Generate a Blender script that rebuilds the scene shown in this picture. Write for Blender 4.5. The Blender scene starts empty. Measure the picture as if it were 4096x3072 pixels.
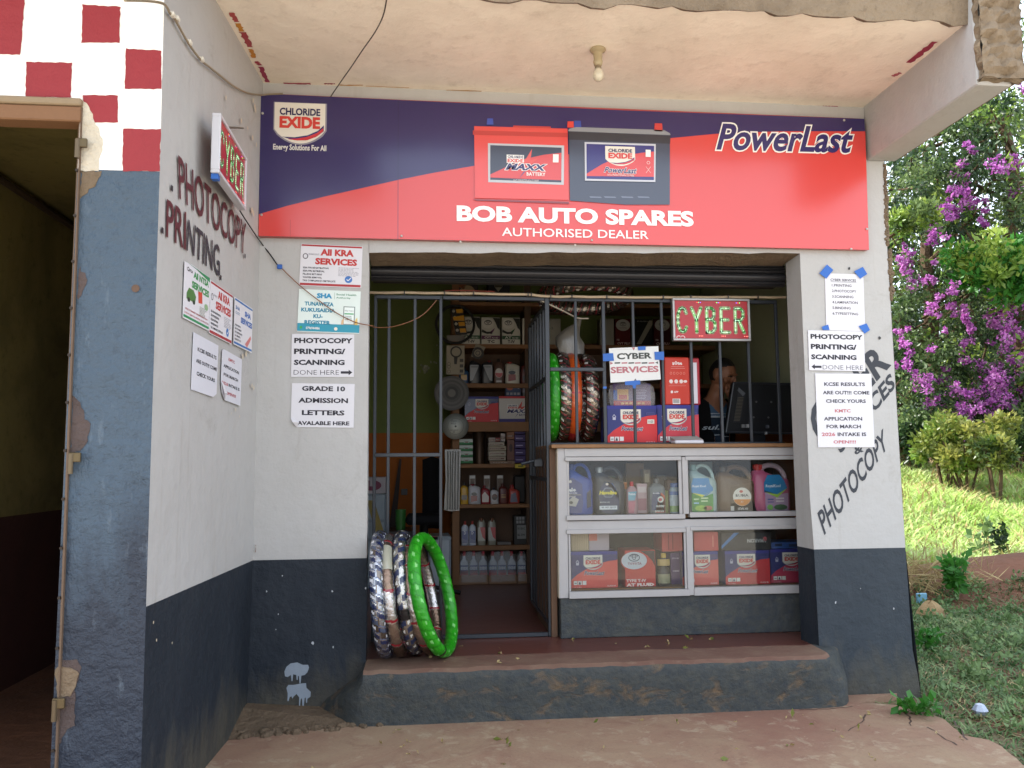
import bpy, math, random
import numpy as np
from mathutils import Vector, Matrix

random.seed(7)
rng = np.random.default_rng(7)
scene = bpy.context.scene
COL = scene.collection
PI = math.pi
R_ = math.radians

# ------------------------------------------------------------------ camera
FPX = 3251.43                       # focal length in pixels of the 4096 x 3072 photograph
YAW, PITCH, ROLL = 0.104949, 0.0971443, -0.0074987
CAMP = Vector((0.0, -3.9, 0.0))     # z = 0 is the photographer's eye level
_fw = Vector((math.sin(YAW) * math.cos(PITCH), math.cos(YAW) * math.cos(PITCH), math.sin(PITCH)))
_r = Vector((math.cos(YAW), -math.sin(YAW), 0))
_u = _r.cross(_fw)
CR = _r * math.cos(ROLL) + _u * math.sin(ROLL)
CU = -_r * math.sin(ROLL) + _u * math.cos(ROLL)
CF = _fw
cam_d = bpy.data.cameras.new('camera')
cam = bpy.data.objects.new('camera', cam_d)
COL.objects.link(cam)
cam.matrix_world = Matrix(((CR.x, CU.x, -CF.x, CAMP.x), (CR.y, CU.y, -CF.y, CAMP.y), (CR.z, CU.z, -CF.z, CAMP.z), (0, 0, 0, 1)))
cam_d.sensor_fit = 'HORIZONTAL'
cam_d.sensor_width = 36.0
cam_d.lens = 36.0 * FPX / 4096.0
cam_d.clip_start = 0.02
cam_d.clip_end = 500.0
scene.camera = cam

# ------------------------------------------------------------------ daylight
SUN_EL, SUN_AZ = R_(42), R_(-65)     # azimuth from +Y towards +X: the sun stands behind and left of the shop
world = bpy.data.worlds.new('World')
scene.world = world
world.use_nodes = True
wn = world.node_tree.nodes
wl = world.node_tree.links
bg = wn['Background']
sky = wn.new('ShaderNodeTexSky')
sky.sky_type = 'NISHITA'
sky.sun_disc = False
sky.sun_elevation = SUN_EL
sky.sun_rotation = SUN_AZ
sky.air_density = 1.0
sky.dust_density = 3.0
sky.ozone_density = 1.0
hz_ = wn.new('ShaderNodeMix'); hz_.data_type = 'RGBA'          # a thin bright haze over the blue
hz_.inputs[0].default_value = .6; hz_.inputs[7].default_value = (9.0, 9.8, 11.0, 1)
wl.new(sky.outputs[0], hz_.inputs[6]); wl.new(hz_.outputs[2], bg.inputs[0])
bg.inputs[1].default_value = 0.15
sun_d = bpy.data.lights.new('sun', 'SUN')
sun_d.energy = 4.9
sun_d.angle = R_(0.53)
sun_d.color = (1.0, 0.955, 0.88)
sun = bpy.data.objects.new('sun', sun_d)
COL.objects.link(sun)
sdir = Vector((math.sin(SUN_AZ) * math.cos(SUN_EL), math.cos(SUN_AZ) * math.cos(SUN_EL), math.sin(SUN_EL)))
sun.rotation_euler = sdir.to_track_quat('Z', 'Y').to_euler()
sun.location = (0, 0, 12)
vs = scene.view_settings
vs.view_transform = 'Standard'
vs.look = 'None'
vs.gamma = 1.0
vs.use_curve_mapping = False
vs.exposure = 1.05
scene.cycles.max_bounces = 8
scene.cycles.diffuse_bounces = 5
scene.cycles.glossy_bounces = 4
scene.cycles.transparent_max_bounces = 24
scene.cycles.transmission_bounces = 6
scene.cycles.caustics_reflective = False
scene.cycles.caustics_refractive = False

# ------------------------------------------------------------------ sight lines: a photo pixel -> a point on a real plane
def S(c, x, y):
    ox, oy, k = {'V': (0, 0, 1.85172), 'A': (0, 0, .49729), 'B': (1000, 0, .72333), 'C': (2500, 0, .72152),
                 'D': (500, 750, .60277), 'E': (1400, 1000, .48232), 'F': (2100, 1100, .49729), 'G': (1400, 1750, .57278),
                 'H': (2150, 1750, .51234), 'I': (3100, 1000, .54248), 'J': (3100, 1900, .70643), 'K': (0, 600, .78387),
                 'L': (0, 1900, .70649), 'M': (1000, 2500, .99458), 'N': (3300, 0, .60257), 'O': (1750, 1100, .36174),
                 'Q': (2600, 1300, .30136), 'P': (900, 300, .48232), 'R': (3050, 400, .48232), 'T': (2950, 2000, .54237),
                 'U': (850, 2100, .54264), 'W': (2100, 2300, .21097), 'X': (500, 0, .27125), '0': (0, 0, 1)}[c]
    return (ox + x * k, oy + y * k)
def ray(s):
    return CF + CR * ((s[0] - 2048) / FPX) - CU * ((s[1] - 1536) / FPX)
def onP(s, p0, n):
    d = ray(s)
    return CAMP + d * ((Vector(p0) - CAMP).dot(n) / d.dot(n))
def onY(s, Y=0.0): return onP(s, (0, Y, 0), Vector((0, 1, 0)))
def onZ(s, Z): return onP(s, (0, 0, Z), Vector((0, 0, 1)))
def onX(s, X): return onP(s, (X, 0, 0), Vector((1, 0, 0)))
def y_(c, x, y, Y=0.0): return onY(S(c, x, y), Y)

# ------------------------------------------------------------------ colours and materials
def lin(c):
    if isinstance(c, str):
        c = c.lstrip('#')
        c = tuple(int(c[i:i + 2], 16) / 255 for i in (0, 2, 4))
    return tuple(v / 12.92 if v <= .04045 else ((v + .055) / 1.055) ** 2.4 for v in c)
MATS = {}
def nmat(name):
    m = bpy.data.materials.new(name)
    m.use_nodes = True
    MATS[name] = m
    nt = m.node_tree
    return m, nt.nodes, nt.links, nt.nodes['Principled BSDF']
def N(nodes, t, **kw):
    n = nodes.new(t)
    for k, v in kw.items():
        setattr(n, k, v)
    return n
def noise(nodes, links, scale, detail=4, rough=.55, vec=None, dist=0.0):
    n = N(nodes, 'ShaderNodeTexNoise')
    n.inputs['Scale'].default_value = scale
    n.inputs['Detail'].default_value = detail
    n.inputs['Roughness'].default_value = rough
    n.inputs['Distortion'].default_value = dist
    if vec is not None: links.new(vec, n.inputs['Vector'])
    return n.outputs[0]
def ramp(nodes, links, fac, a, b, ca=(0, 0, 0, 1), cb=(1, 1, 1, 1)):
    r = N(nodes, 'ShaderNodeValToRGB')
    r.color_ramp.elements[0].position = a; r.color_ramp.elements[0].color = ca
    r.color_ramp.elements[1].position = b; r.color_ramp.elements[1].color = cb
    links.new(fac, r.inputs[0])
    return r.outputs[0]
def mixc(nodes, links, fac, a, b, mode='MIX'):
    m = N(nodes, 'ShaderNodeMix', data_type='RGBA', blend_type=mode)
    for sock, v in ((m.inputs[0], fac), (m.inputs[6], a), (m.inputs[7], b)):
        if hasattr(v, 'is_linked') or hasattr(v, 'links'): links.new(v, sock)
        elif isinstance(v, (int, float)): sock.default_value = v
        else: sock.default_value = tuple(v)[:3] + (1,)
    return m.outputs[2]
def math_(nodes, links, op, a, b=0.0, c=None, clamp=False):
    m = N(nodes, 'ShaderNodeMath', operation=op, use_clamp=clamp)
    for i, v in enumerate((a, b, c)):
        if v is None: continue
        if hasattr(v, 'links'): links.new(v, m.inputs[i])
        else: m.inputs[i].default_value = v
    return m.outputs[0]
def bump(nodes, links, bsdf, h, strength=.3, dist=.01, prev=None):
    b = N(nodes, 'ShaderNodeBump')
    b.inputs['Strength'].default_value = strength
    b.inputs['Distance'].default_value = dist
    links.new(h, b.inputs['Height'])
    if prev is not None: links.new(prev, b.inputs['Normal'])
    links.new(b.outputs[0], bsdf.inputs['Normal'])
    return b.outputs[0]
def geo(nodes):
    return N(nodes, 'ShaderNodeNewGeometry').outputs['Position']

def flat_mat(name, rough=.6, metal=0.0, spec=.5, nz=None, var=.12, coat=0.0, trans=0.0, vscale=9.0, attr=True, col=None):
    """colour from the face's own paint (attribute Col), slightly uneven"""
    m, nd, lk, b = nmat(name)
    if attr:
        a = N(nd, 'ShaderNodeAttribute', attribute_name='Col').outputs[0]
    else:
        a = N(nd, 'ShaderNodeRGB'); a.outputs[0].default_value = tuple(col) + (1,); a = a.outputs[0]
    p = geo(nd)
    n = noise(nd, lk, vscale, 5, .6, p)
    c = mixc(nd, lk, math_(nd, lk, 'MULTIPLY', n, var * 2), a, (0.02, 0.018, 0.015, 1), 'MIX') if var else a
    lk.new(c, b.inputs['Base Color'])
    b.inputs['Roughness'].default_value = rough
    b.inputs['Metallic'].default_value = metal
    b.inputs['Specular IOR Level'].default_value = spec
    b.inputs['Coat Weight'].default_value = coat
    b.inputs['Coat Roughness'].default_value = .18
    if nz: bump(nd, lk, b, noise(nd, lk, nz[0], 4, .6, p), nz[1], nz[2])
    if trans:
        b.inputs['Transmission Weight'].default_value = trans
    return m
flat_mat('matte', .75, nz=(60, .25, .004), var=.08)
flat_mat('paper', .8, var=.02, nz=(14, .25, .006), spec=.2)
flat_mat('card', .5, var=.05, nz=(20, .2, .003), spec=.4)
flat_mat('gloss', .28, var=.03, spec=.5)
flat_mat('plastic', .38, var=.04, nz=(40, .08, .002))
flat_mat('metal', .45, metal=.7, var=.15, nz=(50, .15, .002))
flat_mat('steel_paint', .42, metal=.15, var=.2, nz=(60, .25, .003), vscale=14)
flat_mat('foil', .22, metal=.92, var=.05, nz=(70, .8, .006))
flat_mat('film', .16, var=.05, nz=(60, .6, .006), coat=.6)
flat_mat('film_matt', .34, var=.05, nz=(70, .7, .005))
flat_mat('rubber', .8, var=.1, nz=(90, .2, .002))
flat_mat('wood', .65, var=.3, nz=(25, .3, .004), vscale=6)
flat_mat('cloth', .95, var=.1, nz=(120, .4, .003), spec=.1)
flat_mat('skin', .55, var=.05, nz=(80, .1, .001))
flat_mat('print', .42, var=.0, spec=.5)
flat_mat('paint', .7, var=.1, nz=(50, .4, .004), vscale=25)
def emis(name, strength):
    m, nd, lk, b = nmat(name)
    a = N(nd, 'ShaderNodeAttribute', attribute_name='Col').outputs[0]
    lk.new(a, b.inputs['Base Color']); lk.new(a, b.inputs['Emission Color'])
    b.inputs['Emission Strength'].default_value = strength
emis('led', 1.3)
def clear_mat(name, col, alpha, rough=.06, nz=None):
    m, nd, lk, b = nmat(name)
    b.inputs['Base Color'].default_value = tuple(col) + (1,)
    b.inputs['Roughness'].default_value = rough
    b.inputs['Alpha'].default_value = alpha
    b.inputs['Specular IOR Level'].default_value = .6
    if nz: bump(nd, lk, b, noise(nd, lk, nz[0], 3, .6, geo(nd)), nz[1], nz[2])
# pane: a thin glass sheet, mostly clear, reflecting by Fresnel
def pane_mat():
    m, nd, lk, b = nmat('glass')
    out = nd['Material Output']
    tr = N(nd, 'ShaderNodeBsdfTransparent'); tr.inputs[0].default_value = (.93, .95, .94, 1)
    gl = N(nd, 'ShaderNodeBsdfGlossy'); gl.inputs['Roughness'].default_value = .02
    fr = N(nd, 'ShaderNodeFresnel'); fr.inputs[0].default_value = 1.38
    dif = N(nd, 'ShaderNodeBsdfDiffuse'); dif.inputs[0].default_value = (.55, .5, .44, 1)
    mx = N(nd, 'ShaderNodeMixShader'); mx2 = N(nd, 'ShaderNodeMixShader')
    dust = ramp(nd, lk, noise(nd, lk, 6, 5, .65, geo(nd)), .35, .8, (.0, .0, .0, 1), (.035, .035, .035, 1))
    lk.new(dust, mx2.inputs[0]); lk.new(tr.outputs[0], mx2.inputs[1]); lk.new(dif.outputs[0], mx2.inputs[2])
    lk.new(fr.outputs[0], mx.inputs[0]); lk.new(mx2.outputs[0], mx.inputs[1]); lk.new(gl.outputs[0], mx.inputs[2])
    lk.new(mx.outputs[0], out.inputs[0])
pane_mat()
clear_mat('clear_film', (.8, .8, .8), .28, .12, (45, .9, .01))
clear_mat('clear_plastic', (.75, .78, .8), .45, .1, (30, .2, .004))

# ------------------------------------------------------------------ glyphs: the built-in letters as flat meshes
_gly = {}; _box = {}
def glyphs(s, bold=0.0, shear=0.0, res=2, base=False):
    key = (s, bold, shear, res, base)
    if key not in _gly:
        cu = bpy.data.curves.new('lettering', 'FONT')
        cu.body = s; cu.offset = bold; cu.shear = shear; cu.resolution_u = res
        cu.dimensions = '2D'; cu.fill_mode = 'BOTH' if False else 'FRONT'
        ob = bpy.data.objects.new('lettering', cu)
        COL.objects.link(ob)
        bpy.context.view_layer.update()
        dg = bpy.context.evaluated_depsgraph_get()
        me = bpy.data.meshes.new_from_object(ob.evaluated_get(dg))
        v = np.array([tuple(a.co)[:2] for a in me.vertices], float).reshape(-1, 2)
        f = [tuple(p.vertices) for p in me.polygons]
        bpy.data.meshes.remove(me); bpy.data.objects.remove(ob); bpy.data.curves.remove(cu)
        if base:                                # keep the plain letters' frame, so an outline stays registered
            glyphs(s, 0.0, shear, res); lo, hi = _box[(s, 0.0, shear, res)]
        else: lo, hi = v.min(0), v.max(0)
        _box[key[:4]] = (lo, hi)
        asp = (hi[0] - lo[0]) / max(hi[1] - lo[1], 1e-6)
        par = list(range(len(v)))
        def find(i):
            while par[i] != i: par[i] = par[par[i]]; i = par[i]
            return i
        for q in f:
            for a in q[1:]: par[find(a)] = find(q[0])
        roots = {}
        isl = [roots.setdefault(find(i), len(roots)) for i in range(len(v))]
        vv = GV((v - lo) / np.maximum(hi - lo, 1e-6)); vv.isl = isl
        _gly[key] = (vv, f, asp)
    return _gly[key]
class GV(np.ndarray):
    def __new__(cls, a): o = np.asarray(a).view(cls); o.isl = None; return o
    def __array_finalize__(self, o): self.isl = getattr(o, 'isl', None)

# ------------------------------------------------------------------ mesh builder
class MB:
    def __init__(s):
        s.v = []; s.f = []; s.c = []; s.m = []; s.slots = []
    def _slot(s, m):
        if m not in s.slots: s.slots.append(m)
        return s.slots.index(m)
    def add(s, vs_, fs, col, m='matte'):
        o = len(s.v); k = s._slot(m); c = lin(col) if isinstance(col, str) else col
        s.v += [tuple(p) for p in vs_]
        for f in fs:
            s.f.append(tuple(i + o for i in f)); s.c.append(c); s.m.append(k)
        return s
    def box(s, x0, x1, y0, y1, z0, z1, col, m='matte', bev=0.0, faces='all', M=None):
        if x1 < x0: x0, x1 = x1, x0
        if y1 < y0: y0, y1 = y1, y0
        if z1 < z0: z0, z1 = z1, z0
        b = min(bev, (x1 - x0) / 3, (y1 - y0) / 3, (z1 - z0) / 3)
        if b <= 0:
            vs_ = [(x0, y0, z0), (x1, y0, z0), (x1, y1, z0), (x0, y1, z0), (x0, y0, z1), (x1, y0, z1), (x1, y1, z1), (x0, y1, z1)]
            fs = [(0, 3, 2, 1), (4, 5, 6, 7), (0, 1, 5, 4), (1, 2, 6, 5), (2, 3, 7, 6), (3, 0, 4, 7)]
        else:
            vs_ = []; fs = []
            X = (x0, x1); Y = (y0, y1); Z = (z0, z1)
            idx = {}
            for i in (0, 1):
                for j in (0, 1):
                    for k in (0, 1):
                        sx = 1 - 2 * i; sy = 1 - 2 * j; sz = 1 - 2 * k
                        for ax in range(3):
                            p = [X[i] + sx * b, Y[j] + sy * b, Z[k] + sz * b]
                            p[ax] = (X[i], Y[j], Z[k])[ax]
                            idx[(i, j, k, ax)] = len(vs_); vs_.append(tuple(p))
            q = lambda a, ax: idx[(a[0], a[1], a[2], ax)]
            for ax in range(3):
                o1, o2 = [(1, 2), (2, 0), (0, 1)][ax]
                for e in (0, 1):
                    c4 = []
                    for (u, w) in ((0, 0), (1, 0), (1, 1), (0, 1)):
                        a = [0, 0, 0]; a[ax] = e; a[o1] = u; a[o2] = w; c4.append(q(a, ax))
                    fs.append(tuple(c4 if e else c4[::-1]))
                # edges along axis ax
                for (u, w) in ((0, 0), (1, 0), (1, 1), (0, 1)):
                    a0 = [0, 0, 0]; a0[o1] = u; a0[o2] = w; a1 = list(a0); a1[ax] = 1
                    fs.append((q(a0, o1), q(a1, o1), q(a1, o2), q(a0, o2)))
            for i in (0, 1):
                for j in (0, 1):
                    for k in (0, 1):
                        fs.append((idx[(i, j, k, 0)], idx[(i, j, k, 1)], idx[(i, j, k, 2)]))
        if M is not None: vs_ = [M @ Vector(p) for p in vs_]
        return s.add(vs_, fs, col, m)
    def tube(s, pts, r, col, m='matte', n=8, cap=True):
        pts = [Vector(p) for p in pts]
        rs = r if isinstance(r, (list, tuple)) else [r] * len(pts)
        vs_ = []; fs = []
        up = None
        for i, p in enumerate(pts):
            t = (pts[min(i + 1, len(pts) - 1)] - pts[max(i - 1, 0)])
            t = t.normalized() if t.length > 1e-9 else Vector((0, 0, 1))
            if up is None:
                up = Vector((0, 0, 1)) if abs(t.z) < .9 else Vector((1, 0, 0))
            a = t.cross(up)
            a = a.normalized() if a.length > 1e-6 else t.orthogonal().normalized()
            b = t.cross(a).normalized(); up = -b if b.dot(up) < 0 else b
            a = t.cross(up).normalized(); b = up
            for k in range(n):
                w = 2 * PI * k / n
                vs_.append(p + a * (math.cos(w) * rs[i]) + b * (math.sin(w) * rs[i]))
        for i in range(len(pts) - 1):
            for k in range(n):
                fs.append((i * n + k, i * n + (k + 1) % n, (i + 1) * n + (k + 1) % n, (i + 1) * n + k))
        if cap:
            fs.append(tuple(range(n))[::-1]); fs.append(tuple((len(pts) - 1) * n + k for k in range(n)))
        return s.add(vs_, fs, col, m)
    def lathe(s, c, prof, col, m='matte', n=16, axis='Z', M=None, sx=1.0, sy=1.0):
        vs_ = []; fs = []
        for (r, h) in prof:
            for k in range(n):
                w = 2 * PI * k / n
                a, b = r * math.cos(w) * sx, r * math.sin(w) * sy
                p = {'Z': (a, b, h), 'Y': (a, h, b), 'X': (h, a, b)}[axis]
                p = Vector(p)
                if M is not None: p = M @ p
                vs_.append(p + Vector(c))
        for i in range(len(prof) - 1):
            for k in range(n):
                fs.append((i * n + k, i * n + (k + 1) % n, (i + 1) * n + (k + 1) % n, (i + 1) * n + k))
        fs.append(tuple(range(n))[::-1]); fs.append(tuple((len(prof) - 1) * n + k for k in range(n)))
        return s.add(vs_, fs, col, m)
    def poly(s, pts, col, m='print'):
        return s.add(pts, [tuple(range(len(pts)))], col, m)
    def prism(s, pts, d, col, m='matte'):
        """outline pts (3D, planar) pushed along vector d"""
        d = Vector(d); n = len(pts)
        vs_ = [Vector(p) for p in pts] + [Vector(p) + d for p in pts]
        fs = [tuple(range(n))[::-1], tuple(range(n, 2 * n))] + [(i, (i + 1) % n, n + (i + 1) % n, n + i) for i in range(n)]
        return s.add(vs_, fs, col, m)
    def torus(s, M, R, r, n, k, col, m, rf=None, cf=None):
        vs_ = []; o = len(s.v)
        for i in range(n):
            u = 2 * PI * i / n
            for j in range(k):
                w = 2 * PI * j / k
                rr = r * (rf(u, w) if rf else 1)
                p = Vector(((R + rr * math.cos(w)) * math.cos(u), rr * math.sin(w), (R + rr * math.cos(w)) * math.sin(u)))
                vs_.append(tuple(M @ p))
        s.v += vs_
        for i in range(n):
            for j in range(k):
                s.f.append((o + i * k + j, o + ((i + 1) % n) * k + j, o + ((i + 1) % n) * k + (j + 1) % k, o + i * k + (j + 1) % k))
                c, mm = cf(2 * PI * (i + .5) / n, 2 * PI * (j + .5) / k) if cf else (col, m)
                s.c.append(lin(c) if isinstance(c, str) else c); s.m.append(s._slot(mm))
        return s
    def mesh(s, name, org=(0, 0, 0), smooth=False):
        me = bpy.data.meshes.new(name)
        o = Vector(org)
        me.from_pydata([tuple(Vector(p) - o) for p in s.v], [], s.f)
        at = me.attributes.new('Col', 'FLOAT_COLOR', 'FACE')
        buf = np.ones((len(s.f), 4), np.float32)
        if s.c: buf[:, :3] = np.array(s.c, np.float32)[:, :3]
        at.data.foreach_set('color', buf.ravel())
        for mn in s.slots: me.materials.append(MATS[mn])
        me.polygons.foreach_set('material_index', np.array(s.m, np.int32))
        if smooth:
            me.polygons.foreach_set('use_smooth', np.ones(len(s.f), bool))
            try: me.set_sharp_from_angle(angle=smooth if isinstance(smooth, float) else R_(40))
            except Exception: pass
        me.update()
        return me
    def build(s, name, parent=None, smooth=False, loc=None, label=None, cat=None, group=None, kind=None):
        if parent is not None:
            org = parent['_o'] if '_o' in parent else (0, 0, 0)
            org = tuple(org)
        else:
            if loc is None:
                a = np.array([tuple(p) for p in s.v]); lo, hi = a.min(0), a.max(0)
                loc = ((lo[0] + hi[0]) / 2, (lo[1] + hi[1]) / 2, lo[2])
            org = tuple(loc)
        ob = bpy.data.objects.new(name, s.mesh(name, org, smooth))
        COL.objects.link(ob)
        if parent is not None: ob.parent = parent
        else: ob.location = org
        ob['_o'] = org
        tag(ob, label, cat, group, kind)
        return ob
def tag(o, label=None, cat=None, group=None, kind=None):
    if label: o['label'] = label
    if cat: o['category'] = cat
    if group: o['group'] = group
    if kind: o['kind'] = kind
    return o
def thing(name, loc, label, cat, group=None):
    o = bpy.data.objects.new(name, None)
    o.empty_display_size = .05
    COL.objects.link(o)
    o.location = loc
    o['_o'] = tuple(loc)
    return tag(o, label, cat, group)
def copy_tree(o, parent=None):
    c = o.copy(); COL.objects.link(c); c.parent = parent
    for ch in list(o.children): copy_tree(ch, c)
    return c

# ------------------------------------------------------------------ printing on a flat face
class Face:
    """a flat face of a thing; a, b are metres along ex, ey from p0; every layer lies a hair above the last"""
    def __init__(s, mb, p0, ex, ey, mat='print', lift=.0006):
        s.mb = mb; s.p0 = Vector(p0); s.ex = Vector(ex).normalized(); s.ey = Vector(ey).normalized()
        s.n = s.ex.cross(s.ey).normalized(); s.mat = mat; s.k = 1; s.lift = lift
    def pt(s, a, b, dk=0.0): return s.p0 + s.ex * a + s.ey * b + s.n * (s.lift * (s.k + dk))
    def ab(s, c, x, y):
        p = onP(S(c, x, y), s.p0, s.n) - s.p0
        return (p.dot(s.ex), p.dot(s.ey))
    def up(s, k=1): s.k += k; return s
    def poly(s, pts, col, m=None):
        s.mb.add([s.pt(*p) for p in pts], [tuple(range(len(pts)))], col, m or s.mat); return s
    def rect(s, a0, b0, a1, b1, col, m=None):
        return s.poly([(a0, b0), (a1, b0), (a1, b1), (a0, b1)], col, m)
    def ell(s, a, b, ra, rb, col, n=24, m=None):
        return s.poly([(a + ra * math.cos(2 * PI * i / n), b + rb * math.sin(2 * PI * i / n)) for i in range(n)], col, m)
    def ring(s, a, b, ra, rb, w, col, n=24, m=None):
        vs_ = []
        for i in range(n):
            t = 2 * PI * i / n
            vs_ += [s.pt(a + ra * math.cos(t), b + rb * math.sin(t)), s.pt(a + (ra - w) * math.cos(t), b + (rb - w) * math.sin(t))]
        s.mb.add(vs_, [(2 * i, (2 * i + 2) % (2 * n), (2 * i + 3) % (2 * n), 2 * i + 1) for i in range(n)], col, m or s.mat); return s
    def line(s, pts, w, col, m=None):
        for (a0, b0), (a1, b1) in zip(pts[:-1], pts[1:]):
            d = math.hypot(a1 - a0, b1 - b0) or 1; nx, ny = -(b1 - b0) / d * w / 2, (a1 - a0) / d * w / 2
            s.poly([(a0 + nx, b0 + ny), (a0 - nx, b0 - ny), (a1 - nx, b1 - ny), (a1 + nx, b1 + ny)], col, m)
        return s
    def text(s, t, a0, b0, a1, b1, col, bold=0.02, shear=0.0, m=None, res=2, keep=None):
        """letters filling the box a0..a1 x b0..b1 (b0 lower); keep='c'|'l' keeps their own width"""
        v, f, asp = glyphs(t, bold, shear, res)
        if keep:
            w = asp * (b1 - b0)
            if w < (a1 - a0):
                if keep == 'c': mid = (a0 + a1) / 2; a0, a1 = mid - w / 2, mid + w / 2
                else: a1 = a0 + w
        s.mb.add([s.pt(a0 + (a1 - a0) * p[0], b0 + (b1 - b0) * p[1], .12 * (i % 5)) for p, i in zip(v, v.isl)], f, col, m or s.mat); return s
    def textq(s, t, q, col, bold=0.02, shear=0.0, m=None, res=2, base=False):
        """letters stretched to the four corners q = tl, tr, br, bl"""
        v, f, asp = glyphs(t, bold, shear, res, base)
        tl, tr, br, bl = [Vector(x).to_2d() for x in q]
        out = []
        for p, ii in zip(v, v.isl):
            x, y = float(p[0]), float(p[1])
            w = (bl * (1 - x) + br * x) * (1 - y) + (tl * (1 - x) + tr * x) * y
            out.append(s.pt(w.x, w.y, .12 * (ii % 5)))
        s.mb.add(out, f, col, m or s.mat); return s
    def scribble(s, a0, b0, a1, b1, lines, col, seed=1):
        """rows of tiny print too small to read"""
        r = random.Random(seed); h = (b1 - b0) / lines
        for i in range(lines):
            y = b1 - h * (i + .8); x = a0
            end = a1 - r.random() * .3 * (a1 - a0)
            while x < end:
                w = (a1 - a0) * (.05 + .09 * r.random())
                s.rect(x, y, min(x + w, a1), y + h * .5, col); x += w + (a1 - a0) * .025
        return s
# ------------------------------------------------------------------ plaster, concrete, earth
def wall_mat(name, col, stain, rough=.85, nscale=7, bstr=.5, speck=None, chips=0.0, gloss_spec=.3, amount=.35, vert=False):
    m, nd, lk, b = nmat(name)
    p = geo(nd)
    if vert:
        mp = N(nd, 'ShaderNodeMapping'); mp.inputs['Scale'].default_value = (1, 1, .35); lk.new(p, mp.inputs[0]); p2 = mp.outputs[0]
    else: p2 = p
    n1 = ramp(nd, lk, noise(nd, lk, nscale * .35, 6, .65, p2, .4), .42, .75)
    c = mixc(nd, lk, math_(nd, lk, 'MULTIPLY', n1, amount), col, stain)
    n2 = ramp(nd, lk, noise(nd, lk, nscale * 4, 5, .7, p2), .55, .8)
    c = mixc(nd, lk, math_(nd, lk, 'MULTIPLY', n2, amount * .8), c, stain)
    if name.startswith('band'):               # mud splashed up from the ground, ending raggedly
        sp_ = N(nd, 'ShaderNodeSeparateXYZ'); lk.new(p, sp_.inputs[0])
        dz = math_(nd, lk, 'ADD', sp_.outputs[2], math_(nd, lk, 'MULTIPLY', noise(nd, lk, 6, 7, .7, p2, .5), -.75))
        dz = math_(nd, lk, 'ADD', dz, 2.0)
        dm = ramp(nd, lk, dz, .53, .74, (1, 1, 1, 1), (0, 0, 0, 1))
        c = mixc(nd, lk, math_(nd, lk, 'MULTIPLY', dm, .6), c, lin('#5a5548'))
    if name == 'wall_grey':
        ms = N(nd, 'ShaderNodeMapping'); ms.inputs['Scale'].default_value = (16, 16, .9); lk.new(p, ms.inputs[0])
        st_ = ramp(nd, lk, noise(nd, lk, 1.0, 5, .7, ms.outputs[0]), .58, .80)
        c = mixc(nd, lk, math_(nd, lk, 'MULTIPLY', st_, .30), c, lin('#8a7f70'))
        sm = ramp(nd, lk, noise(nd, lk, 2.2, 6, .75, p, 1.2), .60, .70)
        c = mixc(nd, lk, math_(nd, lk, 'MULTIPLY', sm, .22), c, lin('#7d766c'))
    if chips:
        n3 = ramp(nd, lk, noise(nd, lk, 9, 3, .8, p, 1.5), 1 - chips, 1 - chips + .015)
        c = mixc(nd, lk, n3, c, speck)
    lk.new(c, b.inputs['Base Color'])
    b.inputs['Roughness'].default_value = rough
    b.inputs['Specular IOR Level'].default_value = gloss_spec
    h = noise(nd, lk, nscale * 2, 5, .6, p)
    n_ = bump(nd, lk, b, h, bstr, .02)
    h2 = noise(nd, lk, nscale * 14, 4, .7, p)
    bump(nd, lk, b, h2, bstr * .6, .004, n_)
    return m
wall_mat('wall_grey', lin('#b2b1af'), lin('#94908a'), nscale=5, bstr=.35, amount=.25)
wall_mat('band_dark', lin('#252b33'), lin('#41464c'), nscale=6, bstr=.7, rough=.7, gloss_spec=.22, amount=.4, vert=True)
wall_mat('band_grey', lin('#353c43'), lin('#4c5257'), nscale=6, bstr=.7, rough=.7, gloss_spec=.25, amount=.4, vert=True)
wall_mat('patch_dark', lin('#574b48'), lin('#453c3a'), nscale=14, bstr=1.0, amount=.6)
wall_mat('wall_blue_old', lin('#475868'), lin('#38424f'), nscale=6, bstr=1.3, rough=.42, gloss_spec=.5, amount=.7, vert=True)
def graded_blue():
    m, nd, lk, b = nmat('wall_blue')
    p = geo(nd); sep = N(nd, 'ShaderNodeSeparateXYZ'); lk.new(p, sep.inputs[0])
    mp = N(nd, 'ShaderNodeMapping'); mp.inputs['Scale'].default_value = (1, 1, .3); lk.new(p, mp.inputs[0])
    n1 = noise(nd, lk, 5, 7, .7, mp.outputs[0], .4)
    # teal grey turns navy low down; weaker light there is painted into the colour
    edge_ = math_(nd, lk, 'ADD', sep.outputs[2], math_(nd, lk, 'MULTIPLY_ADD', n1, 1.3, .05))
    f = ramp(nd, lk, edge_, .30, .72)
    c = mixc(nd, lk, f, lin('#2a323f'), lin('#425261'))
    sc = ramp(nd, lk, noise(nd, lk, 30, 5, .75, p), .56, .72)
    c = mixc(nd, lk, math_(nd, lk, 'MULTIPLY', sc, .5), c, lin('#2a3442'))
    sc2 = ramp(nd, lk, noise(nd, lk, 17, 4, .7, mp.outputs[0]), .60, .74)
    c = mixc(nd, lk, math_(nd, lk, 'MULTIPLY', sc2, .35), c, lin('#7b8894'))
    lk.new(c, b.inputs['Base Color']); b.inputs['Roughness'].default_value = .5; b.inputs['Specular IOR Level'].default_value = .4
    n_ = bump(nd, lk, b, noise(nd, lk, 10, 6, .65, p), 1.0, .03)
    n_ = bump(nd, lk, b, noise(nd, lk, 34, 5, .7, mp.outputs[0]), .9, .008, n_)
graded_blue()
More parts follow.
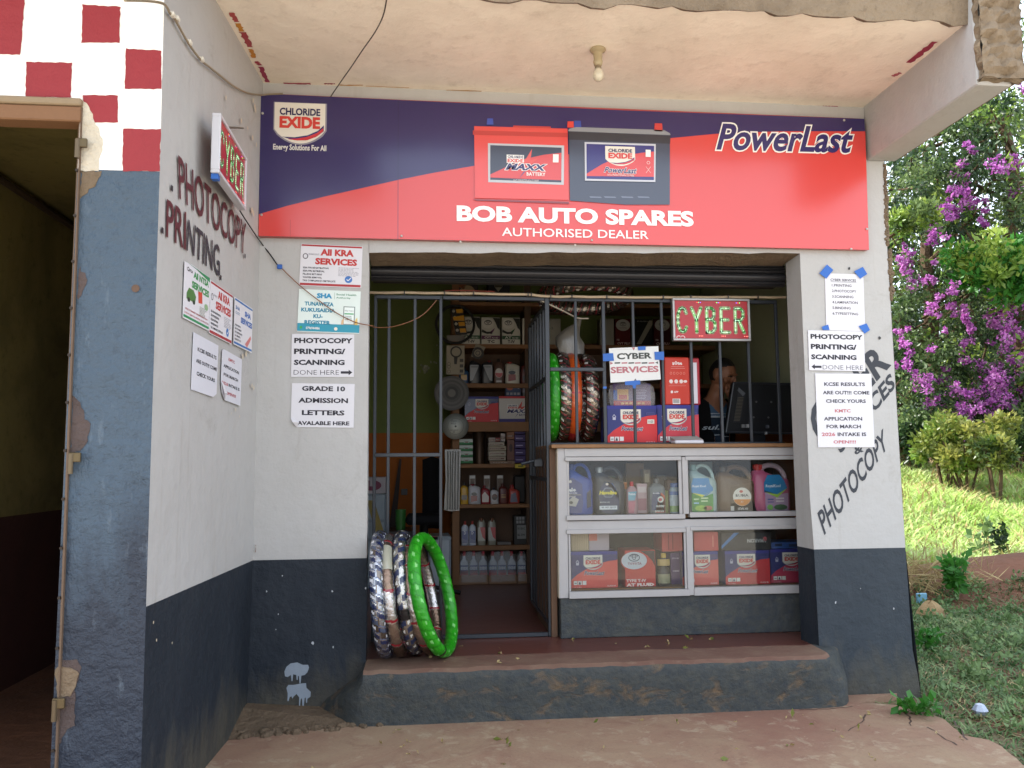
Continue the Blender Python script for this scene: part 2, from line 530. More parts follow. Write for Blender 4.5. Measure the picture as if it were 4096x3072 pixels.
wall_mat('wall_blue_low', lin('#3d4f67'), lin('#66707c'), nscale=6, bstr=1.0, rough=.5, gloss_spec=.45, amount=.55, vert=True)
wall_mat('wall_white', lin('#efece6'), lin('#c4b9a4'), nscale=6, bstr=.8, amount=.3)
wall_mat('red_paint', lin('#8c2e34'), lin('#74262c'), nscale=8, bstr=.4, rough=.6, amount=.3)
wall_mat('ceiling_cream', lin('#f9f0df'), lin('#b5a691'), nscale=3.2, bstr=.4, amount=.5)
wall_mat('raw_cement', lin('#857561'), lin('#4e4032'), nscale=9, bstr=1.0, amount=.7)
wall_mat('plaster_brown', lin('#7d6c58'), lin('#544738'), nscale=14, bstr=1.0, amount=.6)
wall_mat('mortar_dark', lin('#6b5a48'), lin('#4a4034'), nscale=14, bstr=1.0, amount=.6)
wall_mat('chip_pale', lin('#cfc6b4'), lin('#9c8e78'), nscale=20, bstr=.8, amount=.5)
wall_mat('inner_green', lin('#6f7a45'), lin('#55603a'), nscale=3, bstr=.15, amount=.3)
wall_mat('inner_orange', lin('#a85f28'), lin('#7d4520'), nscale=3, bstr=.15, amount=.3)
wall_mat('inner_pale', lin('#a9ad8c'), lin('#8a8b70'), nscale=3, bstr=.15, amount=.3)
wall_mat('room_brown', lin('#8d8050'), lin('#3f3a28'), nscale=4, bstr=.2, amount=.75)
wall_mat('room_maroon', lin('#4a2c28'), lin('#33211c'), nscale=4, bstr=.3, amount=.5)
wall_mat('shop_floor', lin('#633a32'), lin('#503832'), nscale=4, bstr=.15, rough=.32, gloss_spec=.5, amount=.5)
def apron_mat():
    m, nd, lk, b = nmat('apron'); p = geo(nd)
    c = mixc(nd, lk, ramp(nd, lk, noise(nd, lk, 1.3, 7, .65, p, .6), .35, .68), lin('#8a6757'), lin('#9f8a70'))
    c = mixc(nd, lk, math_(nd, lk, 'MULTIPLY', ramp(nd, lk, noise(nd, lk, 4.5, 7, .7, p, 1.0), .52, .72), .6), c, lin('#7f5d4f'))
    c = mixc(nd, lk, math_(nd, lk, 'MULTIPLY', ramp(nd, lk, noise(nd, lk, 11, 6, .7, p, .5), .56, .66), .45), c, lin('#b5a68c'))
    c = mixc(nd, lk, math_(nd, lk, 'MULTIPLY', ramp(nd, lk, noise(nd, lk, 90, 4, .8, p), .55, .75), .4), c, lin('#5f4a3e'))
    c = mixc(nd, lk, ramp(nd, lk, noise(nd, lk, 7, 2, .5, p, .2), .74, .78), c, lin('#5c463a'))
    lk.new(c, b.inputs['Base Color']); b.inputs['Roughness'].default_value = .82; b.inputs['Specular IOR Level'].default_value = .25
    n_ = bump(nd, lk, b, noise(nd, lk, 3, 6, .6, p), .5, .03)
    bump(nd, lk, b, noise(nd, lk, 60, 5, .75, p), .6, .004, n_)
apron_mat()
wall_mat('step_top', lin('#6e5145'), lin('#8a7663'), nscale=5, bstr=.4, rough=.7, amount=.8)
wall_mat('soil', lin('#6f6148'), lin('#57503a'), nscale=3, bstr=1.0, amount=.8)
wall_mat('earth', lin('#6e4936'), lin('#4f382a'), nscale=5, bstr=1.0, amount=.8)
wall_mat('road_earth', lin('#cfc4b2'), lin('#b8aa94'), nscale=1.5, bstr=.6, amount=.8)
# the step's face: slate paint worn through to brown in patches
def worn(name, paint, under, lo, hi, scale=7):
    m, nd, lk, b = nmat(name)
    p = geo(nd)
    mp = N(nd, 'ShaderNodeMapping'); mp.inputs['Scale'].default_value = (1, 1, 1.7); lk.new(p, mp.inputs[0])
    n = noise(nd, lk, scale, 7, .62, mp.outputs[0], .5)
    f = ramp(nd, lk, n, lo, hi)
    dusty = mixc(nd, lk, ramp(nd, lk, noise(nd, lk, 26, 5, .7, p), .3, .8), paint, lin('#4a4a42'))
    c = mixc(nd, lk, f, dusty, under)
    lk.new(c, b.inputs['Base Color'])
    b.inputs['Roughness'].default_value = .75
    n_ = bump(nd, lk, b, noise(nd, lk, 11, 6, .65, p), .9, .02)
    bump(nd, lk, b, math_(nd, lk, 'MULTIPLY', f, -1.0), .5, .006, n_)
worn('step_face', lin('#2c3338'), lin('#66543f'), .57, .70)
worn('base_dusty', lin('#2c333b'), lin('#55564c'), .52, .8, 4)

XP, X0, X1 = 2.383, -.278, 1.903
YL = -1.226
ZF, ZG, ZBAND, ZCEIL = -.905, -1.135, -.435, 1.852
YBACK = 6.0
BLD_L = -3.6

def interp(pl, z):
    pl = sorted(pl, key=lambda p: p[2])
    if z <= pl[0][2]: a, b = pl[0], pl[1]
    elif z >= pl[-1][2]: a, b = pl[-2], pl[-1]
    else:
        for a, b in zip(pl[:-1], pl[1:]):
            if a[2] <= z <= b[2]: break
    t = (z - a[2]) / (b[2] - a[2])
    t = max(-.2, min(1.2, t))
    return Vector(a).lerp(Vector(b), t)
corner = [onY(S('0', *p), 0) for p in ((1052, 334), (1036, 991), (1033, 1594), (1012, 2235), (984, 2854))]
lcorner = [onY(S('0', *p), YL) for p in ((649, 15), (639, 686), (596, 1854), (579, 2430), (565, 3072))]
openL = [onY(S('0', *p), 0) for p in ((1475, 980), (1467, 1750), (1467, 2228), (1463, 2697))]
openR = [onY(S('0', *p), 0) for p in ((3199.5, 1012.5), (3240, 2000), (3257, 2205), (3278, 2613))]
pillR = [onY(S('0', *p), 0) for p in ((3530, 640), (3549, 998), (3609, 2000), (3622, 2200), (3650, 2597), (3668, 2680), (3684, 2781))]
jambB = onZ(S('0', 3189, 2184), ZBAND)      # inner edge of the right jamb
ZLIN_L, ZLIN_R = onY(S('E', 170, 20)).z, onY(S('R', 310, 1270)).z
JY = max(.15, min(.3, jambB.y))

def wobble(z0, z1, n, amp, seed):
    r = random.Random(seed)
    return [(z0 + (z1 - z0) * i / n, (r.random() - .5) * amp) for i in range(n + 1)]
def strip(mb, A, B, z0, z1, m, rows=1, cols=1, jit=0.0, seed=0):
    r = random.Random(seed); vs_ = []; fs = []
    for i in range(rows + 1):
        z = z0 + (z1 - z0) * i / rows
        a, b = interp(A, z), interp(B, z)
        for j in range(cols + 1):
            t = j / cols
            p = a.lerp(b, t); p = Vector((p.x, p.y, z))
            if jit and (0 < i < rows): p += Vector((0, (r.random() - .5) * jit, 0))
            vs_.append(p)
    w = cols + 1
    for i in range(rows):
        for j in range(cols):
            fs.append((i * w + j, i * w + j + 1, (i + 1) * w + j + 1, (i + 1) * w + j))
    mb.add(vs_, fs, (1, 1, 1), m)

# ---------------- the shop building
shop = thing('shop_building', (.8, 0, ZG), 'grey plastered auto spares shop with dark painted base and projecting concrete canopy', 'building')
mb = MB()
BK = .22
# left panel, right pillar and lintel, front sheets
strip(mb, corner, openL, ZG - .3, ZBAND, 'band_dark'); strip(mb, corner, openL, ZBAND, ZCEIL + .02, 'wall_grey')
mb.box(-.80, X0 - .012, .004, BK, ZG - .3, ZCEIL, (1, 1, 1), 'wall_grey')
# reveal of the left side
a0, a1 = interp(openL, ZG - .3), interp(openL, 1.3)
mb.add([a0, interp(openL, ZBAND), interp(openL, ZBAND) + Vector((-.01, BK, 0)), a0 + Vector((-.01, BK, 0))], [(0, 1, 2, 3)], (1, 1, 1), 'band_dark')
mb.add([interp(openL, ZBAND), a1, a1 + Vector((-.01, BK, 0)), interp(openL, ZBAND) + Vector((-.01, BK, 0))], [(0, 1, 2, 3)], (1, 1, 1), 'wall_grey')
mb.build('wall', shop)
mb = MB()
strip(mb, openR, pillR, ZG - .3, ZBAND, 'band_grey', rows=8); strip(mb, openR, pillR, ZBAND, 1.56, 'wall_grey', rows=8)
jb = jambB.x
for z0, z1, m in ((ZG - .1, ZBAND, 'band_dark'), (ZBAND, 1.3, 'wall_grey')):
    p, q = interp(openR, z0), interp(openR, z1)
    mb.add([p, Vector((jb, JY, z0)), Vector((jb, JY, z1)), q], [(0, 1, 2, 3)], (1, 1, 1), m)
for z0, z1, m in ((ZG - .3, ZBAND, 'band_dark'), (ZBAND, 1.6, 'wall_grey')):
    p, q = interp(pillR, z0), interp(pillR, z1)
    mb.add([p, q, q + Vector((0, .3, 0)), p + Vector((0, .3, 0))], [(3, 2, 1, 0)], (1, 1, 1), m)
mb.box(jb + .02, XP - .02, .02, JY, ZG - .3, 1.56, (1, 1, 1), 'wall_grey')
mb.build('pillar', shop)
# lintel: face above the opening and its worn soffit
mb = MB()
PL, PR = Vector((interp(openL, ZLIN_L).x, 0, ZLIN_L)), Vector((interp(openR, ZLIN_R).x, 0, ZLIN_R))
n = 24; r = random.Random(3)
low = [PL.lerp(PR, i / n) + Vector((0, 0, (r.random() - .5) * .008)) for i in range(n + 1)]
vs_ = low + [Vector((p.x, 0, ZCEIL + .02)) for p in low]
mb.add(vs_, [(i, i + 1, n + 2 + i, n + 1 + i) for i in range(n)], (1, 1, 1), 'wall_grey')
back = [Vector((p.x, BK, p.z - .012)) for p in low]
mb.add(low + back, [(i, n + 1 + i, n + 2 + i, i + 1) for i in range(n)], (1, 1, 1), 'plaster_brown')
mb.add([Vector((p.x, BK, p.z - .012)) for p in low] + [Vector((p.x, BK, ZCEIL)) for p in low], [(i, n + 1 + i, n + 2 + i, i + 1) for i in range(n)], (1, 1, 1), 'inner_pale')
mb.box(PR.x, XP, .005, .17, 1.3, ZCEIL, (1, 1, 1), 'wall_grey')
mb.build('lintel', shop)
# side wall from the inner corner forward to the neighbour's front
mb = MB()
strip(mb, lcorner, corner, ZG - .3, ZBAND, 'band_dark'); strip(mb, lcorner, corner, ZBAND, 2.2, 'wall_grey')
mb.build('side_wall', shop)
# canopy slab, cream underneath, raw cement on its front edge
mb = MB()
CY = -.83
mb.add([(-1.2, CY, ZCEIL), (2.285, CY, ZCEIL), (2.285, .02, ZCEIL), (-1.2, .02, ZCEIL)], [(0, 3, 2, 1)], (1, 1, 1), 'ceiling_cream')
mb.box(-1.2, 2.43, 0.05, YBACK, ZCEIL + .002, 2.05, (1, 1, 1), 'wall_grey')
mb.build('ceiling', shop)
mb = MB()
r = random.Random(5)
nn = 60
lo_, hi_ = [], []
for i in range(nn + 1):
    x = -.9 + (2.44 + .9) * i / nn
    lo_.append(Vector((x, CY - .004 + (r.random() - .5) * .01, ZCEIL - .008 + (r.random() - .5) * .012 - (.01 if i % 7 < 2 else 0))))
    hi_.append(Vector((x, CY - .03, 2.12)))
mb.add(lo_ + hi_, [(i, i + 1, nn + 2 + i, nn + 1 + i) for i in range(nn)], (1, 1, 1), 'raw_cement')
bk_ = [p + Vector((0, .03, .012)) for p in lo_]
mb.add(lo_ + bk_, [(i, nn + 1 + i, nn + 2 + i, i + 1) for i in range(nn)], (1, 1, 1), 'raw_cement')
mb.box(-.9, 2.44, CY - .029, .03, 2.06, 2.12, (1, 1, 1), 'raw_cement')
mb.build('fascia', shop)
# right-hand beam under the canopy with a raw broken end
mb = MB()
bm0, bm1 = 2.283, 2.44
mb.box(bm0, bm1, -.865, .0, 1.56, ZCEIL + .18, (1, 1, 1), 'wall_grey', bev=.006)
mb.build('beam', shop)
mb = MB()
r = random.Random(9)
def rough_block(mb, x0, x1, y0, y1, z0, z1, amp, m, seed, step=.022):
    r = random.Random(seed)
    def sheet(o, u, v, nu, nv):
        o, u, v = Vector(o), Vector(u), Vector(v); nrm = u.cross(v).normalized(); vs_ = []
        for j in range(nv + 1):
            for i in range(nu + 1):
                ed = i in (0, nu) or j in (0, nv)
                p = o + u * (i / nu) + v * (j / nv)
                h = math.sin(p.x * 61 + p.z * 37) * .35 + math.sin(p.z * 83 - p.y * 47) * .35 + r.uniform(-.5, .5)
                vs_.append(p + nrm * (amp * h * (.35 if ed else 1)))
        mb.add(vs_, [(j * (nu + 1) + i, j * (nu + 1) + i + 1, (j + 1) * (nu + 1) + i + 1, (j + 1) * (nu + 1) + i) for j in range(nv) for i in range(nu)], (1, 1, 1), m)
    n = lambda d: max(2, int(d / step))
    sheet((x0, y0, z0), (x1 - x0, 0, 0), (0, 0, z1 - z0), n(x1 - x0), n(z1 - z0))
    sheet((x1, y0, z0), (0, y1 - y0, 0), (0, 0, z1 - z0), n(y1 - y0), n(z1 - z0))
    sheet((x0, y1, z0), (x1 - x0, 0, 0), (0, y0 - y1, 0), n(x1 - x0), n(y1 - y0))
    sheet((x0, y1, z0), (0, y0 - y1, 0), (0, 0, z1 - z0), n(y1 - y0), n(z1 - z0))
rough_block(mb, bm0 + .002, bm1 + .03, -.90, -.862, 1.575, 2.16, .024, 'raw_cement', 4)
rough_block(mb, bm1 - .004, bm1 + .016, -.87, .0, 1.572, 2.10, .012, 'raw_cement', 5)
mb.build('beam_end', shop)
# rough mortar edges where the pillar's outer corner has crumbled
mb = MB()
for (c, x, y0, y1) in (('R', 1008, 540, 1210), ('R', 1050, 1250, 1659)):
    y = y0
    while y < y1:
        p = y_(c, x + (r.random() - .5) * 14 + (y - y0) * .035, y)
        s_ = .008 + .014 * r.random()
        s_ *= .55; mb.lathe((p.x + .004, .0, p.z), [(s_, .04), (s_ * 1.05, -.001), (s_ * .5, -.006)], (1, 1, 1), 'plaster_brown', 6, 'Y', Matrix.Rotation(r.random() * 6, 4, 'Y'), sy=1.5)
        y += 12
mb.build('broken_edge', shop)
# drips of old paint left along the ceiling edges
mb = MB()
def smear(p, q, w, col, seed):
    r = random.Random(seed); p, q = Vector(p), Vector(q); d = (q - p); nrm = Vector((-d.y, d.x, 0)).normalized(); n = 10
    a = [p.lerp(q, i / n) - nrm * w * (.3 + .5 * r.random()) for i in range(n + 1)]
    b = [p.lerp(q, i / n) + nrm * w * (.3 + .5 * r.random()) for i in range(n + 1)]
    a = [Vector((v.x, v.y, ZCEIL - .0015)) for v in a]; b = [Vector((v.x, v.y, ZCEIL - .0015)) for v in b]
    mb = MB(); mb.add(a + b, [(i, i + 1, n + 2 + i, n + 1 + i) for i in range(n)], col, 'paint'); mb.build('old_paint', shop)
for k, (c, x0, y0, x1, y1, w, col) in enumerate([
        ('B', 185, 459, 335, 462, .012, '#a8414f'), ('B', 410, 462, 470, 462, .010, '#a8414f'), ('B', 495, 470, 625, 470, .008, '#c08a3c'),
        ('B', 640, 474, 880, 484, .005, '#cfa268'), ('B', 1085, 497, 1280, 503, .006, '#c08a3c'), ('B', 1300, 512, 1450, 522, .010, '#c8963a'),
        ('B', 1605, 530, 1690, 532, .010, '#a8414f'), ('B', 1810, 543, 2010, 550, .012, '#a03a4c'), ('B', 2080, 556, 2160, 558, .010, '#bb6a5a'),
        ('C', 100, 565, 230, 568, .012, '#c8923c'), ('C', 245, 571, 445, 575, .012, '#b4504c'), ('C', 450, 575, 500, 577, .010, '#cf9c3c'),
        ('C', 510, 577, 580, 577, .012, '#a84048'), ('C', 585, 580, 690, 582, .009, '#c9736a'), ('C', 700, 580, 915, 582, .011, '#c9943c'), ('C', 1095, 587, 1180, 590, .010, '#a8384a'),
        ('N', 555, 415, 730, 275, .028, '#a0304c'), ('N', 450, 505, 500, 480, .02, '#b8606a'),
        ('X', 1570, 180, 1650, 320, .02, '#b34d4a'), ('X', 1650, 340, 1730, 460, .022, '#c98a30'), ('X', 1730, 470, 1850, 690, .022, '#a8424a'),
        ('X', 1850, 720, 1910, 850, .018, '#c8852c'), ('X', 1940, 900, 1990, 960, .018, '#a83c4c'), ('X', 1990, 980, 2110, 1210, .02, '#9c2f50')]):
    smear(onZ(S(c, x0, y0), ZCEIL), onZ(S(c, x1, y1), ZCEIL), w, col, k)
# room behind the front: walls, ceiling
mb = MB()
IL, IR, IY, IC = -1.25, 2.34, 2.78, 1.62
ZO = y_('E', 400, 1518, IY).z
mb.add([(IL, IY, ZF), (IR, IY, ZF), (IR, IY, ZO), (IL, IY, ZO)], [(0, 1, 2, 3)], (1, 1, 1), 'inner_orange')
mb.add([(IL, IY, ZO), (IR, IY, ZO), (IR, IY, IC), (IL, IY, IC)], [(0, 1, 2, 3)], (1, 1, 1), 'inner_green')
for x, f in ((IL, (0, 1, 2, 3)), (IR, (3, 2, 1, 0))):
    mb.add([(x, BK, ZF), (x, IY, ZF), (x, IY, ZO), (x, BK, ZO)], [f], (1, 1, 1), 'inner_orange')
    mb.add([(x, BK, ZO), (x, IY, ZO), (x, IY, IC), (x, BK, IC)], [f], (1, 1, 1), 'inner_green' if x < 0 else 'inner_pale')
mb.add([(IL, BK, IC), (IR, BK, IC), (IR, IY, IC), (IL, IY, IC)], [(0, 1, 2, 3)], (1, 1, 1), 'inner_pale')
mb.box(IL - .15, -.79, .19, BK, ZF, IC, (1, 1, 1), 'inner_pale')
mb.build('inner_wall', shop)
mb = MB()
mb.box(2.36, 2.43, .3, YBACK, ZG - .4, 2.0, (1, 1, 1), 'wall_grey')
mb.box(-1.2, 2.36, YBACK - .1, YBACK, ZG - .4, 2.0, (1, 1, 1), 'wall_grey')
mb.build('outer_wall', shop)
mb = MB()
mb.add([(IL, .0, ZF), (IR, .0, ZF), (IR, IY, ZF), (IL, IY, ZF)], [(0, 1, 2, 3)], (1, 1, 1), 'shop_floor')
fl = mb.build('shop_floor', kind='structure')

# ---------------- step in front of the opening
mb = MB()
r = random.Random(21)
nx = 70
xs = [-.53 + (2.03 + .53) * i / nx for i in range(nx + 1)]
prof = []
for i, x in enumerate(xs):
    w = math.sin(i * .9) * .004 + (r.random() - .5) * .008
    e = 0
    yb = -.165 + e * .6; yt = -.205 + w + e
    if x < -.30: e = min(1.0, (-.30 - x) / .23) ** .9; yt = yt * (1 - e) + .03 * e; yb = yb * (1 - e) - .0 * e
    if x > 1.84: e = (x - 1.84) / .19; yt = yt * (1 - e ** 1.3) + .03 * e; yb = yb * (1 - e ** 3) + .0 * e
    zt = ZF + .002 + (r.random() - .5) * .005 - (.05 + .17 * ((-.29 - x) / .24) if x < -.29 else 0)
    if x > 2.2: zt -= (x - 2.2) * .6
    prof.append([(x, .03, zt + .004), (x, yt + .035, zt), (x, yt + .008, zt - .012), (x, yt - .004, zt - .045 + w), (x, yb - .02 + w, min(ZF - .13, zt - .08)), (x, yb - .03, ZG - .04)])
k = 6
vs_ = [p for pr_ in prof for p in pr_]
top = []; edge = []; face = []
for i in range(nx):
    for j in range(k - 1):
        f = (i * k + j, (i) * k + j + 1, (i + 1) * k + j + 1, (i + 1) * k + j)
        (face if xs[i] < -.29 or xs[i] > 1.88 else top if j == 0 else edge if j in (1,) else face).append(f)
mb.add(vs_, top, (1, 1, 1), 'step_top'); mb.add(vs_, edge, (1, 1, 1), 'step_top'); mb.add(vs_, face, (1, 1, 1), 'step_face')
st = mb.build('doorstep', smooth=True, label='low worn concrete doorstep in flaking slate paint under the shop opening', cat='step')

# ---------------- neighbour on the left with the chequered front
nb = thing('neighbour_building', (-1.4, YL, ZG), 'neighbouring shop front with red and white chequered plaster above slate blue paint', 'building')
ZBLUE = onY(S('0', 640, 686), YL).z
DX = onY(S('0', 323, 413), YL).x           # outer edge of the door frame
DZ = onY(S('0', 150, 400), YL).z           # underside of the masonry over the door
mb = MB()
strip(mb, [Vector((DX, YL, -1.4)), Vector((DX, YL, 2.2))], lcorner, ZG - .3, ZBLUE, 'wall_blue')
strip(mb, [Vector((DX, YL, -1.4)), Vector((DX, YL, 2.2))], lcorner, ZBLUE, 2.4, 'wall_white')
mb.add([(BLD_L, YL, DZ), (DX, YL, DZ), (DX, YL, 2.4), (BLD_L, YL, 2.4)], [(0, 1, 2, 3)], (1, 1, 1), 'wall_white')
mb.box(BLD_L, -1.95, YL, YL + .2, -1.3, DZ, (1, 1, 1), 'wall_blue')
mb.box(DX, DX + .08, YL + .006, YL + .2, ZG - .3, DZ, (1, 1, 1), 'plaster_brown')
mb.box(BLD_L, DX, YL + .004, YL + .2, DZ, DZ + .3, (1, 1, 1), 'plaster_brown')
mb.build('wall', nb)
# slab that runs out over the neighbour's front, grey beneath
mb = MB()
zs = ZCEIL + .03
pe = onZ(S('0', 1400, 30), zs)
mb.box(BLD_L, pe.x, -2.0, -.655, zs, zs + .14, (1, 1, 1), 'wall_grey', bev=.004)
mb.box(BLD_L, -.9, YL + .21, YBACK, 2.25, 2.35, (1, 1, 1), 'wall_grey')
mb.build('slab', nb)
# one-sided room seen through the door
mb = MB()
RX = -2.12
zr, zcg, RB = -.25, 1.46, 5.6
ZN = -1.12
mb.add([(RX, YL + .2, ZN), (RX, RB, ZN), (RX, RB, zr), (RX, YL + .2, zr)], [(0, 1, 2, 3)], (1, 1, 1), 'room_maroon')
mb.add([(RX, YL + .2, zr), (RX, RB, zr), (RX, RB, zcg), (RX, YL + .2, zcg)], [(0, 1, 2, 3)], (1, 1, 1), 'room_brown')
mb.add([(RX, RB, ZN), (-1.0, RB, ZN), (-1.0, RB, zcg), (RX, RB, zcg)], [(0, 1, 2, 3)], (1, 1, 1), 'room_brown')
mb.add([(RX, YL + .2, zcg), (-1.0, YL + .2, zcg), (-1.0, RB, zcg), (RX, RB, zcg)], [(0, 1, 2, 3)], (1, 1, 1), 'room_brown')
mb.add([(-1.0, YL + .2, ZN), (-1.0, RB, ZN), (-1.0, RB, zcg), (-1.0, YL + .2, zcg)], [(3, 2, 1, 0)], (1, 1, 1), 'room_brown')
mb.add([(RX, YL + .01, ZN), (-1.0, YL + .01, ZN), (-1.0, RB, ZN), (RX, RB, ZN)], [(0, 1, 2, 3)], (1, 1, 1), 'earth')
mb.box(RX - .1, RX, YL + .2, RB, -1.3, 2.2, (1, 1, 1), 'room_brown') if False else None
mb.tube([(RX + .03, YL + .2, zcg - .05), (RX + .03, RB, zcg - .05)], .018, '#4a3826', 'matte')
mb.build('inner_wall', nb)
# steel frame of the doorway
mb = MB()
fr0, fr1 = onY(S('K', 380, 0), YL).x, onY(S('K', 415, 0), YL).x
fb0, fb1 = onY(S('L', 275, 1659), YL).x, onY(S('L', 325, 1659), YL).x
zt_ = onY(S('0', 298, 490), YL).z
mb.add([(fr0, YL + .02, zt_), (fr1, YL - .012, zt_ + .05), (fb1 + .004, YL - .012, ZG), (fb0, YL + .02, ZG)], [(3, 2, 1, 0)], lin('#6f5a48'), 'paint')
mb.add([(fr0, YL + .02, zt_), (fb0, YL + .02, ZG), (fb0, YL + .09, ZG), (fr0, YL + .09, zt_)], [(0, 1, 2, 3)], lin('#5a4434'), 'paint')
mb.add([(fr1, YL - .012, zt_ + .05), (fr1, YL + .05, zt_ + .05), (fb1 + .004, YL + .05, ZG), (fb1 + .004, YL - .012, ZG)], [(0, 1, 2, 3)], lin('#6f5a48'), 'paint')
mb.box(-1.96, fr1, YL - .012, YL + .06, zt_, DZ - .02, lin('#7a5638'), 'paint', bev=.004)
mb.box(-1.96, fr1, YL - .02, YL + .04, DZ - .02, DZ + .004, lin('#8d7a60'), 'paint', bev=.004)
for i in range(14):
    z = .95 - i * .15; t = (zt_ - z) / (zt_ - ZG); x = (fr0 + fr1) / 2 * (1 - t) + (fb0 + fb1) / 2 * t
    mb.lathe((x, YL, z), [(.005, -.003), (.005, .006)], '#2a2018', 'matte', 8, 'Y', Matrix.Scale(-1, 4, (0, 1, 0)))
mb.build('door_frame', nb)
for c, x, y in (('A', 625, 1180), ('L', 310, 1320), ('K', 362, 1590)):
    p = onY(S(c, x, y), YL - .02)
    m2 = MB()
    m2.tube([p + Vector((0, -.002, .024)), p + Vector((0, -.002, -.038))], .008, '#6c5e4a', 'metal', 10)
    m2.box(p.x - .008, p.x + .028, p.y - .004, p.y + .006, p.z - .002, p.z + .028, '#66583f', 'metal', bev=.002)
    m2.build('hinge', nb)
# red squares
def ragged(face, pts, m, amp=.003, step=.012, seed=0):
    r = random.Random(seed); out = []
    for (a, b) in zip(pts, pts[1:] + pts[:1]):
        a, b = Vector(a), Vector(b); n = max(1, int((b - a).length / step))
        for i in range(n):
            p = a.lerp(b, i / n); out.append((p.x + (r.random() - .5) * amp, p.y + (r.random() - .5) * amp))
    face.poly(out, (1, 1, 1), m)
mb = MB(); F = Face(mb, (0, YL, 0), (1, 0, 0), (0, 0, 1), lift=.0015)
for k, q in enumerate([[(-200, -200), (218, -200), (165, 440), (-200, 440)], [(665, 38), (970, 55), (962, 345), (658, 345)], [(1012, 392), (1300, 408), (1298, 718), (1003, 718)],
                       [(213, 498), (580, 506), (570, 785), (206, 783)], [(668, 764), (948, 768), (948, 988), (682, 985)], [(992, 1037), (1296, 1040), (1285, 1377), (987, 1377)]]):
    ragged(F, [F.ab('A', *p) for p in q], 'red_paint', seed=k)
mb.build('painted_square', nb)
# places where the plaster has broken away
def patch(face, pts, m, seed, amp=.012, rise=.006):
    r = random.Random(seed); out = []
    for (a, b) in zip(pts, pts[1:] + pts[:1]):
        a, b = Vector(a), Vector(b); n = max(2, int((b - a).length / .012))
        for i in range(n):
            p = a.lerp(b, i / n); out.append((p.x + (r.random() - .5) * amp, p.y + (r.random() - .5) * amp))
    face.mb.prism([face.pt(*p) for p in out], -face.n * rise, (1, 1, 1), m)
mb = MB(); F = Face(mb, (0, YL, 0), (1, 0, 0), (0, 0, 1), lift=.002)
for k, (c, pts, m) in enumerate([
        ('A', [(655, 800), (700, 830), (740, 920), (770, 1000), (830, 1150), (800, 1290), (790, 1375), (655, 1385)], 'chip_pale'),
        ('K', [(415, 108), (515, 108), (500, 165), (460, 200), (425, 235), (410, 250)], 'plaster_brown'),
        ('K', [(405, 600), (430, 630), (445, 665), (430, 705), (400, 760)], 'patch_dark'),
        ('K', [(370, 1250), (415, 1290), (430, 1370), (462, 1400), (440, 1500), (410, 1540), (360, 1550)], 'patch_dark'),
        ('L', [(350, 1040), (430, 1048), (462, 1085), (455, 1130), (425, 1190), (420, 1420), (380, 1440), (330, 1530), (330, 1300)], 'patch_dark')]):
    patch(F, [F.ab(c, *p) for p in pts], m, k, .008); mb.build('chipped_plaster', nb); mb = MB(); F = Face(mb, (0, YL, 0), (1, 0, 0), (0, 0, 1), lift=.002)
F.up(1)
patch(F, [F.ab('L', *p) for p in [(315, 1100), (350, 1080), (420, 1095), (448, 1120), (430, 1200), (405, 1250), (330, 1255)]], 'plaster_brown', 9, .006, .02)
mb.build('chipped_plaster', nb)
# small hole in the blue wall
mb = MB(); p = onY(S('K', 693, 707), YL)
mb.lathe(p, [(.012, .0), (.013, -.003), (.005, -.002)], '#5d4637', 'matte', 9, 'Y')
mb.build('peg_hole', nb)

# ---------------- ground
def zterr(x, y):
    t = max(0.0, min(1.0, (y - 4.1) / 5.6)) * (1 if x > 2.3 else 0)
    return ZG - .03 + t * 1.12
mb = MB()
gx = [-30, -12, -6, -4] + [2.2 + .25 * i for i in range(40)] + [13, 15, 18, 22, 30, 60]
gy = [-60, -30, -12, -6, -4, -2] + [-1.5 + .25 * i for i in range(48)] + [11, 13, 16, 20, 30, 60, 120]
r = random.Random(2)
def zg_(x, y):
    z = zterr(x, y)
    if x > 2.6 and y > 1.0: z += (math.sin(x * 2.1 + y) * .02 + math.sin(y * 3.3 - x) * .015)
    # heap of red earth beside the shop
    for (mx, my, h, wx, wy) in ((5.1, 3.0, .19, 1.0, .8), (4.3, 3.0, .09, .7, .6), (6.0, 2.6, .27, 1.0, .9)):
        z += h * math.exp(-(((x - mx) / wx) ** 2 + ((y - my) / wy) ** 2))
    return z
vs_ = [(x, y, zg_(x, y)) for y in gy for x in gx]
w = len(gx)
soil = []; road = []; far = []
for j in range(len(gy) - 1):
    for i in range(w - 1):
        f = (j * w + i, j * w + i + 1, (j + 1) * w + i + 1, (j + 1) * w + i)
        (road if gy[j] < -1.4 else soil if 2.2 < gx[i] < 12 and gy[j] < 4.6 else far).append(f)
mb.add(vs_, soil, (1, 1, 1), 'earth'); mb.add(vs_, far, (1, 1, 1), 'soil'); mb.add(vs_, road, (1, 1, 1), 'road_earth')
mb.build('ground', smooth=True, kind='structure')
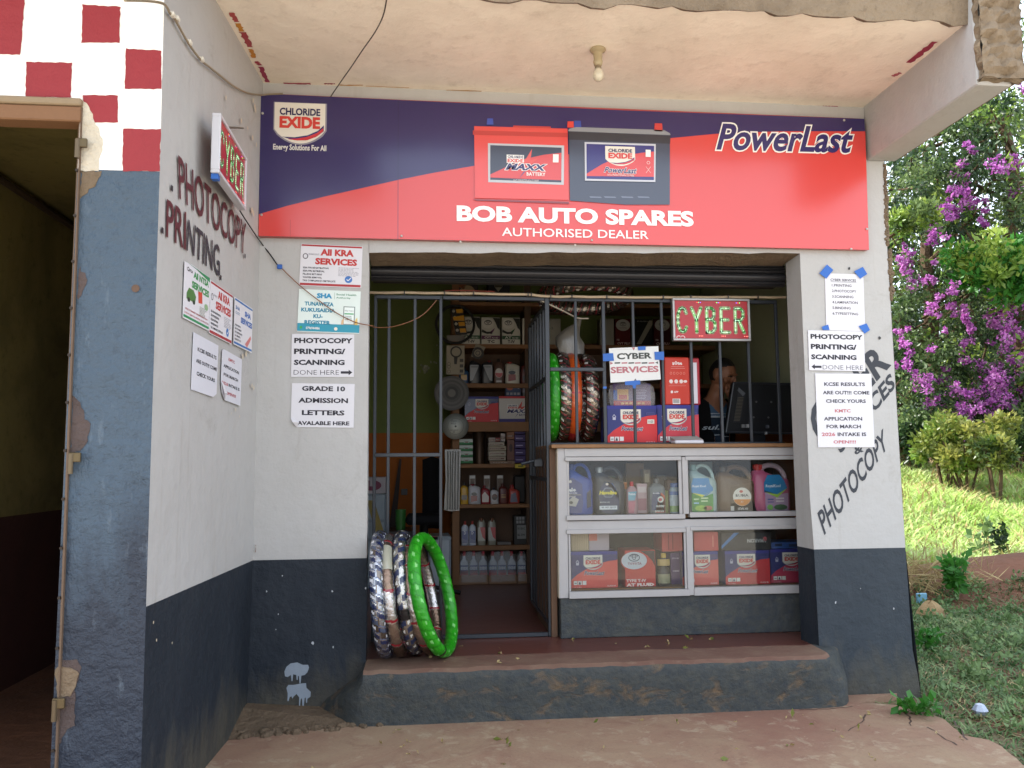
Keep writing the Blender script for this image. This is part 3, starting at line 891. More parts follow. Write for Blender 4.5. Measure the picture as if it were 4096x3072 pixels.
# concrete apron with a broken right-hand edge
mb = MB()
edge = [onZ(S(c, x, y), ZG) for c, x, y in (('J', 480, 1290), ('J', 790, 1310), ('J', 850, 1345), ('J', 960, 1385), ('J', 1050, 1470), ('J', 1200, 1500), ('J', 1280, 1540), ('J', 1410, 1640))]
edge = [Vector((2.30, .0, ZG))] + edge + [edge[-1] + Vector((.1, -.25, 0)), Vector((2.9, -1.9, ZG)), Vector((2.9, -2.6, ZG))]
r = random.Random(4); e2 = []
for a, b in zip(edge[:-1], edge[1:]):
    n = max(1, int((b - a).length / .05))
    for i in range(n):
        p = a.lerp(b, i / n); e2.append(Vector((p.x + (r.random() - .5) * .02, p.y + (r.random() - .5) * .02, ZG)))
e2.append(edge[-1])
poly = [Vector((-3.6, -2.6, ZG)), Vector((-3.6, .02, ZG))] + e2
poly = [Vector((p.x, p.y, ZG)) for p in poly]
mb.prism(poly[::-1], (0, 0, -.1), (1, 1, 1), 'apron')
mb.build('pavement', kind='structure')
# cracks in the apron
mb = MB(); F = Face(mb, (0, 0, ZG), (1, 0, 0), (0, 1, 0), lift=.001)
r = random.Random(8)
def crack(pts, w, seed):
    r = random.Random(seed); out = []
    for a, b in zip(pts[:-1], pts[1:]):
        n = max(2, int(math.hypot(b[0] - a[0], b[1] - a[1]) / .03))
        for i in range(n):
            t = i / n; out.append((a[0] + (b[0] - a[0]) * t + (r.random() - .5) * .014, a[1] + (b[1] - a[1]) * t + (r.random() - .5) * .014))
    out.append(pts[-1])
    for i in range(len(out) - 1): F.line([out[i], out[i + 1]], w * (.4 + r.random()), '#4c382e', 'matte')
for k, pts in enumerate([[(710, 1330), (760, 1370), (770, 1420)], [(870, 1430), (940, 1480), (1030, 1530)], [(510, 1360), (500, 1390), (415, 1450)], [(140, 1330), (300, 1325), (440, 1310)], [(1010, 1390), (1090, 1500)]]):
    crack([tuple(onZ(S('J', *p), ZG).to_2d()) for p in pts], .006, k)
mb.build('pavement_crack', bpy.data.objects['pavement'])
# broken mortar along the foot of the corner, left
mb = MB(); r = random.Random(14)
for i in range(60):
    t = i / 59; x = -.78 + .62 * t; y = -.13 - .10 * (1 - t) - r.random() * .06
    s_ = .008 + .020 * r.random() * (1 - t * .6)
    mb.lathe((x, y, ZG), [(s_ * 1.1, -.004), (s_, s_ * .5), (s_ * .5, s_ * .9)], (1, 1, 1), 'mortar_dark', 6, 'Z', Matrix.Rotation(r.random() * 3, 4, 'Z'))
mb.add([(-.86, 0, ZG + .07), (-.25, 0, ZG + .02), (-.2, -.15, ZG + .002), (-.45, -.2, ZG + .002), (-.90, -.32, ZG + .002), (-.88, -.05, ZG + .07), (-.5, -.12, ZG + .035)],
       [(0, 5, 6), (0, 6, 1), (1, 6, 2), (6, 3, 2), (6, 5, 3), (5, 4, 3)], (1, 1, 1), 'mortar_dark')
mb.build('broken_mortar', shop, kind='stuff')
# ------------------------------------------------------------------ marks that recur on the goods
NAVY, RED, WHITE, OFF = '#282262', '#d23a34', '#eceae6', '#e2dcd0'
def shield(F, a0, b0, a1, b1, res=2, rim=True):
    M = lambda x, y: (a0 + (a1 - a0) * x, b0 + (b1 - b0) * y)
    arc = lambda g, t: .34 * (1 - math.sin(PI * t) ** .75) + g
    n = 14
    if rim:
        F.poly([M(-.02, 1.01), M(1.03, 1.01), M(1.03, .33)] + [M(1.03 - 1.05 * i / n, arc(-.035, i / n)) for i in range(1, n)] + [M(-.02, .33)], '#8b8794'); F.up()
    F.poly([M(0, 1), M(0, .34)] + [M(i / n, arc(0, i / n)) for i in range(1, n)] + [M(1, .34), M(1, 1)], OFF); F.up()
    F.poly([M(.14, .155), M(.4, .075), M(.62, .08), M(.82, .17), M(.975, .32), M(.975, .47), M(.86, .33), M(.66, .21), M(.4, .15)], '#332a66'); F.up()
    F.poly([M(.26, .10), M(.45, .07), M(.65, .085), M(.83, .18), M(.965, .32), M(.965, .40), M(.84, .27), M(.64, .165), M(.45, .12)], '#c8303c'); F.up()
    F.text('CHLORIDE', *M(.10, .69), *M(.90, .87), '#221d50', .035, res=res)
    F.text('EXIDE', *M(.10, .37), *M(.90, .66), '#cf3b32', .05, res=res)
    F.up()
def powerlast(F, q, res=2, back=WHITE, front='#2a2360'):
    tl, tr, br, bl = [Vector(p).to_2d() for p in q]
    F.textq('PowerLast', (tl, tr, br, bl), back, .065, res=res, base=True); F.up()
    F.textq('PowerLast', (tl, tr, br, bl), front, .026, res=res, base=True); F.up()
def bolt(F, M, col, w=0.0):
    F.poly([M(.62 + w, 1 + w), M(.30 - w, .42 - w * .2), M(.52 - w, .47)], col); F.poly([M(.40, .50), M(.70 + w, .62 + w * .3), M(.32 - w, -w), M(.50, .45)], col)
def maxx(F, a0, b0, a1, b1, res=2):
    M = lambda x, y: (a0 + (a1 - a0) * x, b0 + (b1 - b0) * y)
    F.rect(*M(.04, .50), *M(.46, .78), WHITE); F.up()
    F.text('CHLORIDE', *M(.06, .66), *M(.44, .76), '#221d50', .03, res=1); F.text('EXIDE', *M(.06, .52), *M(.44, .64), '#cf3b32', .04, res=1)
    F.poly([M(.66, 1), M(.44, .5), M(.60, .55), M(.52, .32), M(.80, .68), M(.62, .62)], '#d8514a')
    F.up()
    F.textq('MAXX', (M(.10, .47), M(.98, .47), M(.93, .27), M(.02, .27)), WHITE, .1, res=res, base=True); F.up()
    F.textq('MAXX', (M(.10, .47), M(.98, .47), M(.93, .27), M(.02, .27)), '#2a2360', .04, res=res, base=True)
    F.poly([M(.50, .24), M(.34, -.02), M(.44, .20)], '#5a5688'); F.text('BATTERY', *M(.52, .08), *M(.98, .20), '#4a4470' if F.mat == 'card' else WHITE, .02, res=1); F.up()

# ------------------------------------------------------------------ the long signboard
SY = -.035
sign = thing('signboard', (.74, SY, 1.0), 'long navy and red battery dealer signboard above the shop opening', 'sign')
q = [onY(S('0', *p), SY) for p in ((1043, 381), (3457, 475), (3476, 998), (1034, 944))]
tm = onY(S('P', 380, 155), SY)
mb = MB()
mb.prism([q[3], q[2], q[1], onY(S('B', 820, 551), SY), tm, q[0]], (0, .032, 0), lin('#a5423e'), 'gloss')
mb.build('board', sign)
MATS['sign_print'] = flat_mat('sign_print', .22, spec=.6, var=.02, nz=(2.5, .06, .02), coat=.55)
mb = MB(); F = Face(mb, (0, SY, 0), (1, 0, 0), (0, 0, 1), mat='sign_print', lift=.0005)
ab = F.ab
F.poly([ab('P', 280, 1155), ab('P', 279, 1333), ab('R', 883, 1243), ab('R', 852, 260), ab('C', 1150, 728), ab('C', 850, 728), ab('C', 505, 742), ab('C', 250, 766), ab('C', 0, 800), ab('B', 1893, 840), ab('B', 1500, 880), ab('B', 1235, 918), ab('B', 1020, 955), ab('B', 820, 995), ab('B', 400, 1090), ab('B', 200, 1140)], '#cf413c')
F.poly([ab('P', 280, 1155), ab('B', 200, 1140), ab('B', 400, 1090), ab('B', 820, 995), ab('B', 1020, 955), ab('B', 1235, 918), ab('B', 1500, 880), ab('B', 1893, 840), ab('C', 0, 800), ab('C', 250, 766), ab('C', 505, 742), ab('C', 850, 728), ab('C', 1150, 728), ab('R', 852, 260), ab('R', 843, 156), ab('C', 0, 612), ab('B', 820, 553), ab('P', 380, 157), ab('P', 298, 176)], '#2b2158')
F.up()
F.line([ab('B', 820, 553), ab('B', 818, 1325)], .002, '#1f1a44'); F.line([ab('B', 223, 1215), ab('B', 223, 1308)], .0015, '#8e2a2a')
p, p2 = ab('B', 133, 790), ab('B', 418, 572); F.up()
shield(F, p[0], p[1], p2[0], p2[1] - .004, res=3)
p, p2 = ab('B', 128, 838), ab('B', 423, 806); F.text('Energy Solutions For All', *p, *p2, '#dcd8d4', .03)
F.text('BOB AUTO SPARES', *ab('B', 1143, 1224), *(ab('C', 380, 1258)[0], ab('B', 1143, 1136)[1]), '#f3f0ec', .042, res=4)
F.text('AUTHORISED DEALER', *ab('B', 1393, 1306), *(ab('C', 130, 1325)[0], ab('B', 1393, 1259)[1]), '#efe8e4', .008, res=3)
powerlast(F, [ab('C', 545, 692), ab('C', 1272, 712), ab('C', 1238, 846), ab('C', 510, 828)], res=4)
# two batteries in the picture
F.up(2)
F.poly([ab('B', 1232, 1103), ab('B', 1760, 1118), ab('B', 1765, 1130), ab('B', 1250, 1112)], '#7f2a30')
F.poly([ab('B', 1239, 700), ab('B', 1755, 714), ab('B', 1762, 1108), ab('B', 1243, 1097)][::-1], '#d84a45'); F.up()
F.poly([ab('B', 1232, 724), ab('B', 1755, 738), ab('B', 1755, 762), ab('B', 1232, 748)][::-1], '#b93a36')
F.poly([ab('B', 1455, 697), ab('B', 1662, 703), ab('B', 1662, 711), ab('B', 1455, 706)][::-1], '#c23d38')
F.poly([ab('B', 1312, 658), ab('B', 1343, 658), ab('B', 1346, 692), ab('B', 1308, 692)][::-1], '#3c50a8')
F.poly([ab('B', 1755, 674), ab('B', 1788, 674), ab('B', 1790, 708), ab('B', 1753, 708)][::-1], '#d6443c')
F.poly([ab('B', 1792, 670), ab('B', 1828, 671), ab('B', 1831, 706), ab('B', 1790, 706)][::-1], '#33479b')
F.poly([ab('B', 1762, 716), ab('B', 1800, 706), ab('C', 215, 724), ab('C', 247, 742), ab('C', 246, 1137), ab('C', 0, 1137), ab('B', 1768, 1112)][::-1], '#3c4254'); F.up()
F.poly([ab('B', 1762, 716), ab('B', 1800, 706), ab('C', 215, 724), ab('C', 247, 742), ab('C', 250, 752), ab('B', 1758, 728)][::-1], '#8a8d92')
F.poly([ab('B', 1758, 730), ab('C', 250, 755), ab('C', 248, 800), ab('B', 1762, 775)][::-1], '#2c2c34')
F.poly([ab('C', 163, 686), ab('C', 203, 687), ab('C', 207, 732), ab('C', 160, 730)][::-1], '#c43b38')
for x in (1875, 1955, 2050, 2140): F.poly([ab('B', x, 1088), ab('B', x + 62, 1090), ab('B', x + 70, 1097), ab('B', x + 6, 1096)][::-1], '#6c7488')
F.up()
F.poly([ab('B', 1315, 795), ab('B', 1736, 808), ab('B', 1734, 1025), ab('B', 1317, 1010)][::-1], '#b9bcc2'); F.up()
F.poly([ab('B', 1328, 806), ab('B', 1722, 820), ab('B', 1720, 1012), ab('B', 1328, 997)][::-1], '#343a4c')
F.up()
F.poly([ab('B', 1328, 968), ab('B', 1420, 925), ab('B', 1520, 882), ab('B', 1620, 860), ab('B', 1721, 848), ab('B', 1720, 1000), ab('B', 1328, 985)][::-1], '#d04848'); F.up()
m0, m1 = ab('B', 1410, 985), ab('B', 1635, 830)
maxx(F, m0[0], m0[1], m1[0], m1[1], res=2)
F.text('100% MAINTENANCE FREE', *ab('B', 1455, 1006), *ab('B', 1595, 999), '#d8d0d0', .0, res=1)
F.poly([ab('B', 1674, 857), ab('B', 1705, 858), ab('B', 1704, 903), ab('B', 1673, 902)][::-1], WHITE)
F.poly([ab('B', 1848, 790), ab('C', 167, 803), ab('C', 165, 1013), ab('B', 1850, 1003)][::-1], '#c3c6d0'); F.up()
F.poly([ab('B', 1858, 800), ab('C', 158, 813), ab('C', 157, 1003), ab('B', 1859, 993)][::-1], '#2e2a72'); F.up()
F.poly([ab('B', 1859, 965), ab('B', 1940, 915), ab('B', 2040, 870), ab('B', 2160, 850), ab('C', 157, 845), ab('C', 157, 985), ab('B', 1859, 978)][::-1], '#d04444'); F.up()
p, p2 = ab('B', 1963, 920), ab('B', 2125, 818); shield(F, p[0], p[1], p2[0], p2[1], res=2, rim=False)
powerlast(F, [ab('B', 1966, 930), ab('B', 2137, 936), ab('B', 2128, 966), ab('B', 1956, 958)])
F.text('100% MAINTENANCE FREE', *ab('B', 1972, 978), *ab('B', 2120, 971), '#e8dcd8', .0, res=1)
F.poly([ab('C', 110, 836), ab('C', 138, 837), ab('C', 138, 877), ab('C', 110, 876)][::-1], WHITE)
F.ring(*ab('C', 125, 908), .009, .009, .002, '#e8dcd8', 6)
F.line([ab('C', 112, 930), ab('C', 138, 965)], .0015, '#e8dcd8'); F.line([ab('C', 138, 930), ab('C', 112, 965)], .0015, '#e8dcd8')
mb.build('print', sign)
mb = MB(); r = random.Random(1)
for c, x, y in (('P', 303, 1160), ('P', 312, 318), ('R', 676, 168), ('R', 735, 1236), ('R', 865, 1070), ('B', 1890, 1328), ('B', 838, 1305), ('B', 1163, 1338), ('B', 1797, 1356)):
    p = y_(c, x, y, SY - .003)
    mb.lathe(p, [(.006, 0), (.006, -.003), (.003, -.005)], '#c9c4bc', 'metal', 8, 'Y')
for p in mb.slots: pass
mb.build('screw', sign, kind='stuff')

# ------------------------------------------------------------------ paper notices
FRONT = ((0, 0, 0), Vector((1, 0, 0)))
side_n = None
_sd = Vector((corner[2].x - lcorner[2].x, corner[2].y - lcorner[2].y, 0)).normalized()
SIDE = (tuple(corner[2]), _sd)
def notice(wall, c, tl, tr, br, bl, label, draw, base='#d6d5da', curl=None, off=.0035, cat='poster', name='paper_notice', group=None):
    p0, ex = wall; n = ex.cross(Vector((0, 0, 1)))
    P0 = Vector(p0) + n * off
    q = [onP(S(c, *p), P0, n) for p in (tl, tr, br, bl)]
    e1 = ((q[2] - q[3]) + (q[1] - q[0])).normalized(); e2 = n.cross(e1).normalized() if False else (e1.cross(n) * -1).normalized()
    if e2.z < 0: e2 = -e2
    w = ((q[2] - q[3]).length + (q[1] - q[0]).length) / 2; h = ((q[0] - q[3]).length + (q[1] - q[2]).length) / 2
    mid = (q[0] + q[1] + q[2] + q[3]) / 4
    bl_ = mid - e1 * w / 2 - e2 * h / 2
    m = MB()
    F = Face(m, bl_, e1, e2, mat='card', lift=.0004)
    F.k = 0
    # the sheet: gently cockled, thicker air behind it in the middle
    pts = [(0, 0), (w, 0), (w, h), (0, h)]
    if curl == 'bl': pts = [(w * .09, 0), (w, 0), (w, h), (0, h), (0, h * .2), (w * .03, h * .12)]
    if curl == 'br': pts = [(0, 0), (w * .86, 0), (w, h * .08), (w, h), (0, h)]
    if curl == 'bl2': pts = [(w * .2, 0), (w, 0), (w, h), (w * .08, h), (0, h * .96), (0, h * .34), (w * .07, h * .12)]
    if curl == 'tl': pts = [(0, 0), (w, 0), (w, h * .985), (w * .25, h), (0, h * .97)]
    m.prism([F.pt(*p) for p in pts], -F.n * .0015, lin(base), 'paper')
    if curl == 'bl':
        m.add([F.pt(0, h * .2), F.pt(w * .03, h * .12) + F.n * .012, F.pt(w * .09, 0), F.pt(w * .14, h * .10) + F.n * .014, F.pt(w * .05, h * .22)], [(0, 1, 3, 4), (1, 2, 3)], lin('#dcdbe0'), 'paper')
    if curl == 'bl2':
        m.add([F.pt(0, h * .34), F.pt(w * .07, h * .12) + F.n * .01, F.pt(w * .2, 0), F.pt(w * .17, h * .14) + F.n * .012, F.pt(w * .06, h * .36)], [(0, 1, 3, 4), (1, 2, 3)], lin('#cfced4'), 'paper')
    F.k = 1
    T = lambda s, x0, y0, x1, y1, col='#1d1b28', bold=.034, keep=None, shear=0, res=2: F.text(s, w * x0, h * (1 - y1), w * x1, h * (1 - y0), col, bold, shear, res=res, keep=keep)
    Rc = lambda x0, y0, x1, y1, col: F.rect(w * x0, h * (1 - y1), w * x1, h * (1 - y0), col)
    draw(F, T, Rc, w, h)
    return m.build(name, label=label, cat=cat, group=group)
def d_kra(F, T, Rc, w, h):
    Rc(.01, .01, .99, .05, '#a83034'); Rc(.01, .93, .99, .985, '#a83034')
    T('All KRA', .32, .10, .86, .26, '#b8322f', .05, None); T('SERVICES', .24, .32, .92, .48, '#b8322f', .05, None)
    F.ring(w * .08, h * .71, w * .045, h * .07, w * .015, '#55525a', 12)
    T('KENYA REVENUE AUTHORITY', .13, .22, .30, .26, '#6a6870', .0, None)
    for i, t in enumerate(('KRA PIN REGISTRATION', 'KRA PIN RETRIEVAL', 'FILLING RETURNS', 'WAIVER REMOVAL', 'TAX COMPLIANCE CERTIFICATE')):
        T(t, .05, .54 + .077 * i, [.46, .40, .36, .36, .58][i], .585 + .077 * i, '#24222c', .03, None, res=1)
    F.scribble(w * .62, h * .26, w * .96, h * .48, 7, '#a8a6ae', 3)
    F.ell(w * .79, h * .19, w * .062, h * .085, '#3f73b8', 16); F.up(); F.line([(w * .76, h * .19), (w * .785, h * .16), (w * .83, h * .23)], w * .012, WHITE)
def d_sha(F, T, Rc, w, h):
    Rc(0, 0, 1, .80, '#dbe7e2'); F.up(); Rc(.0, .80, 1, .985, '#2f93ab')
    T('SHA', .29, .08, .54, .20, '#2c8db8', .06, None); Rc(.575, .05, .58, .21, '#6f9a82')
    T('Social Health', .605, .07, .93, .115, '#4a8a6a', .02, None); T('Authority', .605, .15, .84, .20, '#4a8a6a', .02, None)
    for i, (t, a, b) in enumerate((('TUNAWEZA', .10, .57), ('KUKUSAIDIA', .05, .60), ('KU-', .25, .40), ('REGISTER', .11, .53))):
        T(t, a, .29 + .145 * i, b, .385 + .145 * i, '#1f7f9d', .045, None)
    F.up(); Rc(.73, .37, .92, .80, '#7d8b88'); F.up(); Rc(.745, .39, .905, .785, '#e6efec'); F.up(); Rc(.75, .53, .90, .56, '#4aa36a'); T('PESA YAKO', .755, .46, .895, .49, '#44505a', .0, None, res=1)
    F.scribble(w * .76, h * .30, w * .89, h * .42, 3, '#8a9894', 5)
    F.poly([(w * .70, h * .2), (w * .74, h * .2), (w * .745, h * .35), (w * .71, h * .30)], '#d9b48a'); F.poly([(w * .92, h * .2), (w * .97, h * .2), (w * .96, h * .38), (w * .925, h * .3)], '#e3c06a')
    T('0796944886', .14, .88, .36, .94, WHITE, .02, None); F.ell(w * .06, h * .1, w * .022, h * .035, '#3aa657', 12)
    F.ell(w * .62, h * .09, w * .028, h * .04, '#e8e0d0', 12)
def arrow(F, w, h, x0, x1, y, right=True, col='#26242e'):
    s_ = 1 if right else -1; a, b = (x0, x1) if right else (x1, x0)
    F.rect(w * min(a, b - s_ * .06), h * (1 - y - .028), w * max(a, b - s_ * .06), h * (1 - y + .028), col)
    F.poly([(w * (b - s_ * .06), h * (1 - y + .065)), (w * (b - s_ * .06), h * (1 - y - .065)), (w * b, h * (1 - y))] if right else [(w * (b - s_ * .06), h * (1 - y - .065)), (w * (b - s_ * .06), h * (1 - y + .065)), (w * b, h * (1 - y))], col)
def d_photo(right):
    def d(F, T, Rc, w, h):
        T('PHOTOCOPY', .04, .09, .975, .215, '#1c1a26', .045, None); T('PRINTING/', .04, .34, .86, .47, '#1c1a26', .045, None); T('SCANNING', .04, .60, .85, .725, '#1c1a26', .045, None)
        if right: T('DONE HERE', .04, .84, .76, .95, '#24222c', -.012, None); arrow(F, w, h, .79, .975, .895, True)
        else: T('DONE HERE', .24, .86, .96, .97, '#24222c', -.012, None); arrow(F, w, h, .04, .22, .91, False)
    return d
def d_grade(F, T, Rc, w, h):
    T('GRADE 10', .16, .06, .85, .175, '#201e2a', .04, None); T('ADMISSION', .11, .33, .90, .445, '#201e2a', .04, None); T('LETTERS', .17, .61, .85, .725, '#201e2a', .04, None); T('AVALABLE HERE', .10, .86, .93, .95, '#201e2a', .04, None)
def d_kcse(F, T, Rc, w, h):
    T('KCSE RESULTS', .17, .22, .93, .29); T('ARE OUT!!! COME', .13, .43, .97, .50); T('CHECK YOURS', .17, .65, .90, .72)
def d_kmtc(F, T, Rc, w, h):
    T('KMTC', .30, .12, .62, .18, '#b04a50'); T('APPLICATION', .08, .29, .86, .355); T('FOR MARCH', .10, .46, .82, .525); T('2026', .03, .635, .33, .70, '#b04a50'); T('INTAKE IS', .36, .635, .92, .70); T('OPEN!!!!', .24, .81, .74, .875, '#b04a50')
def d_ntsa(F, T, Rc, w, h):
    F.poly([(w * .02, h * .985), (w * .30, h * .985), (w * .98, h * .90), (w * .98, h * .95), (w * .98, h * .985)][::-1], '#2f8a55'); Rc(.01, .93, .99, .975, '#2f8a55')
    F.ring(w * .13, h * .88, w * .04, h * .04, w * .014, '#2d2b33', 10); T('NTSA', .16, .10, .30, .15, '#2d2b33', .03, None)
    T('All NTSA', .33, .09, .94, .21, '#2f8a45', .05, None); T('SERVICES', .28, .27, .96, .40, '#2f8a45', .05, None)
    F.poly([(w * .10, h * .36), (w * .42, h * .36), (w * .45, h * .48), (w * .35, h * .57), (w * .18, h * .57), (w * .10, h * .46)], '#4c7a3a'); F.up(); F.ell(w * .18, h * .36, w * .05, h * .04, '#22261e', 10); F.ell(w * .37, h * .36, w * .05, h * .04, '#22261e', 10)
    F.poly([(w * .55, h * .40), (w * .70, h * .42), (w * .68, h * .62), (w * .52, h * .60)], '#c8452e')
    F.ell(w * .86, h * .40, w * .08, h * .06, '#8fae84', 12); F.scribble(w * .6, h * .18, w * .88, h * .36, 7, '#9aa090', 2)
    T('VEHICLE TRANSFER  DRIVING INSPECTION', .06, .80, .92, .83, '#b04a50', .02, None, res=1); T('LOGBOOK SEARCH  DL RENEWAL  PSV APPLICATION', .04, .87, .97, .90, '#b04a50', .02, None, res=1)
def d_sha2(F, T, Rc, w, h):
    Rc(.01, .02, .99, .06, '#2f6cb0'); Rc(.01, .93, .99, .975, '#2f6cb0')
    T('SHA', .05, .16, .28, .24, '#3b6ea8', .03, None); F.scribble(w * .05, h * .66, w * .28, h * .73, 2, '#8aa0b8', 4)
    T('SHA', .55, .16, .90, .28, '#2f62b0', .05, None); T('SERVICES', .34, .34, .98, .47, '#2f62b0', .05, None)
    for i in range(5): T(('SHA REGISTRATION', 'SHA PAYMENT', 'ADD DEPENDANTS', 'SHA CONFIRMATION', 'PRINTING OUT')[i], .04, .55 + .075 * i, .34 + .05 * (i % 3), .59 + .075 * i, '#24222c', .03, None, res=1)
    F.poly([(w * .6, h * .12), (w * .9, h * .36), (w * .95, h * .30), (w * .72, h * .06)], '#cf7a76')
def d_list(F, T, Rc, w, h):
    T('CYBER SERVICES', .14, .09, .80, .135, '#3c3a44', .02, None); Rc(.14, .145, .81, .15, '#3c3a44')
    for i, (t, b) in enumerate((('1.PRINTING', .68), ('2.PHOTOCOPY', .80), ('3.SCANNING', .72), ('4.LAMINATION', .83), ('5.BINDING', .64), ('6.TYPESETTING', .83))):
        T(t, .17, .185 + .099 * i, b, .23 + .099 * i, '#3c3a44', .015, None)
def d_both(F, T, Rc, w, h):
    T('KCSE RESULTS', .15, .12, .88, .17, '#3a3844'); T('ARE OUT!!! COME', .12, .235, .95, .285, '#3a3844'); T('CHECK YOURS', .17, .35, .88, .40, '#3a3844')
    T('KMTC', .32, .485, .60, .53, '#b86a70'); T('APPLICATION', .12, .59, .80, .64, '#3a3844'); T('FOR MARCH', .16, .695, .77, .745, '#3a3844'); T('2026', .07, .80, .31, .85, '#b86a70'); T('INTAKE IS', .35, .80, .86, .85, '#3a3844'); T('OPEN!!!!', .27, .905, .67, .95, '#b86a70')
WH = '#d6d5da'
notice(FRONT, 'D', (1167, 373), (1578, 392), (1566, 667), (1157, 651), 'white notice with red heading All KRA SERVICES beside the shop opening', d_kra, WH)
notice(FRONT, 'D', (1155, 673), (1566, 690), (1552, 970), (1142, 955), 'pale green health registration notice with teal foot under the red headed one', d_sha, '#dfe9e6')
notice(FRONT, 'D', (1107, 971), (1522, 975), (1518, 1257), (1102, 1257), 'white photocopy printing scanning notice with arrow pointing right', d_photo(True), WH)
notice(FRONT, 'D', (1107, 1298), (1524, 1304), (1517, 1594), (1100, 1590), 'white GRADE 10 admission letters notice with curled lower corner', d_grade, WH, 'bl')
notice(SIDE, 'D', (397, 478), (566, 598), (556, 952), (385, 863), 'white notice with green NTSA heading and green lorry picture', d_ntsa, WH, 'tl')
notice(SIDE, 'D', (567, 610), (715, 720), (708, 1038), (560, 970), 'red headed KRA services notice in the middle of three on the side wall', d_kra, WH)
notice(SIDE, 'D', (728, 726), (845, 803), (843, 1101), (722, 1038), 'blue headed SHA services notice nearest the inner corner of the side wall', d_sha2, WH)
notice(SIDE, 'D', (455, 960), (622, 1050), (605, 1398), (440, 1340), 'white sheet on the side wall reading KCSE results are out', d_kcse, '#cfd0d8', 'br')
notice(SIDE, 'D', (643, 1067), (775, 1138), (767, 1452), (638, 1400), 'white sheet with curled corner about KMTC application on the side wall', d_kmtc, '#cfd0d8', 'bl2')
PILL = ((0, 0, 0), Vector((1, 0, 0)))
notice(PILL, 'I', (372, 172), (655, 180), (662, 600), (375, 590), 'white list of six cyber services taped with blue on the right pillar', d_list, WH)
notice(PILL, 'I', (243, 590), (655, 602), (666, 893), (253, 888), 'white photocopy printing scanning notice with arrow pointing left on the pillar', d_photo(False), WH, off=.006)
notice(PILL, 'I', (290, 908), (705, 915), (740, 1452), (325, 1457), 'tall white notice of KCSE results and KMTC intake on the right pillar', d_both, WH, off=.005)
def tape(c, pts, Y, label, name='blue_tape', seed=0, off=None):
    m = MB(); pp = [y_(c, x, y, Y) for x, y in pts]
    m.prism(pp, (0, -.0008, 0), lin('#2f66b8'), 'card')
    return m.build(name, label=label, cat='tape', group='blue tape on the paper notices')
tape('I', [(383, 107), (430, 147), (378, 212), (327, 172)], -.0085, 'blue tape on the upper left corner of the cyber services list')
tape('I', [(648, 124), (680, 177), (628, 212), (583, 158)], -.0085, 'blue tape on the upper right corner of the cyber services list')
tape('I', [(392, 550), (402, 590), (352, 590), (345, 566)], -.0085, 'blue tape on the lower left corner of the cyber services list')
tape('I', [(675, 541), (700, 590), (660, 617), (617, 562)], -.0088, 'blue tape on the lower right corner of the cyber services list')

# ------------------------------------------------------------------ brush lettering on the walls
def wall_text(parent, face, t, c, q, col, bold=.02, name='painted_lettering', m='paint'):
    F = face
    F.textq(t, [F.ab(c, *p) for p in q], col, bold, m=m, res=3)
mb = MB(); F = Face(mb, corner[2], _sd, (0, 0, 1), lift=.0012)
wall_text(shop, F, 'PHOTOCOPY', '0', [(711, 617), (984, 895), (981, 1024), (716, 796)], '#5a242c', .01)
wall_text(shop, F, 'PRI', '0', [(666, 795), (744, 850), (742, 1000), (663, 946)], '#5a242c', .01)
wall_text(shop, F, 'NTING', '0', [(752, 876), (878, 985), (880, 1110), (744, 1002)], '#34303a', .01)
for c, x, y in (('D', 310, 5), ('D', 247, 285), ('D', 795, 455), ('D', 634, 598)):
    a, b = F.ab(c, x, y); F.rect(a - .009, b - .010, a + .009, b + .010, '#2c262c', 'paint')
mb.build('painted_lettering', shop)
mb = MB(); F = Face(mb, (0, 0, 0), (1, 0, 0), (0, 0, 1), lift=.0012)
wall_text(shop, F, 'PHOTOCOPY', '0', [(3268, 2052), (3532, 1712), (3552, 1790), (3298, 2142)], '#33373f', .02)
wall_text(shop, F, 'CYBER', 'I', [(230, 1190), (745, 680), (860, 850), (325, 1450)], '#33373f', .035)
wall_text(shop, F, 'SERVICES', 'I', [(425, 1400), (850, 900), (890, 1010), (485, 1505)], '#33373f', .03)
wall_text(shop, F, '&', 'I', [(575, 1455), (640, 1425), (655, 1485), (590, 1512)], '#33373f', .03)
mb.build('painted_lettering', shop)
# splash of pale paint on the dark band, left of the step, and small knocks in the wall
mb = MB(); F = Face(mb, (0, 0, 0), (1, 0, 0), (0, 0, 1), lift=.0015)
blob = [(530, 1080), (545, 1045), (575, 1020), (625, 1012), (665, 1030), (705, 1030), (712, 1050), (700, 1085), (680, 1105), (655, 1110), (650, 1165), (642, 1168), (638, 1115), (630, 1110), (628, 1142), (620, 1140), (618, 1105), (595, 1100), (590, 1150), (583, 1150), (578, 1105), (555, 1120), (535, 1115)]
F.poly([F.ab('U', *p) for p in blob][::-1], '#8f9aa6', 'paint')
blob = [(545, 1200), (560, 1178), (600, 1178), (650, 1168), (690, 1165), (693, 1200), (725, 1230), (722, 1265), (700, 1280), (697, 1310), (690, 1310), (688, 1270), (680, 1275), (672, 1350), (664, 1352), (660, 1275), (650, 1285), (645, 1350), (637, 1345), (640, 1270), (620, 1245), (600, 1262), (588, 1280), (584, 1262), (570, 1268), (560, 1298), (553, 1296), (555, 1240)]
F.poly([F.ab('U', *p) for p in blob][::-1], '#8f9aa6', 'paint')
mb.build('paint_splash', shop)
mb = MB(); F = Face(mb, (0, 0, 0), (1, 0, 0), (0, 0, 1), lift=.0012); r = random.Random(12)
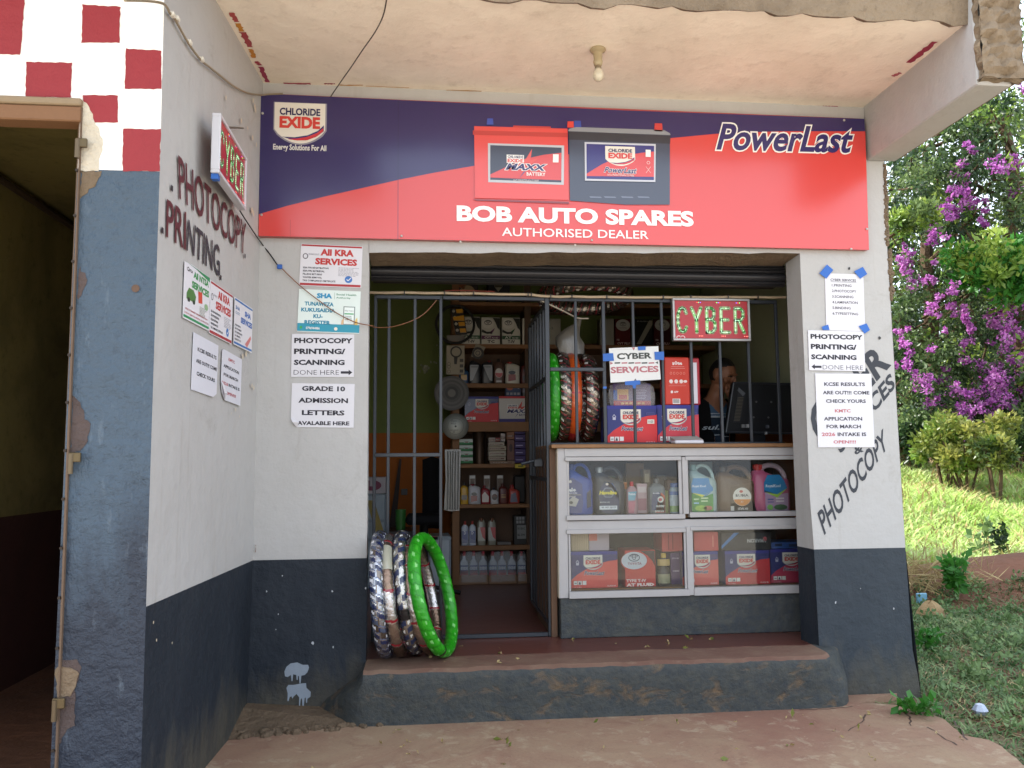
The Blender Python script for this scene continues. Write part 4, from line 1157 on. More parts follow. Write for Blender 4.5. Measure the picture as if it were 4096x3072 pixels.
def fleck(F, a, b, s_, col, r):
    F.k += .12
    F.poly([(a + s_ * (.6 + .8 * r.random()) * math.cos(t), b + s_ * (.6 + .8 * r.random()) * math.sin(t) * 1.2) for t in [i * PI / 3 for i in range(6)]], col, 'paint')
for c, x, y, s_ in [('U', 515, 373, .003), ('U', 485, 658, .003), ('U', 468, 770, .0025), ('U', 738, 870, .006), ('U', 882, 488, .004), ('U', 1130, 465, .005), ('U', 890, 898, .004), ('U', 400, 490, .004),
                    ('T', 722, 755, .005), ('T', 1150, 800, .004), ('T', 905, 652, .002), ('I', 545, 138, .006), ('I', 770, 650, .007)]:
    a, b = F.ab(c, x, y); fleck(F, a, b, s_, '#3b3a3a' if c == 'I' else '#b9bcc0', r)
F2 = Face(mb, corner[2], _sd, (0, 0, 1), lift=.0012)
for c, x, y, s_ in [('A', 2035, 810, .010), ('A', 2050, 860, .012), ('A', 2055, 890, .010), ('A', 1815, 785, .008), ('A', 1940, 975, .010), ('A', 1990, 1030, .008), ('A', 2030, 1110, .012), ('A', 2060, 1160, .010),
                    ('D', 840, 150, .014), ('D', 850, 170, .012), ('D', 800, 1105, .012), ('D', 778, 1120, .010), ('D', 838, 1310, .010), ('D', 850, 1330, .010), ('D', 730, 1475, .006), ('D', 700, 1500, .004), ('D', 755, 1518, .005), ('L', 880, 935, .005), ('L', 968, 950, .004), ('L', 862, 833, .005)]:
    a, b = F2.ab(c, x, y); fleck(F2, a, b, s_, '#cdbfa6', r)
for k in range(9):
    a, b = F2.ab('L', 1450 + (k % 3 - 1) * 8, 430 - k * 5); fleck(F2, a, b, .006 - k * .0004, '#8a6246', r)
mb.build('wall_knocks', shop, kind='stuff')

# ------------------------------------------------------------------ lit signs reading CYBER
STROKES = {'C': [[(.95, .78), (.8, .95), (.55, 1), (.3, .95), (.1, .75), (.05, .5), (.1, .25), (.3, .05), (.55, 0), (.8, .05), (.95, .2)]],
           'Y': [[(0, 1), (.5, .5)], [(1, 1), (.5, .5), (.5, 0)]],
           'B': [[(.08, 0), (.08, 1), (.6, 1), (.85, .9), (.85, .65), (.6, .53), (.08, .53)], [(.6, .53), (.92, .42), (.95, .15), (.65, 0), (.08, 0)]],
           'E': [[(.95, 1), (.08, 1), (.08, 0), (.95, 0)], [(.08, .52), (.8, .52)]],
           'R': [[(.08, 0), (.08, 1), (.65, 1), (.92, .88), (.92, .65), (.65, .5), (.08, .5)], [(.45, .5), (.98, 0)]]}
def led_sign(F, w, h, dots=True):
    """red face w x h, with green-white lamps on the letters"""
    F.rect(0, 0, w, h, '#b0232a', 'gloss'); F.up()
    lw = w / 5 * .80
    for i, ch in enumerate('CYBER'):
        x0 = w * .02 + i * w * .196; hh = h * .64; y0 = h * .17
        for st_ in STROKES[ch]:
            pts = [(x0 + lw * .10 + lw * .80 * x, y0 + hh * y) for x, y in st_]
            F.line(pts, w * .05, '#9fb07e', 'gloss')
            for p in pts: F.ell(p[0], p[1], w * .025, w * .025, '#9fb07e', 10, 'gloss')
    F.up()
    r = random.Random(3)
    for i, ch in enumerate('CYBER'):
        x0 = w * .02 + i * w * .196; hh = h * .64; y0 = h * .17
        for st_ in STROKES[ch]:
            pts = [Vector((x0 + lw * .10 + lw * .80 * x, y0 + hh * y)) for x, y in st_]
            for a, b in zip(pts[:-1], pts[1:]):
                n = max(1, int((b - a).length / (w * .017)))
                for j in range(n):
                    p = a.lerp(b, (j + .5) / n)
                    F.ell(p.x, p.y, w * .0048, w * .0048, '#c8ffd0' if r.random() < .75 else '#35d24a', 6, 'led')
    for i in range(3):
        for k in range(3):
            F.ell(w * (.31 + .27 * i + .022 * k), h * .955, w * .006, w * .006, ('#ff5a4a', '#5aff70', '#8a6aff')[(i + k) % 3], 6, 'led')
            F.ell(w * (.33 + .31 * i + .022 * k), h * .07, w * .005, w * .005, '#ff8a7a', 6, 'led')
led = thing('cyber_sign', y_('F', 1500, 530, .385), 'silver framed red CYBER sign with green lamps on the window bars', 'sign')
tl, br = y_('F', 1185, 183, .385), y_('F', 1820, 532, .385)
mb = MB(); x0, x1, z0, z1 = tl.x, br.x, br.z, tl.z; fw = .013
for a in ((x0, x1, z0, z0 + fw), (x0, x1, z1 - fw, z1), (x0, x0 + fw, z0 + fw, z1 - fw), (x1 - fw, x1, z0 + fw, z1 - fw)):
    mb.box(a[0], a[1], .385, .415, a[2], a[3], '#b8b4b2', 'metal', bev=.002)
mb.build('frame', led)
mb = MB(); mb.box(x0 + fw, x1 - fw, .395, .412, z0 + fw, z1 - fw, '#8c1c22', 'gloss')
F = Face(mb, (x0 + fw, .395, z0 + fw), (1, 0, 0), (0, 0, 1)); led_sign(F, x1 - x0 - 2 * fw, z1 - z0 - 2 * fw)
F.up(); F.ring(.02, .006, .014, .010, .004, '#e8c8c8', 14); F.ring(.042, .006, .014, .010, .004, '#e8c8c8', 14)
mb.build('face', led)
# the second one on the side wall
XS = -.765
cs = [onX(S('0', *p), XS) for p in ((868, 438), (982, 628), (989, 847), (888, 699))]
led2 = thing('cyber_sign', (XS, cs[0].y, cs[3].z), 'white edged red CYBER sign hanging on the side wall, seen edge on', 'sign')
ex = ((cs[1] - cs[0]) + (cs[2] - cs[3])).normalized()
ey = ((cs[0] - cs[3]) + (cs[1] - cs[2])).normalized(); ey = (ey - ex * ey.dot(ex)).normalized(); nn_ = ex.cross(ey)
wv = ((cs[1] - cs[0]).length + (cs[2] - cs[3]).length) / 2; hv = ((cs[0] - cs[3]).length + (cs[1] - cs[2]).length) / 2
c0 = sum((Vector(p) for p in cs), Vector()) / 4 - ex * wv / 2 - ey * hv / 2
MM = Matrix((ex, ey, nn_)).transposed().to_4x4(); MM.translation = c0
mb = MB()
for a in ((0, wv, 0, fw), (0, wv, hv - fw, hv), (0, fw, fw, hv - fw), (wv - fw, wv, fw, hv - fw)):
    mb.box(a[0], a[1], a[2], a[3], -.03, .002, '#c9c9cf', 'plastic', bev=.002, M=MM)
mb.build('frame', led2)
mb = MB(); mb.box(fw, wv - fw, fw, hv - fw, -.02, -.006, '#8c1c22', 'gloss', M=MM)
F = Face(mb, MM @ Vector((fw, fw, -.006)), ex, ey); led_sign(F, wv - 2 * fw, hv - 2 * fw)
mb.build('face', led2)
mb = MB(); p = MM @ Vector((.02, 0, -.01)); mb.box(p.x - .02, p.x + .005, p.y - .01, p.y + .02, p.z - .02, p.z + .005, '#2f66b8', 'card'); mb.build('tape_scrap', led2); mb = MB()
mb.tube([onX(S('A', 1835, 1025), -.78), onX(S('A', 1890, 1028), -.785), onX(S('A', 1955, 1030), -.79)], .004, '#8d8474', 'metal')
mb.build('hook', led2)

# ------------------------------------------------------------------ bulb, cables
bp = onZ(S('B', 1923, 272), ZCEIL)
lamp = thing('ceiling_lamp', tuple(bp), 'bare unlit bulb in a white holder under the canopy', 'lamp')
mb = MB(); mb.lathe(bp, [(.035, 0), (.037, -.006), (.032, -.012), (.022, -.018), (.019, -.05), (.022, -.060), (.018, -.076), (.013, -.08)], '#a89878', 'plastic', 20); mb.build('lamp_holder', lamp, smooth=True)
mb = MB(); mb.lathe(bp, [(.014, -.078), (.015, -.092)], '#9b8c74', 'metal', 16); mb.build('cap', lamp)
mb = MB(); mb.lathe(bp, [(.012, -.090), (.015, -.096), (.021, -.106), (.0245, -.119), (.0245, -.128), (.021, -.140), (.012, -.149), (.003, -.152)], '#c9c0aa', 'gloss', 20); mb.build('bulb', lamp, smooth=R_(80))
sp = Vector(tuple(corner[2])); 
def onSide(c, x, y, off=.006):
    n = _sd.cross(Vector((0, 0, 1))); return onP(S(c, x, y), sp + n * off, n)
def smooth_path(pts, k=4):
    pts = [Vector(p) for p in pts]; out = []
    for i in range(len(pts) - 1):
        p0, p1, p2, p3 = pts[max(i - 1, 0)], pts[i], pts[i + 1], pts[min(i + 2, len(pts) - 1)]
        for j in range(k):
            t = j / k
            out.append(.5 * ((2 * p1) + (-p0 + p2) * t + (2 * p0 - 5 * p1 + 4 * p2 - p3) * t * t + (-p0 + 3 * p1 - 3 * p2 + p3) * t ** 3))
    out.append(pts[-1]); return out
cab = thing('wall_cable', tuple(onSide('X', 1115, 880)), 'cream cable clipped in a curve high on the side wall', 'cable')
mb = MB(); mb.tube(smooth_path([onSide('X', *p) for p in ((0, 5), (300, 12), (540, 45), (620, 110), (660, 190), (745, 300), (930, 630), (1115, 880), (1260, 1000), (1420, 1130), (1600, 1270), (1800, 1370), (2000, 1400))] + [y_('P', 360, 160, -.04), y_('P', 480, 155, -.04)]), .0045, '#8a7c64', 'plastic', 6); mb.build('lead', cab)
for x, y in ((680, 215), (750, 275), (935, 625), (1115, 875)):
    mb = MB(); p = onSide('X', x, y, .004); mb.box(p.x - .003, p.x + .012, p.y - .012, p.y + .012, p.z - .008, p.z + .008, '#d8d2c4', 'plastic', bev=.003); mb.build('clip', cab)
mb = MB(); mb.tube(smooth_path([y_('B', 765, -60, -1.05), y_('B', 755, 0, -.95), y_('B', 735, 90, -.82), y_('B', 690, 180, -.68), y_('B', 620, 280, -.52), y_('B', 560, 370, -.36), y_('B', 500, 455, -.2), y_('B', 447, 533, -.04)]), .0028, '#4a4238', 'rubber', 6)
mb.build('hanging_cable', label='thin dark cable hanging from the canopy down to the top of the signboard', cat='cable')
w2 = thing('wire', tuple(y_('V', 605, 575, -.01)), 'wire from the side wall sign drooping across the notices into the shop', 'cable')
mb = MB(); mb.tube(smooth_path([onSide('D', 640, -20, .03), onSide('D', 700, 40, .03), onSide('D', 760, 150, .02), onSide('D', 830, 260, .01), y_('D', 905, 370, -.012), y_('D', 960, 440, -.012), y_('D', 1010, 512, -.012)]), .0032, '#22201f', 'rubber', 6); mb.build('black_lead', w2)
mb = MB(); mb.tube(smooth_path([y_('D', 1035, 530, -.012), y_('D', 1090, 585, -.012), y_('D', 1160, 650, -.016), y_('D', 1260, 730, -.016), y_('D', 1400, 830, -.016), y_('D', 1530, 895, -.016), y_('D', 1640, 918, -.01), y_('E', 200, 640, .15), y_('E', 330, 640, .35), y_('E', 480, 600, .42), y_('E', 600, 540, .42), y_('E', 690, 450, .43), y_('E', 740, 385, .43)]), .0025, '#8a5c40', 'plastic', 6); mb.build('copper_lead', w2)
mb = MB(); p = y_('D', 1027, 525, -.013); mb.box(p.x - .012, p.x + .012, p.y - .006, p.y + .002, p.z - .012, p.z + .010, '#2f5fae', 'card', bev=.002, M=None); mb.build('tape_joint', w2)
# ------------------------------------------------------------------ roller shutter, bars and open gate
def rect(c, x0, y0, x1, y1, Y):
    a, b, d, e = y_(c, x0, y0, Y), y_(c, x1, y0, Y), y_(c, x1, y1, Y), y_(c, x0, y1, Y)
    return (a.x + e.x) / 2, (b.x + d.x) / 2, (d.z + e.z) / 2, (a.z + b.z) / 2
GREY = '#32373e'
sh = thing('roller_shutter', (.8, .25, 1.0), 'dark steel roller shutter rolled up under the lintel', 'shutter')
zs_ = [y_('E', 900, y, .26).z for y in (40, 78, 100, 122, 150, 222, 246, 262)]
bul = [.0, .012, .004, .012, .0, .018, .004]
for i, (a, b) in enumerate(zip(zs_[:-1], zs_[1:])):
    m = MB(); n = 6
    pr_ = [(.26 - math.sin(PI * k / n) * (.022 if i in (4,) else .012), b + (a - b) * k / n) for k in range(n + 1)]
    pr_ = [(y + (.0 if i != 3 else -.004), z) for y, z in pr_]
    vs_ = [(x, y, z) for x in (-.285, 1.93) for y, z in pr_] 
    vs_ += [(x, .285, z) for x in (-.285, 1.93) for z in (b, a)]
    f = [(k, n + 1 + k, n + 2 + k, k + 1) for k in range(n)]
    f += [(0, 2 * n + 2, 2 * n + 4, n + 1), (n, 2 * n + 1, 2 * n + 5, 2 * n + 3), (2 * n + 2, 2 * n + 3, 2 * n + 5, 2 * n + 4)]
    m.add(vs_, f, lin('#343438'), 'steel_paint')
    m.build('slat', sh, smooth=R_(50))
m = MB(); m.box(-.285, 1.93, .285, .42, zs_[-1] + .02, IC, lin('#26241f'), 'matte'); m.build('drum_cover', sh)

GY = .43
ZTOP = y_('F', 640, 185, GY).z
ZCT = y_('F', 1200, 1352, GY).z
gr = thing('grille', (.0, GY, ZF), 'fixed grey steel grille of upright bars left of the doorway', 'grille')
def bar(parent, x, z0, z1, w=.0165, Y=GY, col=GREY, name='bar', d=None):
    m = MB(); m.box(x - w / 2, x + w / 2, Y - (d or w) / 2, Y + (d or w) / 2, z0, z1, col, 'steel_paint', bev=.002); return m.build(name, parent)
def rail(parent, x0, x1, z, h=.02, Y=GY, name='rail', col=GREY):
    m = MB(); m.box(x0, x1, Y - .012, Y + .012, z - h / 2, z + h / 2, col, 'steel_paint', bev=.002); return m.build(name, parent)
xb = [y_('E', x, 900, GY).x for x in (322, 538, 753)]
for x in xb: bar(gr, x, ZF, ZTOP)
bar(gr, -.272, ZF, ZTOP)
zr_ = y_('G', 360, 122, GY).z
rail(gr, -.27, xb[2] - .0, zr_); rail(gr, -.27, xb[2], ZTOP - .012); rail(gr, -.27, xb[2], ZF + .025)
# door frame and threshold
df = thing('door_frame', (.35, GY, ZF), 'grey steel frame and threshold of the shop doorway', 'door frame')
xpost = S('F', 181, 800)[0]; XPO = onY((xpost, 1500), GY).x
bar(df, XPO, ZF, ZTOP, .024, name='post'); rail(df, xb[2] + .011, XPO - .013, ZF + .012, .02, name='threshold'); rail(df, xb[2] + .011, XPO - .013, ZTOP - .012, name='head')
# open leaf folded into the shop
lf = thing('gate_leaf', (.66, .5, ZF), 'grey barred gate leaf folded back into the shop, sheet metal below', 'gate')
XLf = .655
for y in (.47, .60, .72, .84, .96, 1.08, 1.2):
    m = MB(); w = .012 if y in (.47, 1.2) else .007
    m.box(XLf - w, XLf + w, y - w, y + w, -.86, ZTOP - .04, GREY, 'steel_paint', bev=.002); m.build('bar' if w < .01 else 'post', lf)
for z in (-.86, -.1, .45, ZTOP - .04):
    m = MB(); m.box(XLf - .01, XLf + .01, .47, 1.2, z, z + .022, GREY, 'steel_paint', bev=.002); m.build('rail', lf)
m = MB(); m.box(XLf - .003, XLf + .003, .48, 1.19, -.85, -.1, lin('#3b4148'), 'steel_paint'); m.build('sheet', lf)
m = MB(); pl = y_('G', 1190, 128, 0.8); m.box(XLf - .06, XLf - .012, .60, .66, -.02, .02, lin('#3b3e42'), 'steel_paint', bev=.003); m.tube([(XLf - .13, .62, -.005), (XLf - .02, .62, .02)], .008, GREY, 'steel_paint'); m.build('handle', lf)
# window grille over the counter
wg = thing('window_grille', (1.3, GY, .1), 'grey steel bars across the open window above the glass counter', 'grille')
for x in (412, 637, 877, 1108, 1340, 1572, 1803, 2035):
    xx = y_('F', x, 800, GY).x
    bar(wg, xx, ZCT, ZTOP,   .019 if x in (637,) else .0155)
zrr = y_('F', 420, 760, GY).z
rail(wg, XPO + .013, y_('F', 637, 800, GY).x, zrr); rail(wg, XPO + .013, 1.95, ZCT - .004, .018); rail(wg, XPO + .013, 1.95, ZTOP - .012)
# trunking tied along the top rail
tk = thing('cable_trunking', (.8, GY - .03, ZTOP), 'cream cable trunking tied along the top of the bars', 'cable')
tp = [('E', 150, 352), ('E', 452, 352), ('E', 785, 356), ('E', 1025, 359), ('E', 1475, 368), ('F', 50, 158), ('F', 205, 172), ('F', 375, 172), ('F', 655, 176), ('F', 1110, 178), ('F', 1330, 178), ('F', 1630, 176), ('F', 1870, 177), ('F', 2100, 178)]
tpp = [y_(c, x, y, GY - .028) for c, x, y in tp]
r = random.Random(6)
for a, b in zip(tpp[:-1], tpp[1:]):
    m = MB(); d = (b - a); m.tube([a + d * .01, a.lerp(b, .5) + Vector((0, 0, -.002)), a + d * .99], .0075, '#b7a48a', 'plastic', 8); m.build('length', tk)
for p in tpp[1:-1]:
    m = MB(); m.box(p.x - .003, p.x + .003, GY - .04, GY + .012, p.z - .012, p.z + .010, '#2a2522', 'plastic'); m.build('tie', tk)
m = MB(); m.tube(smooth_path([y_('E', 780, 340, GY - .03), y_('E', 900, 335, GY - .03), y_('E', 1200, 345, GY - .03)]), .003, '#7a3026', 'rubber', 6); m.build('red_lead', tk)
m = MB(); m.tube(smooth_path([y_('F', 60, 180, GY), y_('F', 160, 220, GY), y_('F', 330, 300, .47), y_('F', 420, 345, .5), y_('F', 510, 350, .5)]), .004, '#a59a8a', 'plastic', 6); m.build('cord', tk)

# ------------------------------------------------------------------ glazed counter
CYF = .35
ct = thing('display_counter', (1.3, CYF, ZF), 'white framed glass display counter on a dark concrete base', 'counter')
xl0, _, _, _ = rect('H', 168, 200, 240, 1200, CYF)
CXR = 2.02
def hz(y): return (y_('H', 600, y, CYF).z)
def hx(x, y=700): return y_('H', x, y, CYF).x
zb1 = hz(1246)
m = MB(); m.box(y_('W', 680, 1000, CYF).x, CXR + .1, CYF + .004, 1.0, ZF, zb1, (1, 1, 1), 'base_dusty', bev=.004); m.build('base', ct)
WP = lin('#aeabaa')
def wood(x0, x1, z0, z1, name, y0=CYF, y1=CYF + .03, col=WP, m_='wood'):
    m = MB(); m.box(x0, x1, y0, y1, z0, z1, col, m_, bev=.002); return m.build(name, ct)
flat_mat('white_wood', .6, var=.10, nz=(18, .35, .004), vscale=10)
W_ = 'white_wood'
wood(hx(165), hx(236), zb1, hz(82), 'stile', m_=W_)
wood(hx(217), CXR, hz(148), hz(84), 'rail', CYF - .004, m_=W_)
wood(hx(220), hx(1134), hz(182), hz(151), 'rail', CYF - .012, CYF, m_=W_)
wood(hx(1165), CXR, hz(182), hz(151), 'rail', CYF - .012, CYF, m_=W_)
wood(hx(1140), hx(1185), hz(605), hz(155), 'stile', CYF - .006, CYF + .02, m_=W_)
wood(hx(224), hx(1152), hz(642), hz(604), 'rail', CYF - .012, m_=W_); wood(hx(1188), CXR, hz(632), hz(592), 'rail', CYF - .012, m_=W_)
wood(hx(224), CXR, hz(732), hz(648), 'rail', CYF + .002, m_=W_)
wood(hx(224), hx(1155), hz(748), hz(714), 'rail', CYF - .010, CYF + .001, m_=W_); wood(hx(1190), CXR, hz(736), hz(706), 'rail', CYF - .010, CYF + .001, m_=W_)
wood(hx(1158), hx(1208), zb1, hz(704), 'stile', CYF - .006, CYF + .02, m_=W_)
wood(hx(238), hx(1172), zb1 - .002, hz(1196), 'rail', CYF - .012, m_=W_); wood(hx(1206), CXR, zb1 - .002, hz(1186), 'rail', CYF - .012, m_=W_)
wood(hx(236), hx(252), hz(604), hz(182), 'bead', CYF + .0, CYF + .012, m_=W_); wood(hx(240), hx(256), hz(1196), hz(748), 'bead', CYF, CYF + .012, m_=W_)
wood(hx(1112), hx(1138), hz(604), hz(182), 'bead', CYF + .0, CYF + .012, m_=W_); wood(hx(1140), hx(1157), hz(1196), hz(748), 'bead', CYF, CYF + .012, m_=W_)
wood(hx(160), hx(166), zb1, hz(84), 'edging', CYF + .001, .9, lin('#c4b9a6'), W_)
wood(hx(112), hx(160), ZF, hz(84), 'side_board', CYF + .05, .95, lin('#6b4a30'), 'wood')
zt0, zt1 = hz(82), hz(52)
m = MB(); m.box(hx(112), CXR, CYF - .02, .98, zt0, zt1, lin('#94683e'), 'wood', bev=.003); m.build('top', ct)
m = MB(); m.box(hx(165), CXR + .1, .93, .96, zb1, zt0, lin('#4c3a2a'), 'wood'); m.build('back_board', ct)
zsh1, zsh2 = hz(606), hz(1190)
m = MB(); m.box(hx(172), CXR, CYF + .03, .93, zsh1 - .02, zsh1, lin('#8a6238'), 'wood'); m.build('shelf', ct)
m = MB(); m.box(hx(172), CXR, CYF + .03, .93, zsh2 - .012, zsh2 + .004, lin('#8a6238'), 'wood'); m.build('shelf', ct)
for (x0, x1, a, b) in ((236, 1134, 604, 182), (1186, 2070, 594, 182), (240, 1157, 1196, 748), (1207, 2075, 1188, 736)):
    m = MB(); m.box(hx(x0), min(hx(x1), CXR), CYF + .014, CYF + .018, hz(a), hz(b), (1, 1, 1), 'glass'); m.build('pane', ct)

# ------------------------------------------------------------------ goods
def carton(c, x0, y0, x1, y1, Y, depth, label, draw, base=NAVY, m='card', cat='box', group=None, rz=0.0, name='carton', zfix=None, side=None, bev=.002):
    X0_, X1_, Z0_, Z1_ = rect(c, x0, y0, x1, y1, Y)
    if zfix is not None: Z0_ = zfix
    w, h = X1_ - X0_, Z1_ - Z0_
    mb = MB(); mb.box(0, w, 0, depth, 0, h, lin(base) if isinstance(base, str) else base, m, bev=bev)
    F = Face(mb, (0, -.0002, 0), (1, 0, 0), (0, 0, 1), mat='card' if m != 'metal' else 'gloss', lift=.0005)
    if draw: draw(F, w, h)
    ob = bpy.data.objects.new(name, mb.mesh(name)); COL.objects.link(ob)
    ob.location = (X0_, Y, Z0_); ob.rotation_euler = (0, 0, rz); ob['_o'] = tuple(ob.location)
    return tag(ob, label, cat, group)
def TX(F, w, h):
    return (lambda s, x0, y0, x1, y1, col='#e8e6e4', bold=.03, sh=0, res=1, keep=None: F.text(s, w * x0, h * (1 - y1), w * x1, h * (1 - y0), col, bold, sh, res=res, keep=keep),
            lambda x0, y0, x1, y1, col: F.rect(w * x0, h * (1 - y1), w * x1, h * (1 - y0), col))
def d_power(cls='CLASS B', date=False, red='#cf2f34', sx=.27, sw=.40, rot=False):
    def d(F, w, h):
        T, Rc = TX(F, w, h)
        F.poly([(0, h * .22), (w * .12, h * .36), (w * .3, h * .5), (w * .55, h * .64), (w * .8, h * .73), (w, h * .76), (w, 0), (0, 0)][::-1], red); Rc(0, 0, 1, .09, '#2e2f86'); F.up()
        shield(F, w * sx, h * .50, w * (sx + sw), h * .90, res=2)
        powerlast(F, [(w * .30, h * .465), (w * .72, h * .455), (w * .69, h * .35), (w * .28, h * .36)])
        for i in range(3): Rc(.05 + .095 * i, .80, .13 + .095 * i, .91, '#e6e2de')
        F.up(); F.poly([(w * .155, h * .10), (w * .175, h * .18), (w * .185, h * .18), (w * .205, h * .10)], '#33303c'); Rc(.065, .85, .115, .87, '#33303c')
        T(cls, .76, .93, .95, .97, '#f0d8d4', .02); T('12V 54 Mths', .05, .955, .22, .985, '#e8c8c4', .01); Rc(.78, .18, .95, .25, '#4c4c8c'); F.up(); Rc(.79, .19, .94, .24, '#3a3a70')
        F.line([(w * .10, h * .70), (w * .135, h * .77), (w * .17, h * .70)], w * .012, '#b9b8cc'); F.poly([(w * .105, h * .70), (w * .165, h * .70), (w * .165, h * .63), (w * .105, h * .63)], '#b9b8cc')
        if date: Rc(.80, .36, .94, .47, '#e6e0d4'); F.up(); T('11/25', .82, .385, .92, .445, '#33303a', .02)
    return d
def d_maxx(F, w, h):
    T, Rc = TX(F, w, h); Rc(0, 0, 1, .09, '#c03035'); Rc(0, .88, 1, 1, '#3a2e78'); F.up(); maxx(F, w * .22, h * .18, w * .92, h * .82)
def emblem(F, a, b, s_, col):
    F.ring(a, b, s_, s_ * .66, s_ * .14, col, 20); F.ring(a, b + s_ * .12, s_ * .36, s_ * .52, s_ * .12, col, 16); F.ring(a, b + s_ * .26, s_ * .68, s_ * .24, s_ * .12, col, 16)
def d_can(band, t1, t2):
    def d(F, w, h):
        T, Rc = TX(F, w, h)
        Rc(.02, .01, .98, .99, '#c4c0b4'); F.up()
        F.poly([(w * .02, h * .45), (w * .3, h * .38), (w * .6, h * .40), (w * .55, h * .47), (w * .3, h * .46), (w * .05, h * .55)], '#22241f')
        F.poly([(w * .6, h * .98), (w * .98, h * .96), (w * .98, h * .52), (w * .85, h * .62), (w * .75, h * .8)], '#25271f'); F.poly([(w * .42, h * .44), (w * .72, h * .60), (w * .66, h * .5), (w * .52, h * .36)], band)
        F.up(); F.ell(w * .36, h * .77, w * .32, h * .19, '#d0ccc2', 20); F.up(); emblem(F, w * .36, h * .80, w * .2, '#2a2824')
        Rc(.02, .68, .98, .81, band); F.up(); T(t1, .16, .70, .52, .79, '#c9c6bc', .03); T('FLUID', .56, .73, .9, .79, '#c9c6bc', .02); T(t2, .32, .84, .70, .95, '#22201c', .04)
    return d
def d_plain(t=None, col='#5a5a5a', bits=None):
    def d(F, w, h):
        T, Rc = TX(F, w, h)
        for b_ in (bits or []): Rc(*b_)
        F.up()
        if t:
            for (s, a, b, c2, e) in t: T(s, a, b, c2, e, col, .03)
    return d
# jerrycan with a looped handle
def jug(c, x0, y0, x1, y1, Y, label, body, cap, draw, hcol=None, depth=.10, m='plastic', mirror=False, zfix=None, name='oil_jug', capm='plastic', group=None, both=False):
    X0_, X1_, Z0_, Z1_ = rect(c, x0, y0, x1, y1, Y)
    if zfix is not None: Z0_ = zfix
    w, h = X1_ - X0_, Z1_ - Z0_
    fx = (lambda x: w * (1 - x)) if mirror else (lambda x: w * x)
    t = thing(name, (X0_, Y, Z0_), label, 'jug', group)
    org = Vector((X0_, Y, Z0_))
    V3 = lambda x, y, z: org + Vector((fx(x), y, h * z))
    mb = MB(); n = 5
    # body: rings of a rounded box, shrinking into the shoulder and the neck
    rings = [(0, .04, .96, .03), (.03, .0, 1, 0), (.3, 0, 1, 0), (.60, 0, 1, 0), (.68, .0, .97, .02), (.76, .02, .62, .06), (.84, .05, .38, .2), (.88, .08, .33, .3)]
    vs_ = []; K = 12
    for (z, a, b, ins) in rings:
        a_, b_ = (a, b); cx_ = (a_ + b_) / 2; hw = (b_ - a_) / 2; hd = depth / 2 - ins * depth
        for k in range(K):
            th = 2 * PI * k / K + PI / K; cs_, sn = math.cos(th), math.sin(th)
            e = .45
            xx = cx_ + hw * (abs(cs_) ** e) * (1 if cs_ > 0 else -1); yy = depth / 2 + hd * (abs(sn) ** e) * (1 if sn > 0 else -1)
            vs_.append(V3(xx, yy, z))
    fs = [(i * K + k, i * K + (k + 1) % K, (i + 1) * K + (k + 1) % K, (i + 1) * K + k) for i in range(len(rings) - 1) for k in range(K)] + [tuple(range(K))]
    mb.add(vs_, fs, lin(body), m)
    mb.build('body', t, smooth=R_(50))
    mb = MB()
    hp = [V3(.28, depth / 2, .86), V3(.36, depth / 2, .95), V3(.52, depth / 2, .985), V3(.72, depth / 2, .95), V3(.88, depth / 2, .82), V3(.93, depth / 2, .66)]
    mb.tube(smooth_path(hp, 3), w * .065, lin(hcol or body), m, 8); mb.build('handle', t, smooth=True)
    mb = MB(); cc = V3(.20, depth / 2, .87)
    mb.lathe(cc, [(w * .10, 0), (w * .10, h * .03), (w * .125, h * .035), (w * .125, h * .115), (w * .11, h * .13)], lin(cap), capm, 14); mb.build('cap', t, smooth=R_(40))
    mb = MB(); F = Face(mb, org + Vector((0, -.0015, 0)), (1, 0, 0), (0, 0, 1), mat='gloss', lift=.0007); draw(F, w, h); mb.build('print', t)
    return t
